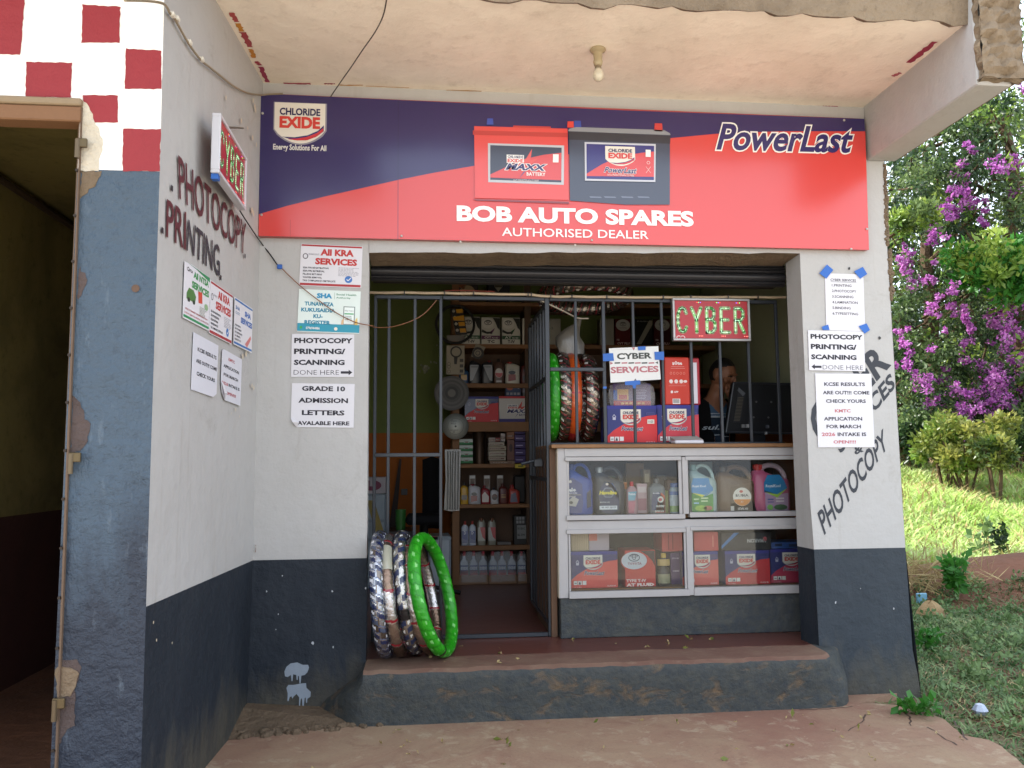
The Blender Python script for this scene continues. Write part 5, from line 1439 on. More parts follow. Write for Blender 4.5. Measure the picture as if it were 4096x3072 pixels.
def flask(c, x0, y0, x1, y1, Y, label, body, cap, draw, depth=None, m='plastic', shoulder=.72, neck=.28, skew=0.0, name='oil_bottle', group=None, cat='bottle', round_=False, zfix=None, capcol2=None):
    X0_, X1_, Z0_, Z1_ = rect(c, x0, y0, x1, y1, Y)
    if zfix is not None: Z0_ = zfix
    w, h = X1_ - X0_, Z1_ - Z0_; depth = depth or w * .55
    org = Vector((X0_, Y, Z0_)); t = thing(name, tuple(org), label, cat, group)
    mb = MB(); K = 14; e = 1.0 if round_ else .5
    rings = [(0, 0.02, .94), (.03, 0, 1), (shoulder * .6, 0, 1), (shoulder, 0, .98), (shoulder + .07, skew * .5, .8), (shoulder + .14, skew, neck + .08), (.90, skew, neck)]
    vs_ = []
    for (z, dx, s_) in rings:
        for k in range(K):
            th = 2 * PI * k / K; cs_, sn = math.cos(th), math.sin(th)
            xx = .5 + dx + .5 * s_ * (abs(cs_) ** e) * (1 if cs_ >= 0 else -1); yy = depth / 2 + depth / 2 * s_ * (abs(sn) ** e) * (1 if sn >= 0 else -1)
            vs_.append(org + Vector((w * xx, yy, h * z)))
    fs = [(i * K + k, i * K + (k + 1) % K, (i + 1) * K + (k + 1) % K, (i + 1) * K + k) for i in range(len(rings) - 1) for k in range(K)] + [tuple(range(K))]
    mb.add(vs_, fs, lin(body), m); mb.build('body', t, smooth=R_(50))
    mb = MB(); r0 = max(w * (neck / 2 + .03), .004); mb.lathe(org + Vector((w * (.5 + skew), depth / 2, h * .86)), [(r0, 0), (r0, h * .12), (r0 * .85, h * .14)], lin(cap), 'plastic', 12); mb.build('cap', t, smooth=R_(40))
    if draw:
        mb = MB()
        if round_:
            # label wrapped round the front
            K2 = 10; rw = w / 2 * 1.01
            for (z0, z1, col) in draw:
                v2 = []
                for k in range(K2 + 1):
                    th = PI + PI * k / K2
                    for z in (z0, z1): v2.append(org + Vector((w / 2 + rw * math.cos(th), depth / 2 + rw * (depth / w) * math.sin(th) - .0004, h * z)))
                mb.add(v2, [(2 * k, 2 * k + 2, 2 * k + 3, 2 * k + 1) for k in range(K2)], lin(col), 'gloss')
        else:
            F = Face(mb, org + Vector((0, -.0012, 0)), (1, 0, 0), (0, 0, 1), mat='gloss', lift=.0006); draw(F, w, h)
        mb.build('print', t)
    return t
YC = .405
zU, zLo = zsh1 + .001, zsh2 + .005
def d_elo(F, w, h):
    T, Rc = TX(F, w, h); F.poly([(w * .02, h * .04), (w * .5, h * .04), (w * .58, h * .2), (w * .55, h * .6), (w * .2, h * .72), (w * .02, h * .7)], '#26367c'); F.up()
    T('elo', .02, .47, .32, .55, '#f0f0f4', .05); T('MAXI ULTRA', .02, .56, .36, .59, '#dcdce6', .03); T('15W-40', .02, .63, .30, .66, '#e8e0d8', .02); Rc(.02, .60, .5, .62, '#8a8580')
    F.poly([(w * .02, h * .18), (w * .3, h * .16), (w * .42, h * .3), (w * .2, h * .36), (w * .02, h * .28)], '#b9b4b0'); F.up(); F.ell(w * .12, h * .24, w * .07, h * .03, '#3c3a3a', 10); F.ell(w * .1, h * .65, w * .06, h * .03, '#e4dcdc', 8)
    F.poly([(w * .72, h * .12), (w * .88, h * .16), (w * .88, h * .5), (w * .72, h * .42)], '#16193a')
def d_havo(F, w, h):
    T, Rc = TX(F, w, h)
    F.poly([(w * .2, h * .05), (w * .5, h * .0), (w * .75, h * .1), (w * .78, h * .42), (w * .5, h * .68), (w * .3, h * .70), (w * .08, h * .45)], '#1c2a55'); F.poly([(w * .3, h * .70), (w * .55, h * .66), (w * .75, h * .45), (w * .76, h * .3)], '#3a6cc0'); F.up()
    F.ell(w * .42, h * .46, w * .22, h * .12, '#8b93a6', 6); F.up(); F.ell(w * .42, h * .46, w * .18, h * .10, '#343c54', 6); F.up(); T('Havoline', .12, .50, .70, .585, '#e8d83a', .05, .2); Rc(.12, .82, .70, .9, '#dfe4ec'); F.up(); T('40 API SJ/CF', .18, .835, .66, .88, '#2a3358', .03); T('MOTOR OIL', .14, .73, .46, .76, '#dfe4ec', .02)
    F.ell(w * .38, h * .64, w * .05, h * .03, '#e4dcdc', 8)
def d_cool(F, w, h):
    T, Rc = TX(F, w, h)
    F.poly([(w * .03, h * .02), (w * .80, h * .02), (w * .80, h * .40), (w * .5, h * .34), (w * .03, h * .42)], '#3c8a34'); F.poly([(w * .03, h * .40), (w * .5, h * .33), (w * .80, h * .46), (w * .8, h * .52), (w * .7, h * .60), (w * .66, h * .72), (w * .10, h * .72), (w * .03, h * .6)], '#3c86c0'); F.up()
    F.poly([(w * .03, h * .42), (w * .4, h * .33), (w * .80, h * .47), (w * .5, h * .37)], '#d8d850'); T('Royal Kool', .06, .42, .55, .48, '#e8ecf4', .03, .1); F.ell(w * .6, h * .10, w * .16, h * .05, '#b9705a', 12); F.ell(w * .35, h * .10, w * .22, h * .06, '#9ac048', 12)
    Rc(.10, .70, .28, .73, '#cfe2b8'); Rc(.36, .68, .62, .71, '#cfe2b8'); Rc(.10, .78, .28, .81, '#9cc6e8'); Rc(.36, .74, .6, .77, '#cfe2b8')
def d_rubia(F, w, h):
    T, Rc = TX(F, w, h)
    F.poly([(w * .3, h * .03), (w * .97, h * .03), (w * .85, h * .42), (w * .6, h * .62), (w * .3, h * .56), (w * .28, h * .25)], '#5a4634'); F.poly([(w * .3, h * .03), (w * .97, h * .03), (w * .9, h * .24), (w * .3, h * .20)], '#2a2624'); F.up()
    F.ell(w * .60, h * .34, w * .24, h * .20, '#e8e2da', 24); F.up(); F.poly([(w * (.60 + .235 * math.cos(t)), h * (.34 + .195 * math.sin(t))) for t in [PI * 1.09 + PI * .82 * i / 10 for i in range(11)]], '#d8862c'); T('RUBIA', .43, .60, .77, .66, '#4a4a50', .03); T('XT', .56, .75, .64, .785, '#e8e2da', .02)
    F.ell(w * .58, h * .455, w * .05, h * .03, '#c0504a', 10); T('15W-40', .48, .89, .75, .95, '#d8d4d0', .03); Rc(.29, .86, .38, .96, '#c8c4c0')
def d_pink(F, w, h):
    T, Rc = TX(F, w, h)
    F.poly([(w * .28, h * .02), (w * .88, h * .02), (w * .90, h * .40), (w * .6, h * .36), (w * .28, h * .45)], '#b998b8'); F.poly([(w * .26, h * .42), (w * .6, h * .34), (w * .88, h * .50), (w * .80, h * .66), (w * .68, h * .78), (w * .36, h * .78), (w * .26, h * .62)], '#2c84bc'); F.up()
    F.poly([(w * .28, h * .42), (w * .6, h * .30), (w * .88, h * .50), (w * .6, h * .37)], '#a8cf50'); T('RoyalKool', .30, .42, .70, .50, '#e4ecf4', .03, .1); F.ell(w * .68, h * .10, w * .18, h * .06, '#4a6a4a', 12); F.ell(w * .4, h * .10, w * .08, h * .06, '#8abf6a', 10)
    Rc(.34, .72, .5, .75, '#5f68a0'); Rc(.56, .70, .78, .73, '#e8d8e0'); Rc(.34, .78, .5, .80, '#5f68a0'); Rc(.56, .76, .78, .79, '#e8d8e0')
jug('H', 236, 205, 440, 608, YC, 'blue engine oil jug at the left end of the upper counter shelf', '#2f4da0', '#2a3f88', d_elo, zfix=zU)
jug('H', 452, 232, 690, 608, YC + .01, 'charcoal oil jug with navy and yellow label in the counter', '#3c4048', '#b4b6b8', d_havo, zfix=zU, capm='metal')
jug('H', 1195, 212, 1412, 592, YC, 'pale clear coolant jug with green and blue label in the counter', '#a9c0c0', '#7fa0a0', d_cool, zfix=zU, m='gloss')
jug('H', 1416, 226, 1712, 590, YC, 'bronze oil jug with round white and orange label in the counter', '#6d5644', '#4a3c30', d_rubia, zfix=zU)
jug('H', 1692, 210, 1985, 592, YC, 'pink coolant jug with red cap at the right of the upper counter shelf', '#c05a80', '#c8302c', d_pink, hcol='#b8a0b0', zfix=zU, m='gloss')
carton('H', 618, 350, 700, 605, YC + .06, .08, 'narrow corrugated box with orange top behind the charcoal jug', d_plain(bits=[(0, 0, 1, .22, '#c07030'), (.15, .52, .8, .96, '#8a2030')]), '#7a776a', zfix=zU)
def d_prem(F, w, h):
    T, Rc = TX(F, w, h); F.poly([(w * .1, h * .68), (w * .9, h * .70), (w * .7, h * .42), (w * .1, h * .42)], '#6aa0b8'); F.poly([(w * .1, h * .03), (w * .6, h * .03), (w * .75, h * .4), (w * .1, h * .38)], '#b8687c'); F.up(); T('Premium', .14, .34, .74, .42, '#e8eaf0', .03)
flask('H', 700, 345, 785, 600, YC, 'pinkish bottle with red cap in the middle of the upper counter shelf', '#a8848c', '#d03038', d_prem, zfix=zU)
carton('H', 775, 360, 858, 600, YC + .04, .03, 'pale pink printed pouch leaning beside the red capped bottle', d_plain(bits=[(.1, .1, .9, .3, '#c8b8bc'), (.1, .5, .9, .9, '#9c6a74')]), '#b79ba0', zfix=zU, name='pouch', cat='pouch')
def d_hiperf(F, w, h):
    T, Rc = TX(F, w, h); F.poly([(w * .12, h * .10), (w * .90, h * .03), (w * .90, h * .4), (w * .6, h * .62), (w * .2, h * .60), (w * .12, h * .3)], '#3c4468'); F.poly([(w * .35, h * .03), (w * .92, h * .03), (w * .92, h * .50), (w * .7, h * .60), (w * .5, h * .35)], '#c85a3c'); F.up()
    F.ell(w * .66, h * .40, w * .18, h * .09, '#d8d4d0', 14); F.up(); F.ell(w * .64, h * .40, w * .11, h * .05, '#a8404c', 10); T('HI-PERF', .38, .76, .88, .82, '#e8e0dc', .03, .15); T('20W-50', .30, .90, .84, .96, '#e8e0dc', .03, .1); T('BOXER', .22, .40, .6, .44, '#e0e0ea', .03)
flask('H', 872, 320, 1005, 598, YC, 'grey oil bottle with orange and blue label in the counter', '#6f7478', '#55585c', d_hiperf, zfix=zU)
carton('H', 1000, 415, 1022, 595, YC + .05, .05, 'thin yellow green box beside the blue spray can', None, '#a8ae68', zfix=zU)
flask('H', 1038, 355, 1115, 592, YC, 'blue and white spray can with blue cap in the counter', '#8fa6b8', '#3c66a8', [(.05, .25, '#6d9a54'), (.25, .6, '#a8b8c4'), (.6, .72, '#3c66a8')], shoulder=.78, neck=.8, round_=True, zfix=zU, name='spray_can', cat='can')
carton('H', 690, 200, 830, 300, YC + .3, .05, 'brown cardboard box stored at the back of the upper counter shelf', None, '#7a5c3c', zfix=zU)
carton('H', 1195, 190, 1368, 340, YC + .32, .02, 'pale blue card panel behind the clear coolant jug', None, '#8fa8ae', zfix=zU)
carton('H', 262, 890, 626, 1195, YC, .20, 'navy and red battery carton at the left of the lower counter shelf', d_power('CLASS A', red='#d8544a'), '#35356c', zfix=zLo)
def d_toy(F, w, h):
    T, Rc = TX(F, w, h); F.poly([(w * .5, h * .98), (w * .98, h * .98), (w * .98, h * .55), (w * .9, h * .7), (w * .75, h * .85)], '#3a2828'); F.up()
    F.ell(w * .30, h * .70, w * .44, h * .26, '#b9302c', 24); F.up(); F.ell(w * .30, h * .72, w * .42, h * .24, '#c8ccd4', 24); F.up(); emblem(F, w * .30, h * .80, w * .19, '#5a5f6c'); T('TOYOTA', .09, .33, .54, .40, '#8c3040', .03); T('TYPE T-IV', .03, .79, .68, .87, '#f0dcd8', .04); T('AT FLUID', .03, .90, .95, .99, '#f0dcd8', .06)
carton('H', 684, 880, 922, 1190, YC, .16, 'red transmission fluid box with white round emblem panel in the counter', d_toy, '#c43c34', zfix=zLo)
flask('H', 945, 905, 1042, 1190, YC, 'dark round bottle with yellow cap on the lower counter shelf', '#2c2420', '#c8a438', [(.08, .36, '#8c8a6c'), (.62, .82, '#b89a58')], shoulder=.45, neck=.36, round_=True, zfix=zLo)
carton('H', 1042, 900, 1150, 1190, YC + .05, .14, 'purple box at the right of the lower left counter pane', d_plain([('CMS', .1, .55, .6, .6), ('STOCK', .1, .15, .6, .2)], '#c8b8d0'), '#5a3c68', zfix=zLo)
carton('H', 970, 742, 1132, 890, YC + .06, .16, 'coral red box lying on the purple box in the counter', d_plain(bits=[(.3, .1, .35, .9, '#8c2c2c'), (.5, .1, .55, .9, '#8c2c2c')]), '#c8504a')
carton('H', 262, 745, 400, 888, YC + .05, .15, 'tan corrugated box on top of the left counter carton', d_plain(bits=[(.05 + .1 * i, 0, .08 + .1 * i, 1, '#b09a7c') for i in range(9)]), '#c2ab8c')
carton('H', 403, 750, 560, 888, YC + .05, .15, 'pinkish white box beside the tan one on the counter carton', d_plain(bits=[(0, 0, .4, .4, '#d87a68')]), '#b8a8b0')
carton('H', 1130, 890, 1412, 1160, YC + .01, .16, 'battery carton half hidden behind the middle stile of the counter', d_power(red='#d8665c', sx=.35, sw=.42), '#4c4070', zfix=zLo)
carton('H', 1222, 737, 1412, 886, YC + .02, .14, 'plain coral red box on the half hidden carton', d_plain(bits=[(.75, .2, .8, .8, '#e08a80')]), '#c84e4a')
def d_black(F, w, h):
    v, f, asp = glyphs('AMARON', .03, 0, 2)
    F.mb.add([F.pt(w * (.92 - .40 * p[0]), h * (.42 + .22 * (1 - p[1])) ) for p in v], f, '#b8b8b8', F.mat)
    F.poly([(0, h * .28), (w * .26, h), (w * .36, h), (w * .0, h * .1)][::-1], '#3c74b0'); F.ell(w * .88, h * .62, w * .04, h * .14, '#b8525a', 10)
carton('H', 1436, 742, 1822, 880, YC, .20, 'black battery box upside down on the right counter cartons', d_black, '#18181c')
carton('H', 1420, 880, 1465, 1158, YC + .12, .10, 'narrow black box between the two counter cartons', None, '#1a1a1e', zfix=zLo)
carton('H', 1466, 883, 1814, 1158, YC, .20, 'navy and red battery carton under the black box in the counter', d_power(red='#c42c34'), '#29306c', zfix=zLo)
carton('H', 1820, 870, 2170, 1156, YC + .02, .20, 'battery carton cut off by the pillar at the right of the counter', d_power(red='#b82c50'), '#29306c', zfix=zLo)
carton('H', 1826, 815, 2100, 870, YC + .06, .16, 'blue top box lying on the rightmost counter carton', d_plain(bits=[(.1, .2, .3, .6, '#22304c'), (.5, .3, .8, .7, '#22304c')]), '#3a5c9c')

for (x0, y0, x1, y1, Y_, col, lb, bits) in (
        (505, 300, 610, 606, .56, '#4c5a44', 'dull green oil box behind the charcoal jug in the counter', [(.1, .2, .9, .5, '#8c8c50')]),
        (830, 250, 885, 600, .55, '#7d6a52', 'tall brown stick like carton behind the grey oil bottle', [(.2, .1, .8, .3, '#a89a80')]),
        (1015, 330, 1050, 598, .57, '#5c3a34', 'narrow maroon box behind the yellow green box in the counter', None),
        (930, 290, 1010, 600, .62, '#34383e', 'dark square box at the back of the upper left counter bay', [(.1, .55, .9, .85, '#6a6f76')]),
        (1378, 330, 1430, 592, .56, '#3a4a2c', 'dark green box between the clear and bronze jugs', [(.1, .2, .9, .6, '#8a8c4c')]),
        (1640, 300, 1700, 590, .58, '#2c3a5c', 'dark blue box behind the bronze and pink jugs', [(.1, .3, .9, .6, '#a0a4b0')])):
    carton('H', x0, y0, x1, y1, Y_, .06, lb, d_plain(bits=bits), col, zfix=zU)

# on the counter top, behind the bars
ZC_ = zt1 + .001
carton('F', 662, 1050, 1062, 1345, .50, .17, 'battery carton with date sticker on the counter behind the bars', d_power(date=True), '#2c3272', zfix=ZC_)
carton('F', 1066, 1046, 1398, 1345, .50, .17, 'battery carton beside the one with the date sticker, under the orange paper pack', d_power(sx=.24, sw=.46, red='#c63a48'), '#2c3272', zfix=ZC_)
zc_top = y_('F', 800, 1050, .50).z
# clear bag of mixed goods
bag = thing('goods_bag', tuple(y_('F', 870, 1048, .53)), 'clear plastic bag of purple and red packets on the left counter carton', 'bag')
xa, xb_, za, zb_ = rect('F', 690, 850, 1060, 1048, .53)
m = MB(); m.box(xa + .02, xb_ - .03, .55, .64, zc_top + .001, zb_ - .015, '#5c4a78', 'card')
F = Face(m, (xa + .02, .549, zc_top), (1, 0, 0), (0, 0, 1), mat='card'); w, h = xb_ - xa - .05, zb_ - zc_top - .015
F.rect(0, 0, w, h * .24, '#b8342e'); F.rect(w * .1, h * .28, w * .4, h * .75, '#c89a4a'); F.up(); F.rect(w * .14, h * .3, w * .36, h * .5, '#b83a34'); F.rect(0, h * .3, w * .1, h * .7, '#2c5cb0')
for i in range(9): F.rect(w * .55, h * (.32 + .07 * i), w * (.85 + .02 * (i % 3)), h * (.35 + .07 * i), '#9c94b4')
for i in range(6): F.rect(w * (.2 + .11 * i), h * .08, w * (.28 + .11 * i), h * .17, '#d8a24c')
m.build('packets', bag)
m = MB(); r = random.Random(4); K = 18; vs_ = []
for z, s_ in ((0, 1.0), (.25, 1.06), (.6, 1.04), (.9, .96), (1.1, .6), (1.25, .25)):
    for k in range(K):
        th = 2 * PI * k / K; q_ = 1 + (r.random() - .5) * .08
        vs_.append(((xa + xb_) / 2 + (xb_ - xa) * .5 * s_ * q_ * math.copysign(abs(math.cos(th)) ** .6, math.cos(th)), .60 + .065 * s_ * q_ * math.copysign(abs(math.sin(th)) ** .6, math.sin(th)), zc_top + .002 + (zb_ - zc_top) * z * .9))
m.add(vs_, [(i * K + k, i * K + (k + 1) % K, (i + 1) * K + (k + 1) % K, (i + 1) * K + k) for i in range(5) for k in range(K)], (1, 1, 1), 'clear_film'); m.build('film', bag, smooth=True)
# reams of paper
def d_ream(F, w, h):
    T, Rc = TX(F, w, h); T('aOne', .32, .08, .72, .17, '#f0e0dc', .05); Rc(.28, .20, .8, .205, '#e8c0b8'); Rc(.26, .235, .82, .24, '#e8c0b8')
    for i in range(5): F.ring(w * (.26 + .13 * i), h * .66, w * .045, h * .03, w * .012, '#e89a88', 6)
    for i in range(3): F.ell(w * (.26 + .2 * i), h * .49, w * .075, h * .042, '#eedcd6', 12)
    F.ell(w * .82, h * .49, w * .08, h * .03, '#eedcd6', 8); Rc(.16, .60, .84, .604, '#e8b0a4'); Rc(.2, .56, .8, .564, '#e8b0a4'); T('APP', .36, .71, .54, .75, '#f0e0dc', .04); F.ell(w * .28, h * .27, w * .05, h * .03, '#f0e0dc', 10)
    Rc(.30, .87, .60, .98, '#e8e2de'); F.up()
    for i in range(8): Rc(.33 + .03 * i, .88, .345 + .03 * i, .96, '#2a2624')
pk = carton('F', 1122, 660, 1325, 1045, .515, .05, 'orange red paper ream pack standing on the right carton', d_ream, '#cc3a28', bev=.006, name='paper_pack', cat='pack')
pk2 = carton('F', 1100, 670, 1140, 1045, .56, .04, 'dark red pack edge behind the orange paper pack', None, '#a82830', bev=.006, name='paper_pack', cat='pack')
pk3 = carton('F', 1318, 668, 1404, 1045, .54, .04, 'crimson pack with white label leaning right of the orange one', d_plain(bits=[(.15, .10, .75, .97, '#d8d4dc')]), '#a82c38', bev=.006, name='paper_pack', cat='pack'); pk3.rotation_euler = (0, .0, -.15)
# folded papers on the counter edge
m = MB(); a, b, z0, z1 = rect('F', 1200, 1322, 1432, 1362, .36)
m.box(a, b, .345, .46, ZC_, z1 - .004, '#c9c8d0', 'paper', bev=.005)
m.add([(a, .345, z1 - .003), (b, .350, z1 - .003), (b - .01, .44, z1 + .022), (a, .44, z1 + .018), (a, .43, z1 - .003), (b, .43, z1 - .003)], [(0, 1, 2, 3), (0, 3, 4), (1, 5, 2)], lin('#a8a49c'), 'paper')
m.build('folded_papers', label='folded white papers lying on the counter edge in front of the bars', cat='papers')
# hand-made CYBER SERVICES card taped to the bars
def card_at():
    Y = GY - .022
    q = [y_('F', *p, Y) for p in ((676, 590), (1072, 572), (1092, 840), (688, 866))]
    mb = MB(); mb.prism([q[3], q[2], q[1], q[0]], (0, .0015, 0), lin('#dcdcda'), 'paper')
    F = Face(mb, (0, Y, 0), (1, 0, 0), (0, 0, 1), mat='card', lift=.0005)
    A = lambda *p: F.ab('F', *p)
    F.textq('CYBER', [A(738, 630), A(1018, 622), A(1020, 672), A(740, 680)], '#3f423e', .04, res=3)
    F.textq('SERVICES', [A(687, 740), A(1072, 730), A(1076, 780), A(690, 792)], '#b06a72', .04, res=3)
    for i, x in enumerate((720, 777, 832, 884, 938, 994)): F.poly([A(x, 703), A(x, 714), A(x + 46, 712), A(x + 46, 701)], '#3f423e' if i % 2 == 0 else '#b06a72')
    F.poly([A(685, 698), A(685, 722), A(710, 710)], '#b06a72'); F.poly([A(1070, 694), A(1047, 705), A(1071, 716)], '#4f524e')
    F.poly([A(860, 583), A(874, 608), A(886, 583)], '#b06a72'); F.poly([A(876, 850), A(900, 850), A(887, 832)], '#6c6e6a')
    F.line([A(690, 604), A(905, 596)], .001, '#a8a8a8')
    mb.build('card', label='hand made white CYBER SERVICES card taped to the window bars', cat='card')
card_at()
for pts, lb in (([(626, 634), (708, 628), (716, 690), (628, 694)], 'blue tape at the left edge of the card on the bars'), ([(1040, 618), (1118, 616), (1118, 684), (1045, 682)], 'blue tape at the right edge of the card on the bars'),
                ([(908, 576), (970, 573), (970, 603), (910, 606)], 'small blue tape on the top edge of the card'), ([(802, 856), (925, 846), (928, 880), (893, 884), (890, 912), (868, 912), (866, 886), (806, 886)], 'blue tape fixing the foot of the card to a bar'),
                ([(628, 897), (657, 897), (657, 914), (628, 914)], 'scrap of blue tape on the thick bar beside the card')):
    tape('F', pts, GY - .026, lb)
# ------------------------------------------------------------------ shelving and the goods on it
SYF = 2.30
su = thing('shelf_unit', (.9, SYF, ZF), 'rough timber shelf unit against the back wall, crowded with car goods', 'shelves')
TIM = lin('#9a6a3e')
def board(x0, x1, z0, z1, name='shelf', y0=SYF, y1=SYF + .36, col=TIM):
    m = MB(); m.box(x0, x1, y0, y1, z0, z1, col, 'wood', bev=.002); return m.build(name, su)
px0, px1 = y_('G', 714, 600, SYF).x, y_('G', 764, 600, SYF).x
SXR = 2.28
board(px0, px1, ZF, y_('E', 860, 262, SYF).z, 'post', SYF, SYF + .04)
board(px0, px1, ZF, y_('E', 860, 262, SYF).z, 'post', SYF + .36, SYF + .40)
mx = y_('G', 1232, 600, SYF).x
board(mx, mx + .05, ZF, y_('E', 860, 262, SYF).z, 'post', SYF + .003, SYF + .04, lin('#5c4028'))
board(mx + .003, mx + .047, ZF, 1.3, 'side_board', SYF + .04, SYF + .36, lin('#5a3f2a'))
SH = {}
for key, (c, ya, yb) in {'a': ('E', 432, 462), 'b': ('E', 780, 815), 'c': ('E', 1106, 1143), 'd': ('E', 1426, 1506), 'e': ('G', 183, 210), 'f': ('G', 464, 490), 'g': ('G', 752, 785)}.items():
    z1, z0 = y_(c, 1100, ya, SYF).z, y_(c, 1100, yb, SYF).z
    board(px1 + .001 if key not in 'e' else px1 + .001, SXR, z0, z1, 'shelf', SYF - .004)
    SH[key] = z1 + .001
m = MB(); m.box(px1 + .002, SXR, SYF + .36, SYF + .37, ZF + .001, .98, lin('#6a4a30'), 'wood'); m.build('back_board', su)
Y5 = SYF + .02
G5 = 'transmission fluid cans on the back shelf'
carton('E', 925, 552, 1080, 778, Y5, .10, 'silver fluid can partly behind the hanging black belt', d_can('#2c5a34', 'AT', 'T-IV'), '#a8a498', m='metal', cat='can', name='fluid_can', zfix=SH['b'], bev=.006)
carton('E', 1088, 557, 1246, 778, Y5, .10, 'silver fluid can with purple band reading CVT FLUID TC', d_can('#5c2850', 'CVT', 'TC'), '#a8a498', m='metal', cat='can', name='fluid_can', zfix=SH['b'], bev=.006)
carton('E', 1258, 560, 1413, 780, Y5, .10, 'silver fluid can with green band reading AT FLUID T-IV, beside the purple banded one', d_can('#1e4a2c', 'AT', 'T-IV'), '#a8a498', m='metal', cat='can', name='fluid_can', zfix=SH['b'], bev=.006)
def d_hmm(F, w, h):
    T, Rc = TX(F, w, h); T('HMM', .16, .36, .72, .50, '#22242a', .04); Rc(.2, .22, .5, .225, '#77787c')
    for i in range(3): Rc(.16, .56 + .05 * i, .7 - .1 * i, .585 + .05 * i, '#77787c')
    F.text('H', w * .25, h * .86, w * .42, h * .94, '#77787c', .0, res=1)
carton('E', 1426, 566, 1560, 784, Y5, .10, 'off white fluid can marked HMM at the end of the can row', d_hmm, '#c4c0b2', m='metal', cat='can', name='fluid_can', zfix=SH['b'], bev=.005)
carton('F', 150, 350, 290, 565, Y5, .10, 'pale can seen behind the gate post and bars', d_plain([('-3', .35, .32, .55, .42)]), '#a09c90', m='metal', cat='can', name='fluid_can', bev=.005, zfix=SH['b'])
carton('F', 600, 350, 718, 562, Y5, .10, 'grey can behind the thick bar of the window', d_plain(bits=[(.3, .1, .35, .9, '#8a887e')]), '#9a968a', m='metal', cat='can', name='fluid_can', bev=.005, zfix=SH['b'])
def d_redcan(F, w, h):
    T, Rc = TX(F, w, h); F.ell(w * .52, h * .76, w * .44, h * .22, '#b4b0a8', 20); F.up(); emblem(F, w * .52, h * .80, w * .20, '#4a4440'); T('TOYOTA', .30, .32, .74, .37, '#6a4044', .02); T('FE', .12, .76, .28, .83, '#c8b0ac', .03); T('CVT FLU', .12, .88, .92, .97, '#c8b0ac', .04)
carton('F', 722, 352, 852, 564, Y5, .10, 'dark red fluid can with white emblem behind the window bars', d_redcan, '#5c1a1c', m='metal', cat='can', name='fluid_can', bev=.005, zfix=SH['b'])
carton('F', 1034, 352, 1170, 564, Y5, .10, 'second dark red fluid can, right of the black pouch', d_redcan, '#481618', m='metal', cat='can', name='fluid_can', bev=.005, zfix=SH['b'])
def d_sub(F, w, h):
    T, Rc = TX(F, w, h); T('SUBARU', .15, .06, .75, .11, '#8a8a84', .03); F.poly([(w * .1, h * .05), (w * .35, h * .05), (w * .98, h * .8), (w * .98, h * .95), (w * .8, h * .95)], '#8a8678')
carton('F', 880, 355, 1030, 564, Y5, .08, 'black and grey oil can between the two dark red cans', d_sub, '#1c1c1c', m='metal', cat='can', name='fluid_can', bev=.005, zfix=SH['b'])
# top shelf
def d_top1(F, w, h):
    T, Rc = TX(F, w, h); F.ell(w * .55, h * .52, w * .32, h * .30, '#a8906c', 20); F.poly([(w * .15, h * .98), (w * .15, h * .75), (w * .4, h * .62), (w * .5, h * .85)], '#8c5228'); F.up(); T('CLASSIC', .34, .44, .78, .54, '#5a3c28', .03); T('20W-50', .38, .80, .70, .88, '#8c8880', .03); Rc(.16, .78, .26, .90, '#8c8880')
carton('E', 868, 262, 1060, 425, Y5, .2, 'dark oil jug box with round beige label on the top shelf', d_top1, '#2c221e', zfix=SH['a'])
def d_top2(F, w, h):
    T, Rc = TX(F, w, h); F.poly([(w * .3, h * .92), (w * .62, h * .92), (w * .66, h * .75), (w * .46, h * .52), (w * .28, h * .75)], '#8d8676'); F.up(); Rc(.30, .15, .64, .27, '#4c4230')
carton('E', 1148, 262, 1325, 425, Y5, .2, 'near black oil jug box with a shield badge on the top shelf', d_top2, '#16161c', zfix=SH['a'])
# third row
flask('E', 905, 975, 985, 1102, Y5, 'blue oil bottle with yellow label on the upper middle shelf', '#274a70', '#22405c', lambda F, w, h: F.rect(w * .2, h * .2, w * .8, h * .55, '#b88c30'), zfix=SH['c'])
for x, lb in ((990, 'black and silver pouch bottle beside the blue one'), (1090, 'black and silver pouch bottle left of the brown bottle')):
    s_ = 1 if x < 1000 else -1
    def d_p(F, w, h, s_=s_):
        X = (lambda x: w * x) if s_ > 0 else (lambda x: w * (1 - x))
        F.poly([(X(.05), h * .8), (X(.85), h * .8), (X(.7), h * .6), (X(.3), h * .15), (X(.05), h * .1)][::s_ or 1], '#8c8c8c'); F.up(); F.rect(w * .15, h * .7, w * .8, h * .73, '#3a3a3c')
    flask('E', x, 915, x + 95, 1104, Y5, lb, '#2c2c30', '#1c1c1e' if x < 1000 else '#7c2c28', d_p, zfix=SH['c'], shoulder=.82, neck=.3, skew=-.2 if x < 1000 else .2)
def d_round(lab, c2):
    def d(F, w, h): F.ell(w * .5, h * .42, w * .36, h * .19, lab, 18); F.up(); F.poly([(w * (.5 + .34 * math.cos(t)), h * (.42 + .18 * math.sin(t))) for t in [PI + PI * i / 8 for i in range(9)]], c2); F.rect(w * .25, h * .05, w * .75, h * .12, '#b8b0a8')
    return d
flask('E', 1190, 900, 1280, 1104, Y5, 'brown oil bottle with round white and red label on the back shelf', '#5a3f34', '#2a1e1a', d_round('#c8beb4', '#b03a34'), zfix=SH['c'])
def d_white(F, w, h):
    F.poly([(w * .2, h * .1), (w * .7, h * .16), (w * .7, h * .42), (w * .2, h * .42)], '#8c3a30'); F.ell(w * .46, h * .5, w * .24, h * .09, '#2a2424', 14); F.rect(w * .3, h * .64, w * .6, h * .66, '#777777')
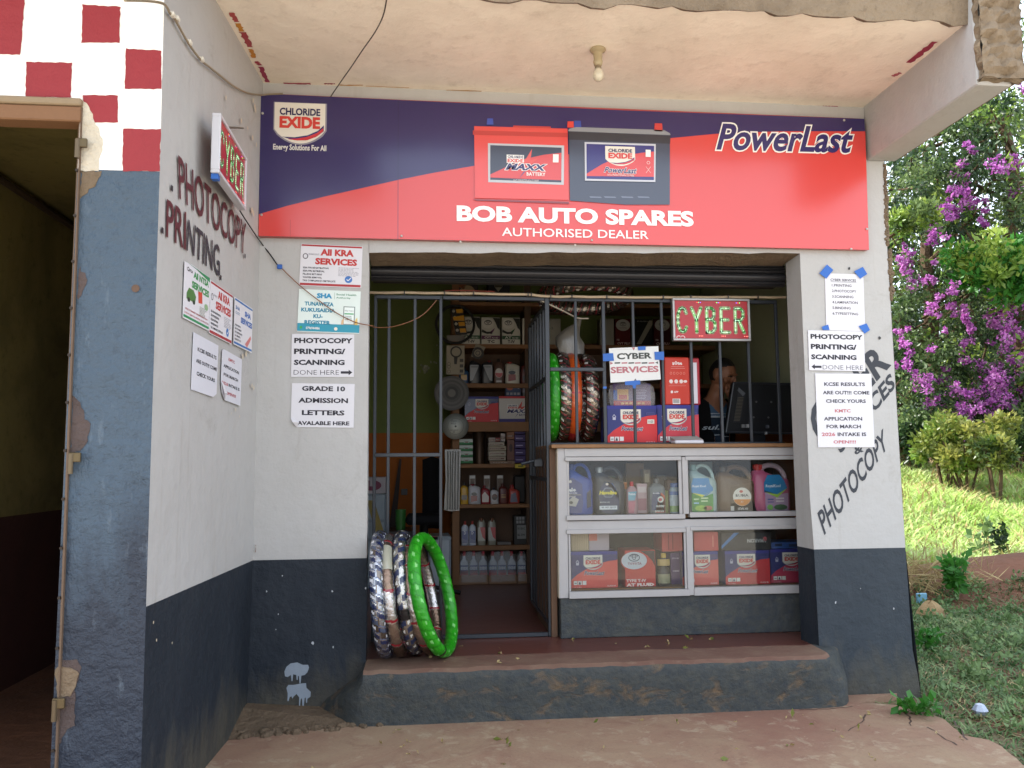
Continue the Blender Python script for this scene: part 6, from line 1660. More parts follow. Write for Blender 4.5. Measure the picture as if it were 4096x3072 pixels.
flask('E', 1288, 925, 1410, 1104, Y5, 'white oil bottle with red cap on the upper middle shelf', '#c8c2b4', '#a83a34', d_white, zfix=SH['c'], neck=.3, skew=-.18, shoulder=.8)
flask('E', 1416, 925, 1500, 1104, Y5, 'dark red oil bottle next to the white one on the upper middle shelf', '#57211e', '#3a1816', lambda F, w, h: (F.rect(w * .2, h * .15, w * .75, h * .35, '#221c1c'), F.ell(w * .5, h * .6, w * .25, h * .1, '#1c1818', 12)), zfix=SH['c'])
# fourth row
carton('E', 950, 1216, 1232, 1424, Y5, .2, 'shiny navy and red battery carton on the back shelf', d_power(sx=.32, sw=.38), '#232a55', zfix=SH['d'], m='gloss')
carton('E', 1236, 1212, 1520, 1424, Y5 + .003, .2, 'white battery carton with lightning mark on the back shelf', d_maxx, '#cfc8c0', zfix=SH['d'])
ztc = y_('E', 1300, 1214, Y5).z + .002
def d_small(F, w, h): F.ell(w * .28, h * .66, w * .2, h * .18, '#b8603a', 14); F.poly([(w * .7, h * .7), (w * .95, h * .95), (w * .9, h * .6)], '#b0aaa4'); [F.rect(w * (.05 + .24 * i), h * .1, w * (.22 + .24 * i), h * .3, '#8a8a90') for i in range(4)]
carton('E', 1290, 1112, 1416, 1196, Y5 + .0, .10, 'small dark blue box with orange oval on the white battery carton', d_small, '#2a3a5c', zfix=ztc)
flask('E', 1420, 1112, 1478, 1196, Y5, 'small black jar beside the orange oval box', '#1c1a1c', '#141214', [(.3, .7, '#4a3c44')], shoulder=.8, neck=.7, round_=True, name='jar', cat='jar', zfix=ztc)
# fifth row
for i in range(4):
    a, b = (1 + 0 * i), 0
    y1 = 180 - 43 * i
    carton('G', 760, y1 - 40, 858, y1, Y5, .10, ['lowest', 'second lowest', 'third from the bottom', 'topmost'][i] + ' green and white box in the stack on the back shelf', lambda F, w, h: (F.rect(0, h * .45, w, h, '#c2c8c0'), F.up(), F.rect(w * .35, h * .35, w * .75, h * .65, '#a8b4a8'), F.rect(w * .45, h * .4, w * .65, h * .55, '#a04a44')), '#2c7a42', group='green boxes stacked on the back shelf')
m = MB(); a, b, z0, z1 = rect('G', 862, -60, 950, 182, Y5); m.lathe(((a + b) / 2, Y5 + .05, SH['e']), [((b - a) / 2, 0), ((b - a) / 2, z1 - z0 - .005), ((b - a) / 2 - .004, z1 - z0)], '#4a3728', 'metal', 20); m.build('canister', smooth=R_(40), label='tall dark brown canister between the green and white boxes', cat='canister')
r = random.Random(17)
bx = [(968, 0, 1015, 30, '#a89c94'), (1016, 0, 1050, 28, '#8c3a34'), (1052, -30, 1084, 28, '#b0a49c'), (968, 32, 1078, 58, '#b8ae9c'), (966, 60, 1092, 92, '#a89a84'), (966, 94, 1090, 128, '#b4aa98'), (968, 130, 1088, 160, '#a79a88'), (976, 162, 1150, 184, '#8a7058'), (1094, -40, 1148, 12, '#8c5c3c'), (1098, 14, 1148, 160, '#6c4436')]
for i, (x0, y0, x1, y1, col) in enumerate(bx):
    carton('G', x0, y0 + 1, x1, y1, Y5 + (i % 3) * .004, .09, ['small grey', 'small red', 'little white', 'thin cream', 'flat tan', 'flat white patterned', 'flat beige', 'long brown', 'small orange brown', 'tall reddish brown'][i] + ' parts box in the mixed pile on the back shelf',
           (lambda F, w, h: (F.rect(w * .08, h * .3, w * .9, h * .6, '#6c4a3c'), F.up(), F.scribble(w * .12, h * .35, w * .85, h * .55, 1, '#c4b8a8', 5))) if i != 9 else (lambda F, w, h: F.ell(w * .5, h * .6, w * .25, h * .2, '#3a241e', 10)), col, group='parts boxes piled on the back shelf')
for i in range(5):
    y1 = 175 - 50 * i
    carton('G', 1150, y1 - 46, 1262, y1, Y5, .10, ['lowest', 'second lowest', 'middle', 'second topmost', 'topmost'][i] + ' purple box in the stack at the right of the back shelf', lambda F, w, h: (F.rect(w * .08, h * .35, w * .5, h * .5, '#a89cc0'), F.rect(w * .7, h * .2, w * .75, h * .8, '#2c1c40')), '#3c2860', group='purple boxes stacked on the back shelf')
carton('G', 1152, 186, 1224, 214, SYF - .03, .02, 'yellow packet hanging over the shelf edge under the purple boxes', lambda F, w, h: F.rect(w * .3, h * .3, w * .8, h * .7, '#6a6a20'), '#c8b030', cat='packet', name='packet')
# sixth row
flask('G', 770, 314, 826, 462, Y5, 'yellow oil bottle with black cap on the lower middle shelf', '#c8981c', '#1c1a18', lambda F, w, h: F.rect(w * .15, h * .2, w * .85, h * .42, '#3a3020'), zfix=SH['f'])
flask('G', 828, 325, 914, 462, Y5, 'white oil bottle with dark red cap on the lower middle shelf', '#c2c0c2', '#8c1c24', d_white, zfix=SH['f'], skew=-.16, shoulder=.8)
flask('G', 916, 335, 980, 462, Y5, 'crimson oil bottle beside the white one on the lower middle shelf', '#8c1c24', '#7a161e', lambda F, w, h: F.poly([(w * .1, h * .1), (w * .8, h * .1), (w * .85, h * .4), (w * .4, h * .65), (w * .1, h * .5)], '#c8beb8'), zfix=SH['f'], skew=-.15)
flask('G', 982, 350, 1038, 463, Y5, 'small white bottle with black cap among the red bottles', '#c4c0c0', '#1c1a1c', d_round('#5c3430', '#3a2a28'), zfix=SH['f'], skew=-.1)
flask('G', 1040, 322, 1106, 463, Y5, 'dark brown red bottle with gold marks on the lower middle shelf', '#5c2018', '#4c1812', lambda F, w, h: (F.rect(w * .25, h * .3, w * .7, h * .36, '#a88040'), F.rect(w * .25, h * .42, w * .7, h * .46, '#a88040')), zfix=SH['f'], skew=-.1)
flask('G', 1110, 330, 1186, 463, Y5, 'orange red bottle with grey label at the right of the lower middle shelf', '#a83c30', '#8c2420', lambda F, w, h: F.poly([(w * .1, h * .08), (w * .8, h * .08), (w * .6, h * .6), (w * .2, h * .5)], '#6c7080'), zfix=SH['f'], skew=-.2, shoulder=.65)
for x, lb in ((832, 'clear blister packet standing behind the white bottle'), (934, 'clear blister packet standing behind the crimson bottle'), (1026, 'clear blister packet standing behind the dark bottle')):
    carton('G', x, 262, x + 46, 462, Y5 + .09, .02, lb, lambda F, w, h: (F.rect(w * .1, h * .88, w * .9, h * .98, '#c8c4be'), F.rect(w * .2, h * .6, w * .8, h * .85, '#6a5848')), '#55453a', m='gloss', name='packet', cat='packet', zfix=SH['f'])
carton('G', 1146, 265, 1226, 462, Y5 + .10, .1, 'black wrapped bundle in the right corner of the lower middle shelf', None, '#1e1b1a', m='gloss', name='bundle', cat='bundle', zfix=SH['f'], bev=.01)
# seventh row
def d_brake(F, w, h): F.rect(w * .1, h * .1, w * .9, h * .6, '#27407c'); F.up(); F.text('D', w * .35, h * .45, w * .65, h * .6, '#d8dce8', .03, res=1); F.poly([(w * .1, h * .1), (w * .9, h * .1), (w * .9, h * .2), (w * .1, h * .3)], '#5a6488')
flask('G', 778, 586, 829, 748, Y5, 'blue and white bottle with red cap, left of its twin', '#b4bac4', '#b03a30', d_brake, zfix=SH['g'])
flask('G', 831, 584, 881, 748, Y5, 'blue and white bottle with red cap, right of its twin', '#b4bac4', '#b03a30', d_brake, zfix=SH['g'])
for x, lb in ((890, 'clear bottle with brown cap and red label, left of two'), (963, 'clear bottle with brown cap and red label, right of two')):
    flask('G', x, 563, x + 57, 748, Y5, lb, '#8c8878', '#6a3c1c', lambda F, w, h: (F.rect(w * .06, h * .16, w * .94, h * .66, '#a8a8a0'), F.up(), F.poly([(w * .3, h * .66), (w * .94, h * .66), (w * .94, h * .2), (w * .6, h * .3)], '#b03038')), zfix=SH['g'], neck=.45, shoulder=.8, m='gloss')
carton('G', 1145, 548, 1230, 742, Y5, .1, 'black and grey printed box at the right of the bottle shelf', lambda F, w, h: (F.rect(w * .25, h * .2, w, h * .68, '#8c8c88'), [F.rect(w * (.2 + .24 * (i % 3)), h * (.74 + .13 * (i // 3)), w * (.38 + .24 * (i % 3)), h * (.84 + .13 * (i // 3)), '#9a9a98') for i in range(6)], F.up(), F.text('FLUIDIC', w * .3, h * .52, w * .9, h * .60, '#2a2a2a', .03, res=1), F.text('RL 500', w * .3, h * .30, w * .9, h * .38, '#2a2a2a', .03, res=1)), '#2a2826', zfix=SH['g'])
carton('G', 1030, 728, 1125, 748, Y5, .05, 'small flat grey spanner set lying beside the printed box', None, '#6a6460', zfix=SH['g'], name='tool', cat='tool')
# floor row: water jugs in trays
def d_water(F, w, h): F.rect(w * .05, h * .04, w * .95, h * .42, '#b4262c'); F.rect(w * .05, h * .34, w * .95, h * .58, '#27407c'); F.up(); F.text('EXIDE', w * .12, h * .44, w * .9, h * .53, '#d8d8e0', .04, res=1); F.rect(w * .3, h * .12, w * .7, h * .16, '#d8a8a8')
zfl = ZF + .001
trays = [((764, 960, 966, 1012), (768, 834, 900)), ((969, 960, 1166, 1003), (968, 1032, 1100)), ((1169, 955, 1236, 995), (1170,))]
n_ = 0
names = ['leftmost', 'second from the left', 'third from the left', 'fourth from the left', 'fifth from the left', 'sixth from the left', 'rightmost']
for k, (tr_, xs_) in enumerate(trays):
    x0, y0, x1, y1 = tr_
    carton('G', x0, y0, x1, y1, SYF - .0, .16, ['left', 'middle', 'right'][k] + ' brown card tray holding white battery water jugs on the floor', None, '#8c6a4c', name='tray', cat='tray', zfix=zfl)
    a, b, z0, z1 = rect('G', x0, y0, x1, y1, SYF)
    m = MB(); K = 16; vs_ = []
    za_, zb2 = zfl + .02, y_('G', x0, 800, SYF).z
    cxx = (a + b) / 2
    for z, s_ in ((0, 1), (.6, 1.01), (.86, .93), (1.0, .55)):
        for q_ in range(K):
            th = 2 * PI * q_ / K; j_ = 1 + (r.random() - .5) * .05
            vs_.append((cxx + (b - a) / 2 * 1.01 * s_ * j_ * math.copysign(abs(math.cos(th)) ** .4, math.cos(th)), SYF + .075 + .085 * s_ * math.copysign(abs(math.sin(th)) ** .4, math.sin(th)), za_ + (zb2 - za_) * z))
    m.add(vs_, [(i * K + q_, i * K + (q_ + 1) % K, (i + 1) * K + (q_ + 1) % K, (i + 1) * K + q_) for i in range(3) for q_ in range(K)], (1, 1, 1), 'clear_film')
    m.build('shrink_film', smooth=True, label=['left', 'middle', 'right'][k] + ' clear shrink film round the battery water jugs', cat='film')
    for x in xs_:
        flask('G', x, 796, x + 60, 1000, SYF + .01, names[n_] + ' white battery water jug in the shrink film on the floor', '#aab2bc', '#b0303a', d_water, zfix=zfl + .004, shoulder=.62, neck=.3, name='water_jug', cat='jug', group='white battery water jugs on the floor'); n_ += 1

# hanging on the front of the post
YH = SYF - .03
bc = y_('E', 872, 617, YH - .1); Rb = rect('E', 705, 440, 1042, 797, YH - .1); Rb = (Rb[1] - Rb[0]) / 2
m = MB(); n = 84; k = 4
M_ = Matrix.Translation(bc)
ri, ro = Rb * .87, Rb
vs_ = []
for i in range(n * 2):
    t = PI * i / n; ro_ = ro if i % 2 else ro * .975
    vs_ += [(bc.x + ro_ * math.cos(t), bc.y - .012, bc.z + ro_ * math.sin(t)), (bc.x + ri * math.cos(t), bc.y - .012, bc.z + ri * math.sin(t)), (bc.x + ri * math.cos(t), bc.y + .012, bc.z + ri * math.sin(t)), (bc.x + ro_ * math.cos(t), bc.y + .012, bc.z + ro_ * math.sin(t))]
nn2 = n * 2
m.add(vs_, [(4 * i + j, 4 * ((i + 1) % nn2) + j, 4 * ((i + 1) % nn2) + (j + 1) % 4, 4 * i + (j + 1) % 4) for i in range(nn2) for j in range(4)], lin('#16130f'), 'rubber')
m.build('toothed_belt', label='black toothed drive belt hanging as a ring on the shelf post', cat='belt')
sp_ = thing('spark_plug_strip', tuple(y_('E', 905, 700, YH - .12)), 'black and yellow blister strip of spark plugs inside the belt ring', 'spark plugs')
m = MB()
q = [y_('E', *p, YH - .12) for p in ((834, 486), (935, 480), (972, 700), (878, 702))]
m.prism([q[3], q[2], q[1], q[0]], (0, .012, 0), lin('#1c1a18'), 'gloss'); m.build('card', sp_)
F_ = lambda u, v: q[0].lerp(q[1], u).lerp(q[3].lerp(q[2], u), v)
for i in range(4):
    v0 = .04 + .245 * i
    m = MB(); a = [F_(.42, v0), F_(.95, v0), F_(.95, v0 + .15), F_(.42, v0 + .15)]
    if i == 1: a = [F_(.05, v0 + .04), F_(.98, v0), F_(.98, v0 + .2), F_(.05, v0 + .17)]
    m.prism(a[::-1], (0, -.006, 0), lin('#c88e18'), 'gloss'); c_ = F_(.2, v0 + .06); m.lathe(c_, [(.012, 0), (.010, -.004)], '#b4aca0', 'gloss', 10, 'Y'); m.build('plug_pack', sp_)
def flat_item(c, pts, Y, label, col, name, cat, m_='paper', th=.003, extra=None):
    m = MB(); pp = [y_(c, x, y, Y) for x, y in pts]
    m.prism(pp[::-1] if True else pp, (0, th, 0), lin(col), m_)
    F = Face(m, (0, Y - .0005, 0), (1, 0, 0), (0, 0, 1), mat='card', lift=.0008)
    if extra: extra(F, m)
    return m.build(name, label=label, cat=cat)
flat_item('E', [(803, 707), (950, 707), (950, 757), (803, 755)], YH - .10, 'clear crumpled packet lying in the foot of the belt ring', '#6c655c', 'packet', 'packet', 'gloss')
def x_key(F, m):
    a = lambda x, y: F.ab('E', x, y)
    F.ring(*a(880, 845), .045, .045, .012, '#33302c', 20); F.poly([a(862, 880), a(895, 880), a(885, 948), a(864, 945)][::-1], '#33302c')
    for y in (915, 960, 1003): F.rect(*a(910, y + 14), *a(940, y - 12), '#4a4640')
    for y in (945, 968, 1008): F.ring(*a(820, y), .014, .014, .003, '#55514a', 12)
flat_item('E', [(800, 792), (950, 792), (948, 1033), (798, 1031)], YH - .02, 'hanging white card with a black filter wrench and small pictures', '#a39a88', 'tool_card', 'card', extra=x_key)
def x_seal(F, m): a = F.ab('E', 1060, 855); F.ring(*a, .046, .046, .018, '#2a2522', 20); F.ring(*a, .02, .02, .008, '#55504a', 16)
flat_item('E', [(1045, 775), (1125, 808), (1075, 905), (1003, 882)], YH - .03, 'tilted small packet with a black oil seal hanging from the can shelf', '#948a78', 'seal_packet', 'packet', extra=x_seal)
def x_disc(F, m):
    a = F.ab('E', 843, 1187)
    for i, (r0, c_) in enumerate(((.132, '#4a4744'), (.115, '#605c58'), (.10, '#45423f'), (.085, '#5c5854'), (.07, '#46433f'), (.05, '#2a2825'), (.03, '#6c6860'))): F.ell(*a, r0, r0, c_, 28); F.up()
flat_item('E', [(768, 1072), (928, 1074), (932, 1272), (772, 1278)], YH - .02, 'packaged grey clutch disc hanging on the shelf post', '#7c746a', 'clutch_disc', 'disc', extra=x_disc)
dc = y_('E', 876, 1463, YH - .04); rd = rect('E', 768, 1350, 985, 1577, YH - .04); rd = (rd[1] - rd[0]) / 2
m = MB(); m.lathe(dc, [(rd, .012), (rd, 0), (rd - .004, -.003)], '#8f9088', 'metal', 40, 'Y')
F = Face(m, (0, dc.y - .0035, 0), (1, 0, 0), (0, 0, 1), mat='card', lift=.0006); F.ring(dc.x, dc.z, rd * .62, rd * .62, .002, '#4c4c48', 30); F.ell(dc.x, dc.z, .008, .008, '#1a1a18', 10)
F.text('Fuso', *F.ab('E', 840, 1425), *F.ab('E', 884, 1408), '#2a2a28', 0, .2); F.text('4953', *F.ab('E', 835, 1448), *F.ab('E', 878, 1432), '#2a2a28', 0, .2); F.text('mitsubishi', *F.ab('E', 826, 1500), *F.ab('E', 900, 1484), '#2a2a28', 0, .2); F.text('FP', *F.ab('E', 852, 1518), *F.ab('E', 872, 1504), '#2a2a28', 0, .2)
m.build('brake_disc', smooth=R_(40), label='round pale grey disc with handwriting hanging on the shelf post', cat='disc')
m = MB(); r = random.Random(2); pts = [(662, 84), (775, 82), (768, 300), (765, 512), (700, 515), (655, 505), (668, 300)]
pp = [y_('G', x, y, YH - .05) for x, y in pts]; m.prism(pp[::-1], (0, .004, 0), lin('#6f6d68'), 'film')
for i in range(5):
    x = 680 + 18 * i; m.tube([y_('G', x + 4, 95, YH - .052), y_('G', x - 2 + r.random() * 6, 300, YH - .056), y_('G', x, 505, YH - .052)], .006, '#8a8984', 'film', 6)
m.build('plastic_sleeve', smooth=R_(50), label='long clear plastic sleeve hanging on the shelf post', cat='sleeve')
# crumpled sticker remains on the green wall
m = MB(); F = Face(m, (0, IY - .002, 0), (1, 0, 0), (0, 0, 1), mat='card', lift=.0012); r = random.Random(3)
for i in range(26):
    t = r.random() * 6.28; d = abs(r.gauss(0, 30)); a, b = F.ab('E', 630 + d * math.cos(t), 985 + d * .8 * math.sin(t)); fleck(F, a, b, .006 + .012 * r.random(), random.choice(['#8d8f74', '#6d6f54', '#a4a68c']), r)
for x, y in ((670, 930), (700, 930), (715, 938), (720, 790), (745, 800)): a, b = F.ab('E', x, y); fleck(F, a, b, .008, '#8d8f74', r)
m.build('sticker_remains', shop, kind='stuff')

# ------------------------------------------------------------------ back left corner of the room
YB = 2.2
def d_mag(F, w, h): F.ell(w * .45, h * .5, w * .38, h * .32, '#6c2440', 20); F.up(); F.rect(w * .38, h * .45, w * .6, h, '#a8a0a4')
bx1 = carton('G', 60, 395, 250, 690, YB, .35, 'stacked grey white plastic crate in the back left corner', lambda F, w, h: [F.rect(w * .05, h * (.1 + .2 * i), w * .95, h * (.13 + .2 * i), '#7d8890') for i in range(4)], '#8f9aa2', m='plastic', name='crate', cat='crate', zfix=ZF + .001, bev=.01)
carton('G', 70, 278, 250, 392, YB + .01, .3, 'white box with dark pink oval on top of the back crate', d_mag, '#a49ca0')
m = MB(); a, b, z0, z1 = rect('G', 312, 508, 388, 655, YB - .1)
m.lathe(((a + b) / 2, YB, z0), [((b - a) / 2 * .9, 0), ((b - a) / 2, z1 - z0), ((b - a) / 2 - .006, z1 - z0), ((b - a) / 2 * .86, .02)], '#3f7a38', 'plastic', 24); m.build('bin', smooth=R_(40), label='green plastic bin standing on a dark crate at the back', cat='bin')
carton('G', 255, 655, 440, 1000, YB - .15, .4, 'dark brown crate under the green bin at the back', None, '#2a2220', m='plastic', name='crate', cat='crate', zfix=ZF + .001)
carton('G', 548, 690, 706, 985, YB - .25, .3, 'grey white plastic tub with red lid patch beside the shelf post', lambda F, w, h: (F.rect(0, h * .93, w, h * .99, '#8c969c'), F.rect(w * .1, h * .94, w * .4, h, '#a83038')), '#9aa4ac', m='plastic', name='tub', cat='tub', zfix=ZF + .001, bev=.015)
carton('G', 500, 675, 552, 985, YB - .1, .25, 'pale plastic tub behind the one with the red lid patch', None, '#7c868c', m='plastic', name='tub', cat='tub', zfix=ZF + .001, bev=.01)
for i, (x0, y0, x1, y1) in enumerate(((118, 440, 165, 690), (135, 455, 190, 700))):
    m = MB(); p, q2 = y_('G', x0, y0, YB - .4), y_('G', x1 + 20, y1, YB - .7); d = Vector((.035, 0, 0))
    m.prism([p, p + d, q2 + d, q2], (0, .02, 0), lin('#a08c50'), 'wood'); m.build('plank', label=('yellowish plank leaning in the corner, nearer the wall', 'yellowish plank leaning in the corner, nearer the door')[i], cat='plank', group='planks leaning in the corner')
# dark office chair with clutter
ch = thing('office_chair', tuple(y_('G', 470, 680, 1.9)), 'black high backed chair in the dark behind the fixed bars', 'chair')
m = MB(); a, b, z0, z1 = rect('G', 505, 130, 640, 640, 1.95); K = 10
m.add([(a + (b - a) * u, 1.95 + .06 * math.sin(u * PI) , z0 + (z1 - z0) * v * (1 - .1 * abs(u - .5))) for v in (0, .25, .5, .75, 1) for u in [i / K for i in range(K + 1)]], [(i * (K + 1) + k, i * (K + 1) + k + 1, (i + 1) * (K + 1) + k + 1, (i + 1) * (K + 1) + k) for i in range(4) for k in range(K)], lin('#121214'), 'cloth'); m.build('backrest', ch, smooth=True)
m = MB(); a, b, z0, z1 = rect('G', 390, 540, 640, 600, 1.7); m.box(a, b, 1.55, 1.95, z0, z1, '#151517', 'cloth', bev=.02); m.build('seat', ch)
m = MB(); m.tube([((a + b) / 2, 1.75, z0), ((a + b) / 2, 1.75, ZF + .08)], .03, '#1a1a1c', 'metal')
for i in range(5): m.tube([((a + b) / 2, 1.75, ZF + .09), ((a + b) / 2 + .25 * math.cos(i * 1.257), 1.75 + .25 * math.sin(i * 1.257), ZF + .03)], .016, '#1a1a1c', 'metal', 6)
m.build('base', ch)
m = MB(); m.prism([y_('G', *p, IY - .06) for p in ((270, 640), (320, 640), (360, 150), (345, 150))], (0, .03, 0), lin('#3a2216'), 'wood'); m.build('pole', label='dark brown board leaning on the orange part of the back wall', cat='board')
m = MB(); a, b, z0, z1 = rect('G', 356, 358, 402, 402, IY - .01); m.box(a, b, IY - .014, IY, z0, z1, '#1e1612', 'plastic', bev=.003); m.build('wall_socket', label='small black socket on the orange part of the back wall', cat='socket')

# ------------------------------------------------------------------ right end of the room
m = MB(); m.prism([y_('F', *p, 2.2) for p in ((1530, 540), (1820, 540), (1830, 200), (1600, 190))], (0, .004, 0), lin('#6c665c'), 'paper')
F = Face(m, (0, 2.199, 0), (1, 0, 0), (0, 0, 1), mat='card', lift=.001)
for i in range(8): F.line([F.ab('F', 1820, 260 + 45 * i), F.ab('F', 1905, 235 + 45 * i)], .004, '#4c3028')
m.build('wall_chart', label='dull paper chart hanging on the back wall behind the person', cat='chart')
m = MB(); K = 14; x0, x1 = y_('F', 1945, 500, 1.9).x, y_('F', 2010, 500, 1.9).x
m.add([(x0 + (x1 - x0) * k / K, 1.9 + .03 * math.sin(k * 1.9), z) for z in (.2, .8, 1.3) for k in range(K + 1)], [(i * (K + 1) + k, i * (K + 1) + k + 1, (i + 1) * (K + 1) + k + 1, (i + 1) * (K + 1) + k) for i in range(2) for k in range(K)], lin('#7d8f5c'), 'cloth'); m.build('curtain', smooth=True, label='pale green curtain hanging at the right end of the room', cat='curtain')
m = MB(); m.box(y_('F', 2050, 0, 1.5).x, y_('F', 2050, 0, 1.5).x + .12, 1.5, 1.6, y_('F', 0, 780, 1.5).z, y_('F', 0, 530, 1.5).z, lin('#2a2a2c'), 'cloth', bev=.02); m.build('hanging_bag', label='dark cloth bag hanging near the right wall', cat='bag')
m = MB(); m.lathe((y_('F', 1870, 330, 2.0)), [(.13, -.12), (.16, 0), (.12, .1), (.03, .14)], '#332c2c', 'cloth', 14); m.build('hanging_helmet', smooth=True, label='dark rounded helmet hanging behind the lit sign', cat='helmet')
# ------------------------------------------------------------------ wrapped motorcycle tyres
def wob(u, w): return 1 + .028 * max(-.4, math.sin(u * 26 + w * 1.6)) + .018 * math.sin(u * 71 + w * 4) + .015 * math.sin(u * 131 - w * 7)
def fr(x): return x - math.floor(x)
def sty_blue(u, w):
    t = fr(u * 26 / (2 * PI) + w * .8 / PI); g = fr(u * 26 / (2 * PI) + w * .8 / PI + .3)
    q = abs(fr(w * 2.2 / PI) - .5)
    if t < .10: return ('#d5d8de', 'foil')
    hs_ = fr(math.sin(math.floor(u * 26 / (2 * PI) + w * .8 / PI) * 3.7 + math.floor(w * 1.5) * 9.1) * 437.5)
    if t < .42: return ('#222c50' if hs_ > .3 else '#4b5468', 'film')
    if .62 < t < .82 and q < .17: return ('#e6e8ee', 'film')
    return (('#b4b8c0', 'foil') if hs_ > .35 else ('#857c74', 'foil')) if t < .92 else ('#5a6480', 'film')
def sty_rings(u, w):
    t = fr(u * 13 / (2 * PI) + .03 * math.sin(w * 2))
    if t < .09: return ('#8c1c28', 'film')
    if t < .13: return ('#e0d8d0', 'foil')
    k = math.floor(u * 13 / (2 * PI))
    return (('#c8c4c2', 'foil'), ('#b4a294', 'foil'), ('#8f7868', 'foil'))[(k * 7) % 3]
def sty_band(u, w):
    if 3.0 < w < 4.0:
        return ('#b02c36', 'film') if fr(u * 44 / (2 * PI)) > .22 or not 3.25 < w < 3.75 else ('#e6c4bc', 'film')
    t = fr(u * 24 / (2 * PI) - w * .8 / PI); q = abs(fr(w * 2.4 / PI) - .5)
    if t < .38: return ('#2b3554', 'film')
    if .6 < t < .8 and q < .15: return ('#eceae4', 'film')
    return ('#c2c0ba', 'foil')
def sty_green(u, w):
    t = fr(u * 34 / (2 * PI) + w * 1.1 / PI); k = math.floor(u * 34 / (2 * PI) + w * 1.1 / PI)
    q = fr(w * 2.6 / PI + k * .37)
    j = math.floor(w * 2.6 / PI + k * .37); hsh = fr(math.sin(k * 12.9 + j * 78.2) * 43758.5)
    if .2 < t < .40 + .2 * hsh and q < .14 + .2 * hsh and hsh > .55: return ('#7cc870', 'film_matt')  # pale flecks: glints on the film, put into its colour
    if .2 < t < .7 and .3 < q < .6 and hsh > .3: return ('#3aa526', 'film_matt')
    return ('#259416', 'film_matt') if t > .1 else ('#1c7a10', 'film_matt')
def sty_dark(u, w):
    t = fr(u * 26 / (2 * PI) + w * .9 / PI); q = abs(fr(w * 2.2 / PI) - .5)
    if t < .10: return ('#9c3840', 'film')
    if t < .42: return ('#3c3632', 'film')
    if .55 < t < .8 and q < .17: return ('#d8d4cc', 'film')
    return ('#b4a898', 'foil') if t < .7 else ('#7d7266', 'foil')
def sty_orange(u, w): return ('#c4511e', 'film') if 1.9 < (u % PI) < 3.1 or (u % PI) < 1.0 else ('#b8242c', 'film')
def tyre(c3, R, r, yaw, lean, style, label, name='wrapped_tyre', group=None, fat=1.0, tape_at=None, words=None, flatm=None, n=320):
    M = (Matrix.Translation(c3) @ (flatm if flatm else Matrix.Rotation(lean, 4, 'Y') @ Matrix.Rotation(yaw, 4, 'Z')))
    m = MB()
    m.torus(Matrix.Diagonal((1, fat, 1, 1)), R, r, n, 30, None, 'film', rf=wob, cf=style)
    if words:
        for k, (t, a0) in enumerate(words):
            v, f, asp = glyphs(t, .03, 0, 1)
            hw = r * .55; out = []
            for p in v:
                ang = a0 + (p[0] - .5) * hw * asp / R * .9 ; wv_ = PI * 1.5 + (p[1] - .5) * 1.0
                rr = r * 1.09; out.append(((R + rr * math.cos(wv_)) * math.cos(ang), fat * rr * math.sin(wv_), (R + rr * math.cos(wv_)) * math.sin(ang)))
            m.add(out, f, lin('#e8d8d0'), 'film')
    ob = bpy.data.objects.new(name, m.mesh(name, smooth=True)); COL.objects.link(ob); ob.matrix_world = M; ob['_o'] = tuple(c3)
    tag(ob, label, 'tyre', group)
    if tape_at:
        for (a0, a1, col, wide) in tape_at:
            m = MB(); K = 14; vs_ = []
            for i in range(7):
                u = a0 + (a1 - a0) * i / 6
                for k in range(K):
                    w = 2 * PI * k / K; rr = r * 1.09
                    vs_.append(((R + rr * math.cos(w)) * math.cos(u), fat * rr * math.sin(w), (R + rr * math.cos(w)) * math.sin(u)))
            m.add(vs_, [(i * K + k, i * K + (k + 1) % K, (i + 1) * K + (k + 1) % K, (i + 1) * K + k) for i in range(6) for k in range(K)], lin(col), 'film')
            o2 = bpy.data.objects.new('tape_band', m.mesh('tape_band', smooth=True)); COL.objects.link(o2); o2.parent = ob
    return ob
TG = 'wrapped tyres leaning in the opening'
def stand(xt, yt, xb, yb, Yc, R, r, yaw, style, label, fat=1.15, **kw):
    t_, b_ = y_('G', xt, yt, Yc), y_('G', xb, yb, Yc)
    lean = math.atan2(b_.x - t_.x, t_.z - b_.z)
    H = (R + r) * math.cos(lean) + 0
    cx_ = (t_.x + b_.x) / 2
    c3 = Vector((cx_, Yc, ZF + .004 + (R + r * .97) * abs(math.cos(lean)) + abs(math.sin(lean)) * r * .2))
    return tyre(c3, R, r, PI / 2 - yaw, -lean, style, label, group=TG, fat=fat, **kw)
stand(205, 658, 262, 1510, .07, .268, .0265, R_(3), sty_blue, 'leftmost leaning tyre, spiral wrapped in navy and silver foil')
stand(262, 700, 372, 1515, .09, .262, .025, R_(4), sty_rings, 'silver foil tyre with red rings, second from the left jamb', tape_at=[(R_(120), R_(148), '#a9a795', 1)])
stand(352, 655, 482, 1520, .12, .268, .026, R_(5), sty_band, 'leaning tyre with a red lettered band along blue and silver wrap', tape_at=[(R_(186), R_(196), '#17171b', 1)])
stand(418, 735, 590, 1512, .10, .255, .024, R_(9), sty_rings, 'brownish foil tyre with red rings just behind the green one')
tg_ = stand(480, 682, 690, 1524, .06, .268, .0265, R_(14), sty_green, 'bright green film wrapped tyre, rightmost and foremost of the leaning stack', tape_at=[(R_(238), R_(241), '#141814', 1)])
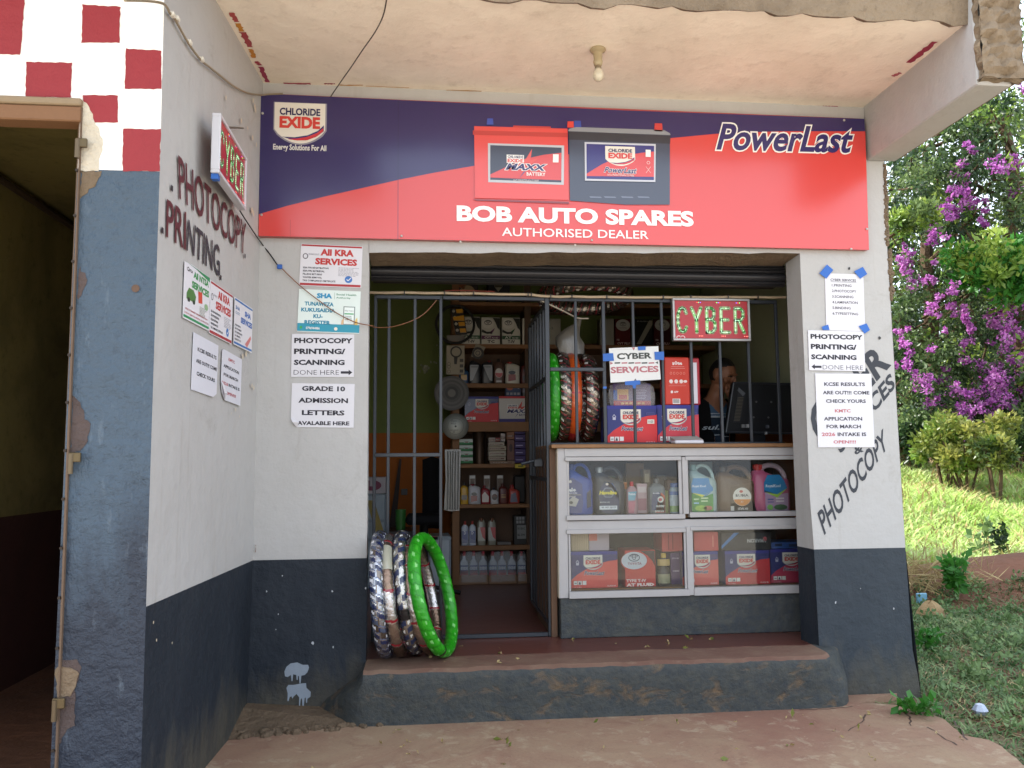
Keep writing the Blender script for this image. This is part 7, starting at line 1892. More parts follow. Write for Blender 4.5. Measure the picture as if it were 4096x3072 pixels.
# bundle behind the bars, resting on the counter
TG2 = 'wrapped tyres standing on the counter behind the bars'
def hang(c, xc, yt, yb, Y, R, r, yaw, style, label, **kw):
    a = y_(c, xc, yt, Y); b = y_(c, xc, yb, Y)
    sc = (a.z - b.z) / (2 * (R + r)); R *= sc; r *= min(1.0, sc)
    R = (a.z - b.z) / 2 - r
    return tyre(Vector((a.x, Y, (a.z + b.z) / 2)), R, r, PI / 2 - yaw, 0, style, label, group=TG2, fat=1.15, **kw)
for x, yt, yb, rr, sty, lb, kw in ((203, 630, 1340, .028, sty_green, 'green film wrapped tyre edge beside the gate post', {}), (292, 622, 1340, .034, sty_dark, 'dark silver wrapped tyre next to the green one behind the bars', {}),
                           (364, 630, 1340, .034, sty_orange, 'orange wrapped tyre with white lettering between two silver ones', dict(words=[(t, R_(a)) for t, a in (('Tire', 150), ('Super', 166), ('.Run', 180), ('Super', 193), ('Tire', 205), ('Run', 218))])), (492, 640, 1345, .036, sty_dark, 'silver wrapped tyre with red edging, rightmost behind the bars', {})):
    hang('F', x, yt, yb, .78, .25, rr, R_(3), sty, lb, **kw)
# carrier bag knotted over them
m = MB(); r = random.Random(5); K = 14; vs_ = []
for i, (c, x, y, w) in enumerate((('F', 380, 640, .075), ('F', 360, 560, .085), ('F', 350, 500, .075), ('F', 385, 430, .045), ('F', 425, 390, .018), ('F', 440, 340, .012))):
    p = y_(c, x, y, .78)
    for k in range(K):
        th = 2 * PI * k / K; q_ = 1 + (r.random() - .5) * .25; vs_.append((p.x + w * q_ * math.cos(th), p.y + w * .6 * q_ * math.sin(th), p.z))
m.add(vs_, [(i * K + k, i * K + (k + 1) % K, (i + 1) * K + (k + 1) % K, (i + 1) * K + k) for i in range(5) for k in range(K)], lin('#6e685f'), 'film')
m.build('carrier_bag', smooth=True, label='knotted pale plastic carrier bag above the tyres behind the bars', cat='bag')
# tyre slung flat under the shutter
pc = onZ(S('F', 480, 172), y_('F', 480, 172, .86).z)
hw = (y_('F', 858, 172, .86).x - y_('F', 104, 172, .86).x) / 2
tyre(Vector((pc.x, .86, pc.z)), hw - .034, .038, 0, 0, sty_dark, 'large wrapped tyre slung flat under the top rail', group='tyre slung flat under the shutter', fat=1.2, flatm=Matrix.Rotation(R_(84), 4, 'X') @ Matrix.Rotation(R_(4), 4, 'Y'))
# ------------------------------------------------------------------ the person at the computer
def person():
    Yp = 1.12
    root = thing('person', tuple(y_('Q', 800, 1500, Yp)), 'seated person in black jacket and striped blue shirt, hand at the mouth, behind the monitor', 'person')
    hc = y_('Q', 955, 655, Yp)            # middle of the head
    K = .30136 / FPX * (Yp + 3.9)         # metres per crop pixel there
    hh = 500 * K / 2 * .94                # half height of the head
    def pt(x, y, dy=0.0):
        p = y_('Q', x, y, Yp); return Vector((p.x, Yp + dy, p.z))
    me = bpy.data.meshes.new('skeleton')
    J = {'pelvis': (pt(850, 1900, .10), .13), 'waist': (pt(845, 1600, .09), .125), 'chest': (pt(850, 1280, .07), .13), 'upper': (pt(865, 1080, .06), .10), 'neck0': (pt(885, 960, .045), .052), 'neck1': (pt(915, 850, .03), .05), 'head0': (pt(940, 740, .0), .062),
         'shL': (pt(690, 1090, .08), .062), 'elL': (pt(640, 1480, .02), .046), 'wrL': (pt(900, 1560, -.14), .032),
         'shR': (pt(1045, 1100, .09), .062), 'elR': (pt(1120, 1400, -.06), .044), 'wrR': (pt(1050, 1010, -.10), .030), 'haR': (pt(1030, 930, -.095), .034)}
    E = [('pelvis', 'waist'), ('waist', 'chest'), ('chest', 'upper'), ('upper', 'neck0'), ('neck0', 'neck1'), ('neck1', 'head0'), ('upper', 'shL'), ('shL', 'elL'), ('elL', 'wrL'), ('upper', 'shR'), ('shR', 'elR'), ('elR', 'wrR'), ('wrR', 'haR')]
    for s_, x in (('L', 790), ('R', 920)):
        J['hip' + s_] = (pt(x, 1950, .02), .085); J['kn' + s_] = (pt(x, 1980, -.30), .062); J['an' + s_] = (pt(x, 1980, -.30) + Vector((0, .05, -.38)), .042); J['toe' + s_] = (pt(x, 1980, -.30) + Vector((0, -.12, -.42)), .035)
        E += [('pelvis', 'hip' + s_), ('hip' + s_, 'kn' + s_), ('kn' + s_, 'an' + s_), ('an' + s_, 'toe' + s_)]
    names_ = list(J); me.from_pydata([J[k][0] for k in names_], [(names_.index(a), names_.index(b)) for a, b in E], [])
    sk = bpy.data.objects.new('skeleton', me); COL.objects.link(sk)
    sk.modifiers.new('skin', 'SKIN')
    bpy.context.view_layer.update()
    for i, k in enumerate(names_):
        d = me.skin_vertices[0].data[i]; rr = J[k][1]
        d.radius = (rr * (1.35 if k in ('chest', 'waist', 'pelvis') else 1), rr); d.use_root = (k == 'pelvis')
    sk.modifiers.new('sub', 'SUBSURF').levels = 2
    bpy.context.view_layer.update()
    dg = bpy.context.evaluated_depsgraph_get()
    bm_ = bpy.data.meshes.new_from_object(sk.evaluated_get(dg))
    V = [v.co.copy() for v in bm_.vertices]; Fs = [tuple(p.vertices) for p in bm_.polygons]
    bpy.data.objects.remove(sk)
    # head: an egg facing right of the camera and a little down
    fwd = Vector((.62, -.72, -.30)).normalized(); rt = fwd.cross(Vector((0, 0, 1))).normalized(); up_ = rt.cross(fwd).normalized()
    def blob(c, r3, n=20, m=14, axes=(rt, fwd, up_), f=None):
        o = len(V); 
        for i in range(m + 1):
            ph = PI * i / m
            for k in range(n):
                th = 2 * PI * k / n
                a, b, c_ = math.sin(ph) * math.cos(th), math.sin(ph) * math.sin(th), math.cos(ph)
                if f: a, b, c_ = f(a, b, c_)
                V.append(c + axes[0] * a * r3[0] + axes[1] * b * r3[1] + axes[2] * c_ * r3[2])
        for i in range(m):
            for k in range(n): Fs.append((o + i * n + k, o + i * n + (k + 1) % n, o + (i + 1) * n + (k + 1) % n, o + (i + 1) * n + k))
    def egg(a, b, c_):
        if c_ < 0: a *= 1 + .28 * c_; b *= 1 + (.10 * c_ if b > 0 else .35 * c_)
        if b > .6 and -.2 < c_ < .25: b -= .05
        return a, b, c_
    hs = hh
    blob(hc, (hs * .66, hs * .82, hs), 28, 22, f=egg)
    P = lambda a, b, c_: hc + rt * hs * a + fwd * hs * b + up_ * hs * c_
    blob(P(0, .86, -.10), (hs * .085, hs * .13, hs * .20), 10, 8)       # nose bridge
    blob(P(0, .93, -.24), (hs * .15, hs * .12, hs * .09), 10, 8)        # nostrils
    blob(P(0, .78, -.50), (hs * .22, hs * .12, hs * .055), 10, 8)       # lips
    blob(P(0, .76, -.60), (hs * .19, hs * .12, hs * .06), 10, 8)
    blob(P(0, .70, -.82), (hs * .20, hs * .16, hs * .14), 10, 8)        # chin
    for s_ in (-1, 1):
        blob(P(s_ * .26, .74, .16), (hs * .22, hs * .10, hs * .06), 10, 8)   # brow
        blob(P(s_ * .42, .58, -.25), (hs * .18, hs * .15, hs * .16), 10, 8)  # cheek
        blob(P(s_ * .66, -.02, -.12), (hs * .06, hs * .17, hs * .24), 10, 8) # ear
    # right hand folded against the mouth: four curled fingers and a thumb
    hb = J['haR'][0]
    def chain(pts, rs):
        for (p, q_), (r0, r1) in zip(zip(pts[:-1], pts[1:]), zip(rs[:-1], rs[1:])):
            n = 4
            for i in range(n + 1): blob(p.lerp(q_, i / n), (r0 + (r1 - r0) * i / n,) * 3, 8, 6)
    for i in range(4):
        b0 = hb + Vector((-.030 + .018 * i, -.028, .016)); L = (.9, 1, .97, .8)[i]
        chain([b0, b0 + Vector((-.004, -.008, .032 * L)), b0 + Vector((-.012, .014, .046 * L)), b0 + Vector((-.014, .028, .030 * L))], [.0095, .0088, .0082, .007])
    chain([hb + Vector((-.034, -.010, -.016)), hb + Vector((-.050, -.020, .012)), hb + Vector((-.052, -.012, .040))], [.011, .010, .008])
    me2 = bpy.data.meshes.new('person_raw'); me2.from_pydata(V, [], Fs)
    ob = bpy.data.objects.new('person_raw', me2); COL.objects.link(ob)
    rm = ob.modifiers.new('remesh', 'REMESH'); rm.mode = 'VOXEL'; rm.voxel_size = .0055
    sm = ob.modifiers.new('smooth', 'SMOOTH'); sm.iterations = 3; sm.factor = .5
    bpy.context.view_layer.update(); dg = bpy.context.evaluated_depsgraph_get()
    b2 = bpy.data.meshes.new_from_object(ob.evaluated_get(dg)); bpy.data.objects.remove(ob)
    co = np.array([tuple(v.co) for v in b2.vertices]); nr = np.array([tuple(v.normal) for v in b2.vertices]); fc = [tuple(p.vertices) for p in b2.polygons]
    cen = np.array([tuple(p.center) for p in b2.polygons])
    H = np.array(tuple(hc)); ax = [np.array(tuple(a)) for a in (rt, fwd, up_)]
    rel = cen - H; la, lb, lc = [(rel @ a) / hs for a in ax]
    zn = J['neck0'][0].z
    hair = (lc > .30 + .55 * np.clip(lb, -1, 1) * (lb > 0)) & (lc > .05) | ((lb < -.05) & (lc > -.45) & (np.abs(la) < .62))
    hair &= cen[:, 2] > hc.z - hs * .6
    lip = (np.abs(la) < .22) & (lb > .6) & (lc < -.44) & (lc > -.66)
    eye = (np.abs(np.abs(la) - .27) < .12) & (lb > .4) & (np.abs(lc - .02) < .045)
    m = MB(); m.add([tuple(v) for v in co], [], lin('#5b3826'), 'skin')
    cs_ = {'s': lin('#8a5b41'), 'h': lin('#0e0c0b'), 'l': lin('#5a2c26'), 'e': lin('#16100d')}
    for i, f in enumerate(fc):
        m.f.append(f); m.m.append(0); m.c.append(cs_['h' if hair[i] else 'e' if eye[i] else 'l' if lip[i] else 's'])
    body = m.build('body', root, smooth=True)
    # clothes: shells lifted off the body
    zsh = J['upper'][0].z
    def shell(name, mask, off, colf, mat_='cloth'):
        idx = np.nonzero(mask)[0]; used = sorted({v for i in idx for v in fc[i]}); mp_ = {v: k for k, v in enumerate(used)}
        mm = MB(); mm._slot(mat_)
        mm.v = [tuple(co[v] + nr[v] * off) for v in used]
        for i in idx: mm.f.append(tuple(mp_[v] for v in fc[i])); mm.c.append(colf(cen[i])); mm.m.append(0)
        return mm.build(name, root, smooth=True)
    wr = np.array(tuple(J['wrR'][0]))
    below_neck = cen[:, 2] < zsh + .045
    hand = np.linalg.norm(cen - wr, axis=1) < .05
    hand |= (np.linalg.norm(cen - np.array(tuple(hb)), axis=1) < .085)
    headz = cen[:, 2] > J['neck1'][0].z - .01
    xn = J['neck0'][0].x
    vneck = (cen[:, 1] < Yp + .04) & (np.abs(cen[:, 0] - xn) < (cen[:, 2] - (zsh - .05)) * .9) & (cen[:, 2] > zsh - .05)
    z0_ = J['waist'][0].z
    def teecol(c):
        z = (c[2] - y_('Q', 800, 1500, Yp).z) / K
        if 270 < z < 300 or 320 < z < 332 or 15 < z < 30: return lin('#a9b2b8')
        if z < 300: return lin('#26323f')
        return lin('#46607a')
    torso = below_neck & ~headz & ~hand & ~vneck & (cen[:, 2] > J['pelvis'][0].z - .05)
    x0j, x1j = pt(735, 0).x, pt(985, 0).x
    openj = (cen[:, 0] > x0j) & (cen[:, 0] < x1j) & (cen[:, 1] < Yp + .03)
    shell('shirt', torso & openj, .006, teecol)
    shell('jacket', torso & ~openj, .013, lambda c: lin('#141416'))
    shell('trousers', (cen[:, 2] <= J['pelvis'][0].z - .05) , .006, lambda c: lin('#1e222c'))
    mm = MB(); F = Face(mm, (0, Yp - .115, 0), (1, 0, 0), (0, 0, 1), mat='card'); F.text('sul.', *F.ab('Q', 690, 1390), *F.ab('Q', 920, 1325), '#a9b2b8', .02, .3); mm.build('shirt_print', root)
    st_ = thing('stool', tuple(J['pelvis'][0] + Vector((0, 0, -.6))), 'plain dark stool under the seated person', 'stool')
    mm = MB(); c_ = J['pelvis'][0]; mm.lathe((c_.x, c_.y, c_.z - .16), [(.16, 0), (.17, .02), (.16, .04)], '#2a2420', 'wood', 16); mm.build('seat', st_)
    for a in range(4):
        mm = MB(); mm.tube([(c_.x + .1 * math.cos(a * 1.57 + .8), c_.y + .1 * math.sin(a * 1.57 + .8), c_.z - .16), (c_.x + .15 * math.cos(a * 1.57 + .8), c_.y + .15 * math.sin(a * 1.57 + .8), ZF)], .014, '#2a2420', 'wood'); mm.build('leg', st_)
person()
# monitor seen from behind
mon = thing('monitor', tuple(y_('Q', 1400, 1540, .86)), 'large dark computer monitor seen from behind at the right of the counter', 'monitor')
Ym = .88
q = [y_('Q', *p, Ym) for p in ((1110, 768), (1900, 785), (1900, 1440), (1010, 1425))]
m = MB(); m.prism([q[3], q[2], q[1], q[0]], (0, .05, 0), lin('#17191d'), 'plastic'); m.build('screen_back', mon)
m = MB()
for a, b in ((0, 1), (1, 2), (2, 3), (3, 0)): m.tube([q[a] + Vector((0, -.002, 0)), q[b] + Vector((0, -.002, 0))], .007, '#2c2f34', 'plastic', 8)
m.build('bezel', mon, smooth=True)
m = MB(); g = [y_('Q', *p, Ym - .004) for p in ((1180, 830), (1265, 905), (1200, 1290), (1110, 1290), (1165, 960))]
m.prism(g[::-1], (0, .003, 0), lin('#2a2c30'), 'plastic')
m.prism([y_('Q', *p, Ym - .008) for p in ((1180, 830), (1268, 905), (1235, 945), (1165, 870))][::-1], (0, .004, 0), lin('#55585e'), 'plastic')
for i in range(17):
    p0, p1 = y_('Q', 1165 - i * 3.1, 965 + i * 19, Ym - .008), y_('Q', 1240 - i * 3.1, 965 + i * 19, Ym - .008)
    m.tube([p0, p1], .0018, '#6a6458', 'plastic', 4)
m.build('vent_panel', mon)
for x, y in ((1410, 1020), (1608, 1022), (1375, 1225), (1570, 1228)):
    m = MB(); m.lathe(y_('Q', x, y, Ym), [(.006, .0), (.006, -.004)], '#7a7c80', 'metal', 8, 'Y'); m.build('screw', mon)
for (x0, y0, x1, y1, col) in ((1215, 1320, 1250, 1365, '#7c7c7c'), (1272, 1318, 1308, 1365, '#9a9a9a'), (1520, 1420, 1545, 1455, '#9c9c9c'), (1540, 1330, 1570, 1370, '#5c6068')):
    a, b, z0, z1 = rect('Q', x0, y0, x1, y1, Ym - .005); m = MB(); m.box(a, b, Ym - .02, Ym, z0, z1, lin(col), 'plastic', bev=.001); m.build('plug', mon)
m = MB(); a = y_('Q', 1450, 1430, Ym); m.box(a.x - .04, a.x + .04, Ym + .005, Ym + .04, zt1, a.z + .05, '#17191d', 'plastic'); m.box(a.x - .14, a.x + .14, Ym - .06, Ym + .12, zt1 + .001, zt1 + .018, '#17191d', 'plastic', bev=.005); m.build('stand', mon)

# ------------------------------------------------------------------ plants
def leaf_mat(name, c1, c2, trans=.42, rough=.36, scale=1.4):
    m, nd, lk, b = nmat(name)
    out = nd['Material Output']
    p = geo(nd)
    at = N(nd, 'ShaderNodeAttribute', attribute_name='tone').outputs[2]
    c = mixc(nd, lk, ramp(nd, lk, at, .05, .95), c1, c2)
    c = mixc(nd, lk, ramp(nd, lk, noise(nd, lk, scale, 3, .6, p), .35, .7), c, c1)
    lk.new(c, b.inputs['Base Color']); b.inputs['Roughness'].default_value = rough; b.inputs['Specular IOR Level'].default_value = .4
    tl = N(nd, 'ShaderNodeBsdfTranslucent'); lk.new(c, tl.inputs[0])
    mx = N(nd, 'ShaderNodeMixShader'); mx.inputs[0].default_value = trans
    lk.new(b.outputs[0], mx.inputs[1]); lk.new(tl.outputs[0], mx.inputs[2]); lk.new(mx.outputs[0], out.inputs[0])
leaf_mat('leaf_dark', lin('#1d3018'), lin('#43603a'))
leaf_mat('leaf_mid', lin('#334d2a'), lin('#869a5c'))
leaf_mat('leaf_bright', lin('#547a2c'), lin('#b4c25c'))
leaf_mat('petal', lin('#b058b0'), lin('#e6aee2'), .5, .6, 4)
leaf_mat('petal_dark', lin('#7a2f80'), lin('#b050a4'), .4, .6, 4)
leaf_mat('leaf_shrub', lin('#5c6f2c'), lin('#b3ab5a'))
leaf_mat('grass_bright', lin('#aac865'), lin('#eef4c6'), .55, .5, .8)
leaf_mat('grass_near', lin('#48683c'), lin('#8fa56c'), .25, .6, 3)
leaf_mat('straw', lin('#9a8558'), lin('#c4b283'), .2, .7, 3)
leaf_mat('weed', lin('#2f6a22'), lin('#55983a'), .35, .5, 4)
def leaves(centres, size, spread, n, mname, droop=.3, aspect=.45, seed=0, orient=None):
    """leaf-shaped faces (4 triangles folded on the midrib) scattered round clump centres"""
    g = np.random.default_rng(seed)
    C = np.array(centres, float); k = len(C)
    ci = g.integers(0, k, n)
    rad = spread if np.isscalar(spread) else np.asarray(spread)[ci][:, None]
    off = g.normal(size=(n, 3)); off /= np.linalg.norm(off, axis=1)[:, None]; off *= (g.random((n, 1)) ** .45)
    P = C[ci] + off * rad
    d = off * .6 + g.normal(size=(n, 3)) * .6; d[:, 2] -= droop; d /= np.linalg.norm(d, axis=1)[:, None]
    s = g.normal(size=(n, 3)); s -= (s * d).sum(1)[:, None] * d; s /= np.linalg.norm(s, axis=1)[:, None]
    nn = np.cross(d, s)
    L = size * (.6 + .8 * g.random((n, 1))); W = L * aspect * .5
    v = np.stack([P, P + d * L * .5 + s * W + nn * W * .3, P + d * L, P + d * L * .5 - s * W + nn * W * .3], 1).reshape(-1, 3)
    i = np.arange(n) * 4
    f = np.stack([i, i + 1, i + 2, i, i + 2, i + 3], 1).reshape(-1, 3)
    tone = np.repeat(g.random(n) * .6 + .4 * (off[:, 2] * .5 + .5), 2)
    return v, f, tone, mname
def leafmesh(name, parts, org=(0, 0, 0)):
    vs_, fs_, ts, ms = [], [], [], []; o = 0; slots = []
    for v, f, t, mn in parts:
        if mn not in slots: slots.append(mn)
        vs_.append(v - np.array(org)); fs_.append(f + o); ts.append(t); ms.append(np.full(len(f), slots.index(mn), np.int32)); o += len(v)
    V = np.concatenate(vs_).astype(np.float32); Fc = np.concatenate(fs_).astype(np.int32); T = np.concatenate(ts).astype(np.float32); Mi = np.concatenate(ms)
    me = bpy.data.meshes.new(name)
    me.vertices.add(len(V)); me.vertices.foreach_set('co', V.ravel())
    me.loops.add(len(Fc) * 3); me.loops.foreach_set('vertex_index', Fc.ravel())
    me.polygons.add(len(Fc)); me.polygons.foreach_set('loop_start', np.arange(len(Fc), dtype=np.int32) * 3)
    try: me.polygons.foreach_set('loop_total', np.full(len(Fc), 3, np.int32))
    except Exception: pass
    me.polygons.foreach_set('material_index', Mi)
    a = me.attributes.new('tone', 'FLOAT', 'FACE'); a.data.foreach_set('value', T)
    for s_ in slots: me.materials.append(MATS[s_])
    me.update(calc_edges=True); me.validate()
    return me
def limb(m, p, d, L, r, depth, rr, tips, col='#4d3b2a'):
    pts = [p]; q_ = Vector(p); dd = Vector(d).normalized()
    n = 5
    for i in range(n):
        dd = (dd + Vector((rr.gauss(0, .14), rr.gauss(0, .14), rr.gauss(0, .08) + .04))).normalized()
        q_ = q_ + dd * (L / n); pts.append(q_.copy())
    m.tube(pts, [r * (1 - .55 * i / n) for i in range(n + 1)], col, 'bark', 6, cap=False)
    if depth <= 0: tips.append(q_.copy()); return
    for k in range(3 if depth > 1 else 2):
        t = rr.choice(pts[2:]) if k else q_
        nd_ = (dd + Vector((rr.gauss(0, .7), rr.gauss(0, .7), rr.gauss(.1, .35)))).normalized()
        limb(m, t, nd_, L * (.55 + .25 * rr.random()), r * .5, depth - 1, rr, tips, col)
    tips.append(pts[-2].copy())
wall_mat('sandstone', lin('#a08660'), lin('#6e5a40'), nscale=12, bstr=1.0, amount=.8)
wall_mat('bark', lin('#55432f'), lin('#2c2219'), nscale=12, bstr=1.0, amount=.8)
def zt(x, y): return zg_(x, y)
def tree(x, y, H, W, label, cols, seed, nleaf=9000, leaf=.10, flowers=0, lean=(0, 0), low=.12, name='tree', aspect=.42, fl_centres=None, group='trees beyond the grass'):
    rr = random.Random(seed); z0 = zt(x, y) - .05
    t = thing(name, (x, y, z0), label, 'tree' if name != 'flowering_climber' else 'climber', group)
    m = MB(); tips = []
    top = Vector((x + lean[0], y + lean[1], z0 + H * .72))
    base = Vector((x, y, z0)); n = 8
    pts = [base.lerp(top, i / n) + Vector((rr.gauss(0, .06), rr.gauss(0, .06), 0)) * (i > 0) for i in range(n + 1)]
    m.tube(pts, [.15 * (H / 7) * (1.15 - .8 * i / n) for i in range(n + 1)], '#4d3b2a', 'bark', 8); m.build('trunk', t, smooth=True)
    m = MB()
    for i in range(1, n + 1):
        for k in range(3):
            a = rr.random() * 2 * PI; limb(m, pts[i], (math.cos(a), math.sin(a), .35), W * (.45 + .35 * rr.random()), .045, 1, rr, tips)
    m.build('limbs', t, smooth=True)
    cen = []; rad = []
    for tp in tips: cen.append(tuple(tp)); rad.append(.28 + .25 * rr.random())
    for i in range(int(26 * W)):       # outer clumps in hanging tiers
        a = rr.random() * 2 * PI; v = low + (1 - low) * rr.random() ** .8
        w = W * (.55 + .5 * math.sin(PI * min(1, v * .85 + .15))) * (.7 + .4 * rr.random())
        cen.append((x + lean[0] * v + math.cos(a) * w, y + lean[1] * v + math.sin(a) * w, z0 + H * v)); rad.append(.22 + .34 * rr.random())
    parts = []
    cen = np.array(cen); rad = np.array(rad); 
    g = np.random.default_rng(seed); grp = g.integers(0, len(cols), len(cen))
    for j, c_ in enumerate(cols):
        sel = grp == j
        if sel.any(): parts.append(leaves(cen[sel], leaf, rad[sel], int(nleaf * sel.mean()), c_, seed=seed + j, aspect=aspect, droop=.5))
    ob = bpy.data.objects.new('crown', leafmesh('crown', parts, (x, y, z0))); COL.objects.link(ob); ob.parent = t
    return t
# flowers hang in sprays: centres picked where the photo shows them, on the climber's own depth
YF = 8.3
def spray(points, seed, n_per=26, leaf=.048):
    rr = random.Random(seed); cen = []; rad = []
    for c, x, y, w in points:
        p = onY(S(c, x, y), YF + rr.uniform(-.3, .9))
        for k in range(5): cen.append((p.x + rr.gauss(0, w * .8), p.y + rr.gauss(0, w * .6), p.z + rr.gauss(0, w * 1.2))); rad.append(w * rr.uniform(.25, .65))
    return leaves(cen, leaf, np.array(rad), int(n_per * len(cen)), 'petal', seed=seed, aspect=.8, droop=.2), leaves(cen, leaf, np.array(rad) * 1.1, int(n_per * .4 * len(cen)), 'petal_dark', seed=seed + 50, aspect=.8, droop=.2)
def px_at(u, v, Y): p = onY((u, v), Y); return p.x, p.z
specs = [  # image column, depth, height, width, label, leaf kinds
    (3560, 12.5, 7.2, 1.5, 'tall dark leaved tree just beyond the right pillar, furthest left of the row', ['leaf_dark', 'leaf_mid', 'leaf_dark'], 11),
    (3760, 10.2, 8.4, 1.7, 'tall feathery yellow green tree rising behind the beam end', ['leaf_mid', 'leaf_bright', 'leaf_dark'], 12),
    (3920, 13.5, 9.8, 1.9, 'tallest dark tree filling the gap behind the flowering climber', ['leaf_dark', 'leaf_mid'], 13),
    (4120, 9.4, 8.8, 1.7, 'tall mid green tree at the right edge of the photo', ['leaf_mid', 'leaf_dark', 'leaf_bright'], 14),
    (4330, 12.0, 9.5, 1.9, 'dark tree just outside the right edge, its crown reaching into view', ['leaf_dark', 'leaf_mid'], 15)]
for u, Y, H, W, lb, cols, sd in specs:
    x, _ = px_at(u, 1800, Y); tree(x, Y, H, W, lb, cols, sd, nleaf=8500, leaf=.125)
# dense flowering climber in front
xc_, _ = px_at(3880, 1800, 8.6)
t = thing('flowering_climber', (xc_, 8.6, zt(xc_, 8.6)), 'purple flowering climber scrambling over the trees at the right', 'climber')
rr = random.Random(77)
m = MB()
for i in range(5):
    x0 = xc_ + rr.uniform(-1.4, 1.8); pts = [Vector((x0 + rr.gauss(0, .16) * k, 9.4 + rr.gauss(0, .15), zt(x0, 8.6) + k * .75)) for k in range(8)]
    m.tube(smooth_path(pts, 2), [.028 * (1 - k / 18) for k in range(15)], '#4d3b2a', 'bark', 6)
m.build('stems', t, smooth=True)
cl = []; rad = []
for c, x, y, w in [('N', 780, 1130, .3), ('N', 560, 1150, .32), ('N', 650, 1250, .3), ('N', 700, 1500, .25), ('N', 900, 1480, .32), ('N', 1050, 900, .35), ('N', 1000, 1100, .35), ('N', 1230, 1420, .35), ('N', 500, 1420, .25), ('N', 1150, 1250, .3), ('N', 900, 780, .3),
                   ('I', 1000, 150, .3), ('I', 1080, 330, .3), ('I', 950, 420, .25), ('I', 1300, 150, .35), ('I', 1450, 300, .35), ('I', 1350, 500, .3), ('I', 1250, 700, .38), ('I', 1180, 800, .35), ('I', 1330, 830, .35), ('I', 1000, 640, .3), ('I', 1000, 880, .35), ('I', 1100, 1000, .35), ('I', 1280, 1000, .35), ('I', 1000, 1200, .4), ('I', 1150, 1180, .35), ('I', 1700, 200, .35), ('I', 1650, 420, .3), ('I', 1580, 650, .35), ('I', 1700, 900, .4), ('I', 1500, 900, .4), ('I', 1600, 1100, .4), ('I', 1750, 1200, .4), ('I', 1450, 1200, .4), ('I', 950, 1350, .4), ('I', 1080, 1400, .4), ('I', 1750, 1400, .4), ('I', 1600, 1380, .4), ('I', 980, 1480, .35)]:
    for k in range(3):
        p = onY(S(c, x + rr.gauss(0, 35), y + rr.gauss(0, 35)), 8.6 + rr.uniform(-.1, .9)); cl.append(tuple(p)); rad.append(w * rr.uniform(.6, 1.1))
cl = np.array(cl); rad = np.array(rad); kind = np.random.default_rng(5).integers(0, 3, len(cl))
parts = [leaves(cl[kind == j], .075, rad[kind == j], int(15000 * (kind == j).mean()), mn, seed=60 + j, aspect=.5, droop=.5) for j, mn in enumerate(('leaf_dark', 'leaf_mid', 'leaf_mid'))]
ob = bpy.data.objects.new('foliage', leafmesh('foliage', parts, (xc_, 8.6, zt(xc_, 8.6)))); COL.objects.link(ob); ob.parent = t
fl = [('N', 900, 1160, .10), ('N', 885, 1200, .10), ('N', 870, 1270, .09), ('N', 970, 990, .06), ('N', 1160, 1120, .14), ('N', 1240, 1090, .12), ('N', 1280, 1290, .12), ('N', 1030, 1330, .10), ('N', 940, 1305, .07), ('N', 870, 1410, .06), ('N', 800, 1380, .12), ('N', 760, 1440, .13), ('N', 740, 1520, .12), ('N', 745, 1570, .10), ('N', 1070, 1450, .07), ('N', 1310, 560, .16), ('N', 1270, 520, .10),
      ('I', 980, 30, .12), ('I', 940, 130, .10), ('I', 1000, 170, .10), ('I', 1160, 170, .08), ('I', 1010, 270, .14), ('I', 1280, 360, .14), ('I', 1330, 400, .12), ('I', 1180, 430, .12), ('I', 1380, 485, .08), ('I', 1430, 575, .06), ('I', 1640, 250, .10), ('I', 1625, 330, .11), ('I', 1600, 480, .12), ('I', 1600, 540, .09), ('I', 1740, 410, .10), ('I', 1755, 500, .17), ('I', 1770, 600, .18), ('I', 1780, 700, .13), ('I', 1690, 600, .12), ('I', 1400, 700, .10), ('I', 1100, 900, .14), ('I', 1060, 960, .12), ('I', 1230, 930, .10),
      ('I', 1500, 910, .14), ('I', 1420, 960, .16), ('I', 1470, 990, .16), ('I', 1530, 1010, .14), ('I', 1390, 1070, .15), ('I', 1680, 840, .16), ('I', 1640, 900, .16), ('I', 1720, 890, .16), ('I', 1800, 830, .14), ('I', 1660, 980, .17), ('I', 1600, 1050, .16), ('I', 1700, 1010, .15), ('I', 1760, 1050, .15), ('I', 1820, 1090, .12), ('I', 1640, 1120, .14), ('I', 1400, 1180, .14), ('I', 1480, 1220, .14), ('I', 1350, 1210, .12), ('I', 1160, 1110, .08), ('I', 1240, 1155, .06), ('I', 1560, 1180, .08), ('I', 1420, 1280, .12), ('I', 980, 780, .12), ('I', 930, 640, .08)]
a, b = spray(fl, 5)
ob = bpy.data.objects.new('blossom', leafmesh('blossom', [a, b], (xc_, 8.6, zt(xc_, 8.6)))); COL.objects.link(ob); ob.parent = t
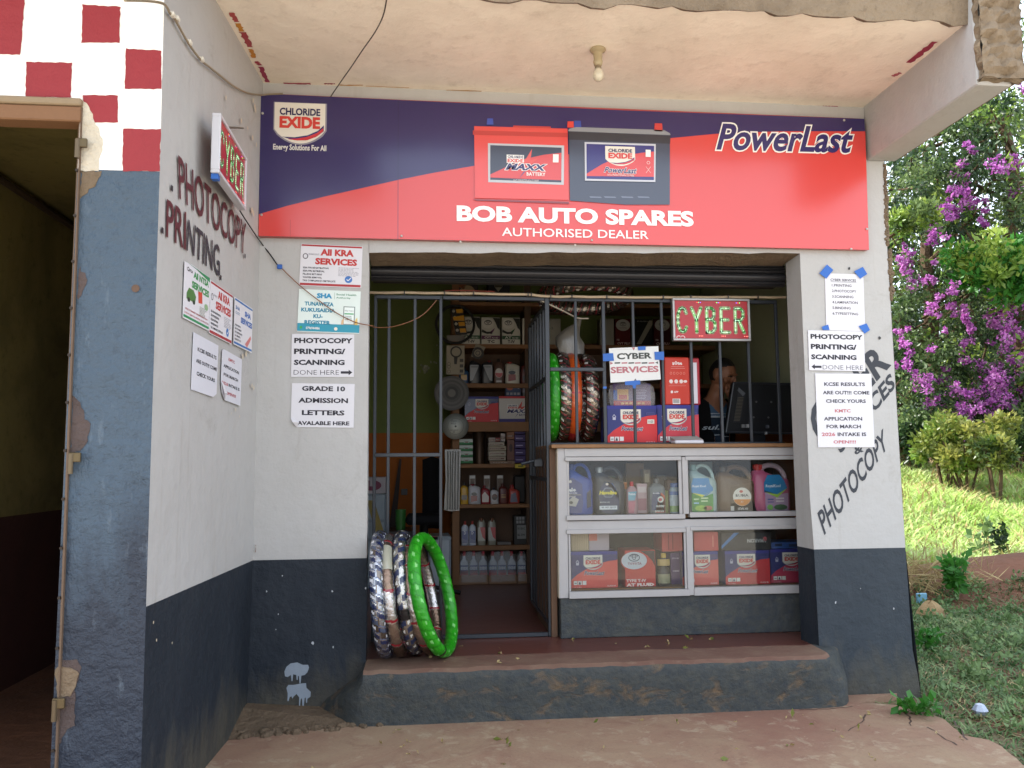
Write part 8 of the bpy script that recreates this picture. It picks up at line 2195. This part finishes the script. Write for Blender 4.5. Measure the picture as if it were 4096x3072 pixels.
# bright bushes and the yellowish shrub in front
def bush(c, x, y, w, Y, n, kinds, label, seed, leaf=.09, name='bush', hh=1.0, cat='bush'):
    p = onY(S(c, x, y), Y); z0 = zt(p.x, Y)
    rr = random.Random(seed); tt = thing(name, (p.x, Y, z0), label, cat)
    m = MB(); 
    for i in range(7): a = rr.random() * 6.28; m.tube(([(p.x + .05 * math.cos(a), Y + .05 * math.sin(a), z0 - .03), (p.x + w * .4 * math.cos(a), Y + w * .4 * math.sin(a), (z0 + p.z) / 2 + .1)] if name != 'creeper' else [(p.x + .3 * math.cos(a), Y + 1.8, p.z - .5), (p.x + .1, Y + .9, p.z - .15)]) + [ (p.x + w * .7 * math.cos(a), Y + w * .6 * math.sin(a), p.z + w * .3 * rr.random())], [.02, .014, .006], '#5a4630', 'bark', 5)
    m.build('stems', tt)
    cen = []; rad = []
    for i in range(26):
        a = rr.random() * 6.28; q_ = rr.random() ** .5
        cen.append((p.x + w * q_ * math.cos(a), Y + w * .8 * q_ * math.sin(a), p.z + w * hh * rr.uniform(-.7, .6) * (1 - q_ * .4))); rad.append(w * rr.uniform(.18, .34))
    cen = np.array(cen); rad = np.array(rad); kd = np.random.default_rng(seed).integers(0, len(kinds), len(cen))
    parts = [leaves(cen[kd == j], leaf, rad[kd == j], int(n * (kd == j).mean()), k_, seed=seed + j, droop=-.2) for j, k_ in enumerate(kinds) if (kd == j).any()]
    ob = bpy.data.objects.new('foliage', leafmesh('foliage', parts, (p.x, Y, z0))); COL.objects.link(ob); ob.parent = tt
bush('I', 1390, 1400, .62, 7.4, 4200, ['leaf_shrub', 'leaf_bright', 'leaf_shrub'], 'yellowish green shrub at the far edge of the grass', 31, name='shrub', cat='shrub')
bush('I', 1240, 1350, .35, 7.8, 1600, ['leaf_bright', 'leaf_shrub'], 'small bright shrub left of the yellowish one', 32, name='shrub', cat='shrub')
bush('I', 1700, 130, .75, 7.9, 5200, ['leaf_bright', 'weed'], 'fresh light green branch mass high at the right edge', 33, leaf=.12, name='creeper', cat='creeper')
bush('N', 560, 1440, .38, 8.0, 1800, ['leaf_bright', 'leaf_mid'], 'yellow green leafy clump beside the pillar, under the beam', 34, name='creeper', cat='creeper')
bush('I', 1620, 1500, .30, 6.9, 1200, ['leaf_shrub', 'leaf_mid'], 'low sprawling shrub at the right end of the grass edge', 35, name='shrub', cat='shrub')
bush('I', 1020, 1330, .6, 8.8, 3200, ['leaf_dark', 'leaf_mid'], 'dark low bush behind the grass beside the pillar', 36, name='bush')
bush('I', 1780, 1330, .6, 8.6, 3200, ['leaf_mid', 'leaf_dark'], 'mid green bush under the purple flowers at the right', 37, name='bush')
def blades(n, xr, yr, h, w, mname, seed, bend=.6, zfun=zt, mask=None):
    g = np.random.default_rng(seed)
    x = g.uniform(*xr, n); y = g.uniform(*yr, n)
    if mask is not None:
        k = mask(x, y); x, y = x[k], y[k]; n = len(x)
    cl_ = np.sin(x * 3.1 + y * 1.7) + np.sin(x * 1.3 - y * 2.9) ; hgt = h * (.5 + .7 * g.random(n)) * (1 + .25 * cl_)
    z = np.array([zfun(a, b) for a, b in zip(x, y)]) - .01
    a = g.random(n) * 2 * np.pi; d = np.stack([np.cos(a), np.sin(a)], 1); be = bend * (.3 + g.random(n)) * hgt
    s_ = np.stack([-d[:, 1], d[:, 0]], 1) * (w * (.6 + .8 * g.random(n)))[:, None]
    P = np.stack([x, y, z], 1)
    def at(t, half):
        q_ = P.copy(); q_[:, :2] += d * (be * t * t)[:, None] + s_ * half; q_[:, 2] += hgt * (t - .25 * bend * t * t); return q_
    v = np.stack([at(0, -.5), at(0, .5), at(.55, .45), at(.55, -.45), at(1, 0)], 1).reshape(-1, 3)
    i = np.arange(n) * 5
    f = np.stack([i, i + 1, i + 2, i, i + 2, i + 3, i + 3, i + 2, i + 4], 1).reshape(-1, 3)
    return v, f, np.repeat(g.random(n), 3), mname
far_mask = lambda x, y: (y > 3.75 + .12 * np.sin(x * 5))
ob = bpy.data.objects.new('long_grass', leafmesh('long_grass', [blades(60000, (2.9, 13), (3.6, 9.2), .20, .022, 'grass_bright', 3, 1.0, mask=far_mask), blades(5000, (2.9, 13), (4.0, 9.5), .30, .02, 'straw', 4, 1.0, mask=far_mask)])); COL.objects.link(ob)
tag(ob, 'long bright sunlit grass on the rise beyond the earth heap', 'grass', kind='stuff')
def near_mask(x, y):
    heap = (((x - 5.1) / 1.1) ** 2 + ((y - 3.1) / .7) ** 2 < 1) | (((x - 6.0) / 1.0) ** 2 + ((y - 2.5) / .7) ** 2 < 1)
    ey_ = np.array([p.y for p in edge][::-1]); exx = np.array([p.x for p in edge][::-1]); o_ = np.argsort(ey_); apr = ((x < 2.44) & (y > -.1)) | ((x < np.interp(y, ey_[o_], exx[o_]) + .02) & (y < .05))
    return ~heap & ~apr & (y < 3.9)
ob = bpy.data.objects.new('creeping_grass', leafmesh('creeping_grass', [blades(80000, (1.9, 6.5), (-1.5, 4.0), .060, .008, 'grass_near', 8, 1.3, mask=near_mask), blades(5000, (2.4, 5.2), (-1.0, 3.6), .07, .006, 'straw', 9, 2.2, mask=near_mask),
     leaves(np.array([(x_, y_2, zt(x_, y_2) + .02) for x_, y_2 in zip(rng.uniform(2.5, 5.5, 300), rng.uniform(-.8, 3.4, 300)) if near_mask(np.array([x_]), np.array([y_2]))[0]]), .030, .07, 14000, 'grass_near', seed=12, droop=-.3, aspect=.6)])); COL.objects.link(ob)
tag(ob, 'short creeping grass in the shade beside the right pillar', 'grass', kind='stuff')
# dry straw heap, stone, weeds, scraps
rr = random.Random(15)
ps = onZ(S('J', 860, 600), ZG + .12)
stq = leaves([(ps.x + rr.gauss(0, .22), ps.y + rr.gauss(0, .18), zt(ps.x, ps.y) + .05 + .05 * rr.random()) for i in range(40)], .22, .12, 750, 'straw', seed=44, aspect=.035, droop=0)
ob = bpy.data.objects.new('dry_straw', leafmesh('dry_straw', [stq])); COL.objects.link(ob); tag(ob, 'tangle of dry straw between the pillar and the red earth heap', 'straw', kind='stuff')
m = MB(); p = onZ(S('J', 875, 640), ZG + .2); rk = random.Random(6); vs_ = []; nr_, ns_ = 9, 16; zb_s = zt(p.x, p.y)
for i in range(nr_):
    ph = PI * .55 * i / (nr_ - 1)
    for k in range(ns_):
        th = 2 * PI * k / ns_; rr_ = .11 * (1 + .12 * math.sin(th * 2 + 1) + .09 * math.sin(th * 5 + i) + rk.uniform(-.05, .05))
        vs_.append((p.x + rr_ * math.sin(ph) * math.cos(th), p.y + .7 * rr_ * math.sin(ph) * math.sin(th), zb_s - .02 + .14 * math.cos(ph) * (1 + .08 * math.sin(th * 3))))
m.add(vs_, [(i * ns_ + k, i * ns_ + (k + 1) % ns_, (i + 1) * ns_ + (k + 1) % ns_, (i + 1) * ns_ + k) for i in range(nr_ - 1) for k in range(ns_)], (1, 1, 1), 'sandstone')
m.build('stone', smooth=R_(35), label='pale tan stone lying in the straw beside the pillar', cat='stone')
m = MB(); p = onZ(S('J', 825, 590), ZG + .2); m.box(p.x - .04, p.x + .05, p.y, p.y + .02, zt(p.x, p.y) + .03, zt(p.x, p.y) + .11, '#6fa0b8', 'film', bev=.01, M=None); m.build('litter', label='pale blue plastic scrap on the straw', cat='litter')
m = MB(); p = onZ(S('J', 1162, 1330), ZG); 
r = random.Random(8); m.lathe((p.x, p.y, zt(p.x, p.y) + .01), [(.02, 0), (.035, .02), (.02, .045), (.005, .05)], '#aab4c8', 'film', 7); m.build('litter', label='crumpled pale bluish wrapper in the grass near the pavement', cat='litter')
def weed(c, x, y, h, label, seed, leaf=.07, n=60, kinds=('weed',)):
    p = onZ(S(c, x, y), ZG + .05); z0 = zt(p.x, p.y); rr = random.Random(seed); t = thing('weed', (p.x, p.y, z0), label, 'weed')
    m = MB(); cen = []
    for i in range(4):
        a = rr.random() * 6.28; tip = Vector((p.x + .07 * math.cos(a), p.y + .07 * math.sin(a), z0 + h * rr.uniform(.7, 1)))
        m.tube([(p.x, p.y, z0 - .01), (Vector((p.x, p.y, z0)) + tip) / 2 + Vector((.01, 0, .02)), tip], [.006, .005, .003], '#4c6a2c', 'matte', 5)
        for k in range(4): cen.append(tuple(Vector((p.x, p.y, z0)).lerp(tip, .4 + .2 * k)))
    m.build('stem', t)
    ob = bpy.data.objects.new('leaves', leafmesh('leaves', [leaves(cen, leaf, .03, n, kinds[0], seed=seed, droop=-.2, aspect=.55)], (p.x, p.y, z0))); COL.objects.link(ob); ob.parent = t
weed('J', 1030, 690, .34, 'bright leafy weed growing on the red earth heap', 3, .075, 190)
weed('J', 1175, 500, .45, 'tall thin grass weed standing on the top of the heap', 4, .10, 40, ('grass_near',))
weed('J', 850, 930, .14, 'broad leaved weed growing against the pillar foot', 5, .05, 90)
weed('J', 820, 1290, .10, 'small round leaved weed at the broken corner of the pavement', 6, .05, 80)
weed('J', 1290, 500, .5, 'feathery dark weed at the right end of the heap', 7, .06, 160, ('leaf_dark',))

# grit, husks and dry leaves blown over the apron and step
rr = random.Random(91); parts_ = []
pts_ = [(rr.uniform(-.7, 2.2), rr.uniform(-1.0, -.24), ZG + .004) for _ in range(60)] + [(rr.uniform(-.2, 1.8), rr.uniform(-.15, .3), ZF + .009) for _ in range(22)]
g_ = leaves(pts_, .018, .004, 150, 'straw', seed=7, droop=0, aspect=.5)
g2 = leaves(pts_[::3], .03, .01, 26, 'leaf_shrub', seed=8, droop=0, aspect=.5)
ob = bpy.data.objects.new('dry_litter', leafmesh('dry_litter', [g_, g2])); COL.objects.link(ob); tag(ob, 'husks and bits of dry leaf scattered over the apron and step', 'litter', kind='stuff')

# the wood goes on behind the shop and to the right, one far mass
gw = np.random.default_rng(3); cw = []; rw_ = []
for x in np.arange(-6, 24, .55):
    if 6.6 < x < 11.5: continue
    for k in range(9):
        yw = 15.5 + gw.random() * 2.5; cw.append((x + gw.normal() * .3, yw, zt(max(x, 3), 12) + .3 + gw.random() * (4.2 + 1.6 * math.sin(x * .9)))); rw_.append(.5 + .5 * gw.random())
cw = np.array(cw); rw_ = np.array(rw_)
ob = bpy.data.objects.new('far_wood', leafmesh('far_wood', [leaves(cw[::2], .26, rw_[::2], 14000, 'leaf_dark', seed=5, aspect=.6), leaves(cw[1::2], .24, rw_[1::2], 10000, 'leaf_mid', seed=6, aspect=.6)])); COL.objects.link(ob); tag(ob, 'far mass of trees closing the view beyond the grass', 'wood', kind='stuff')
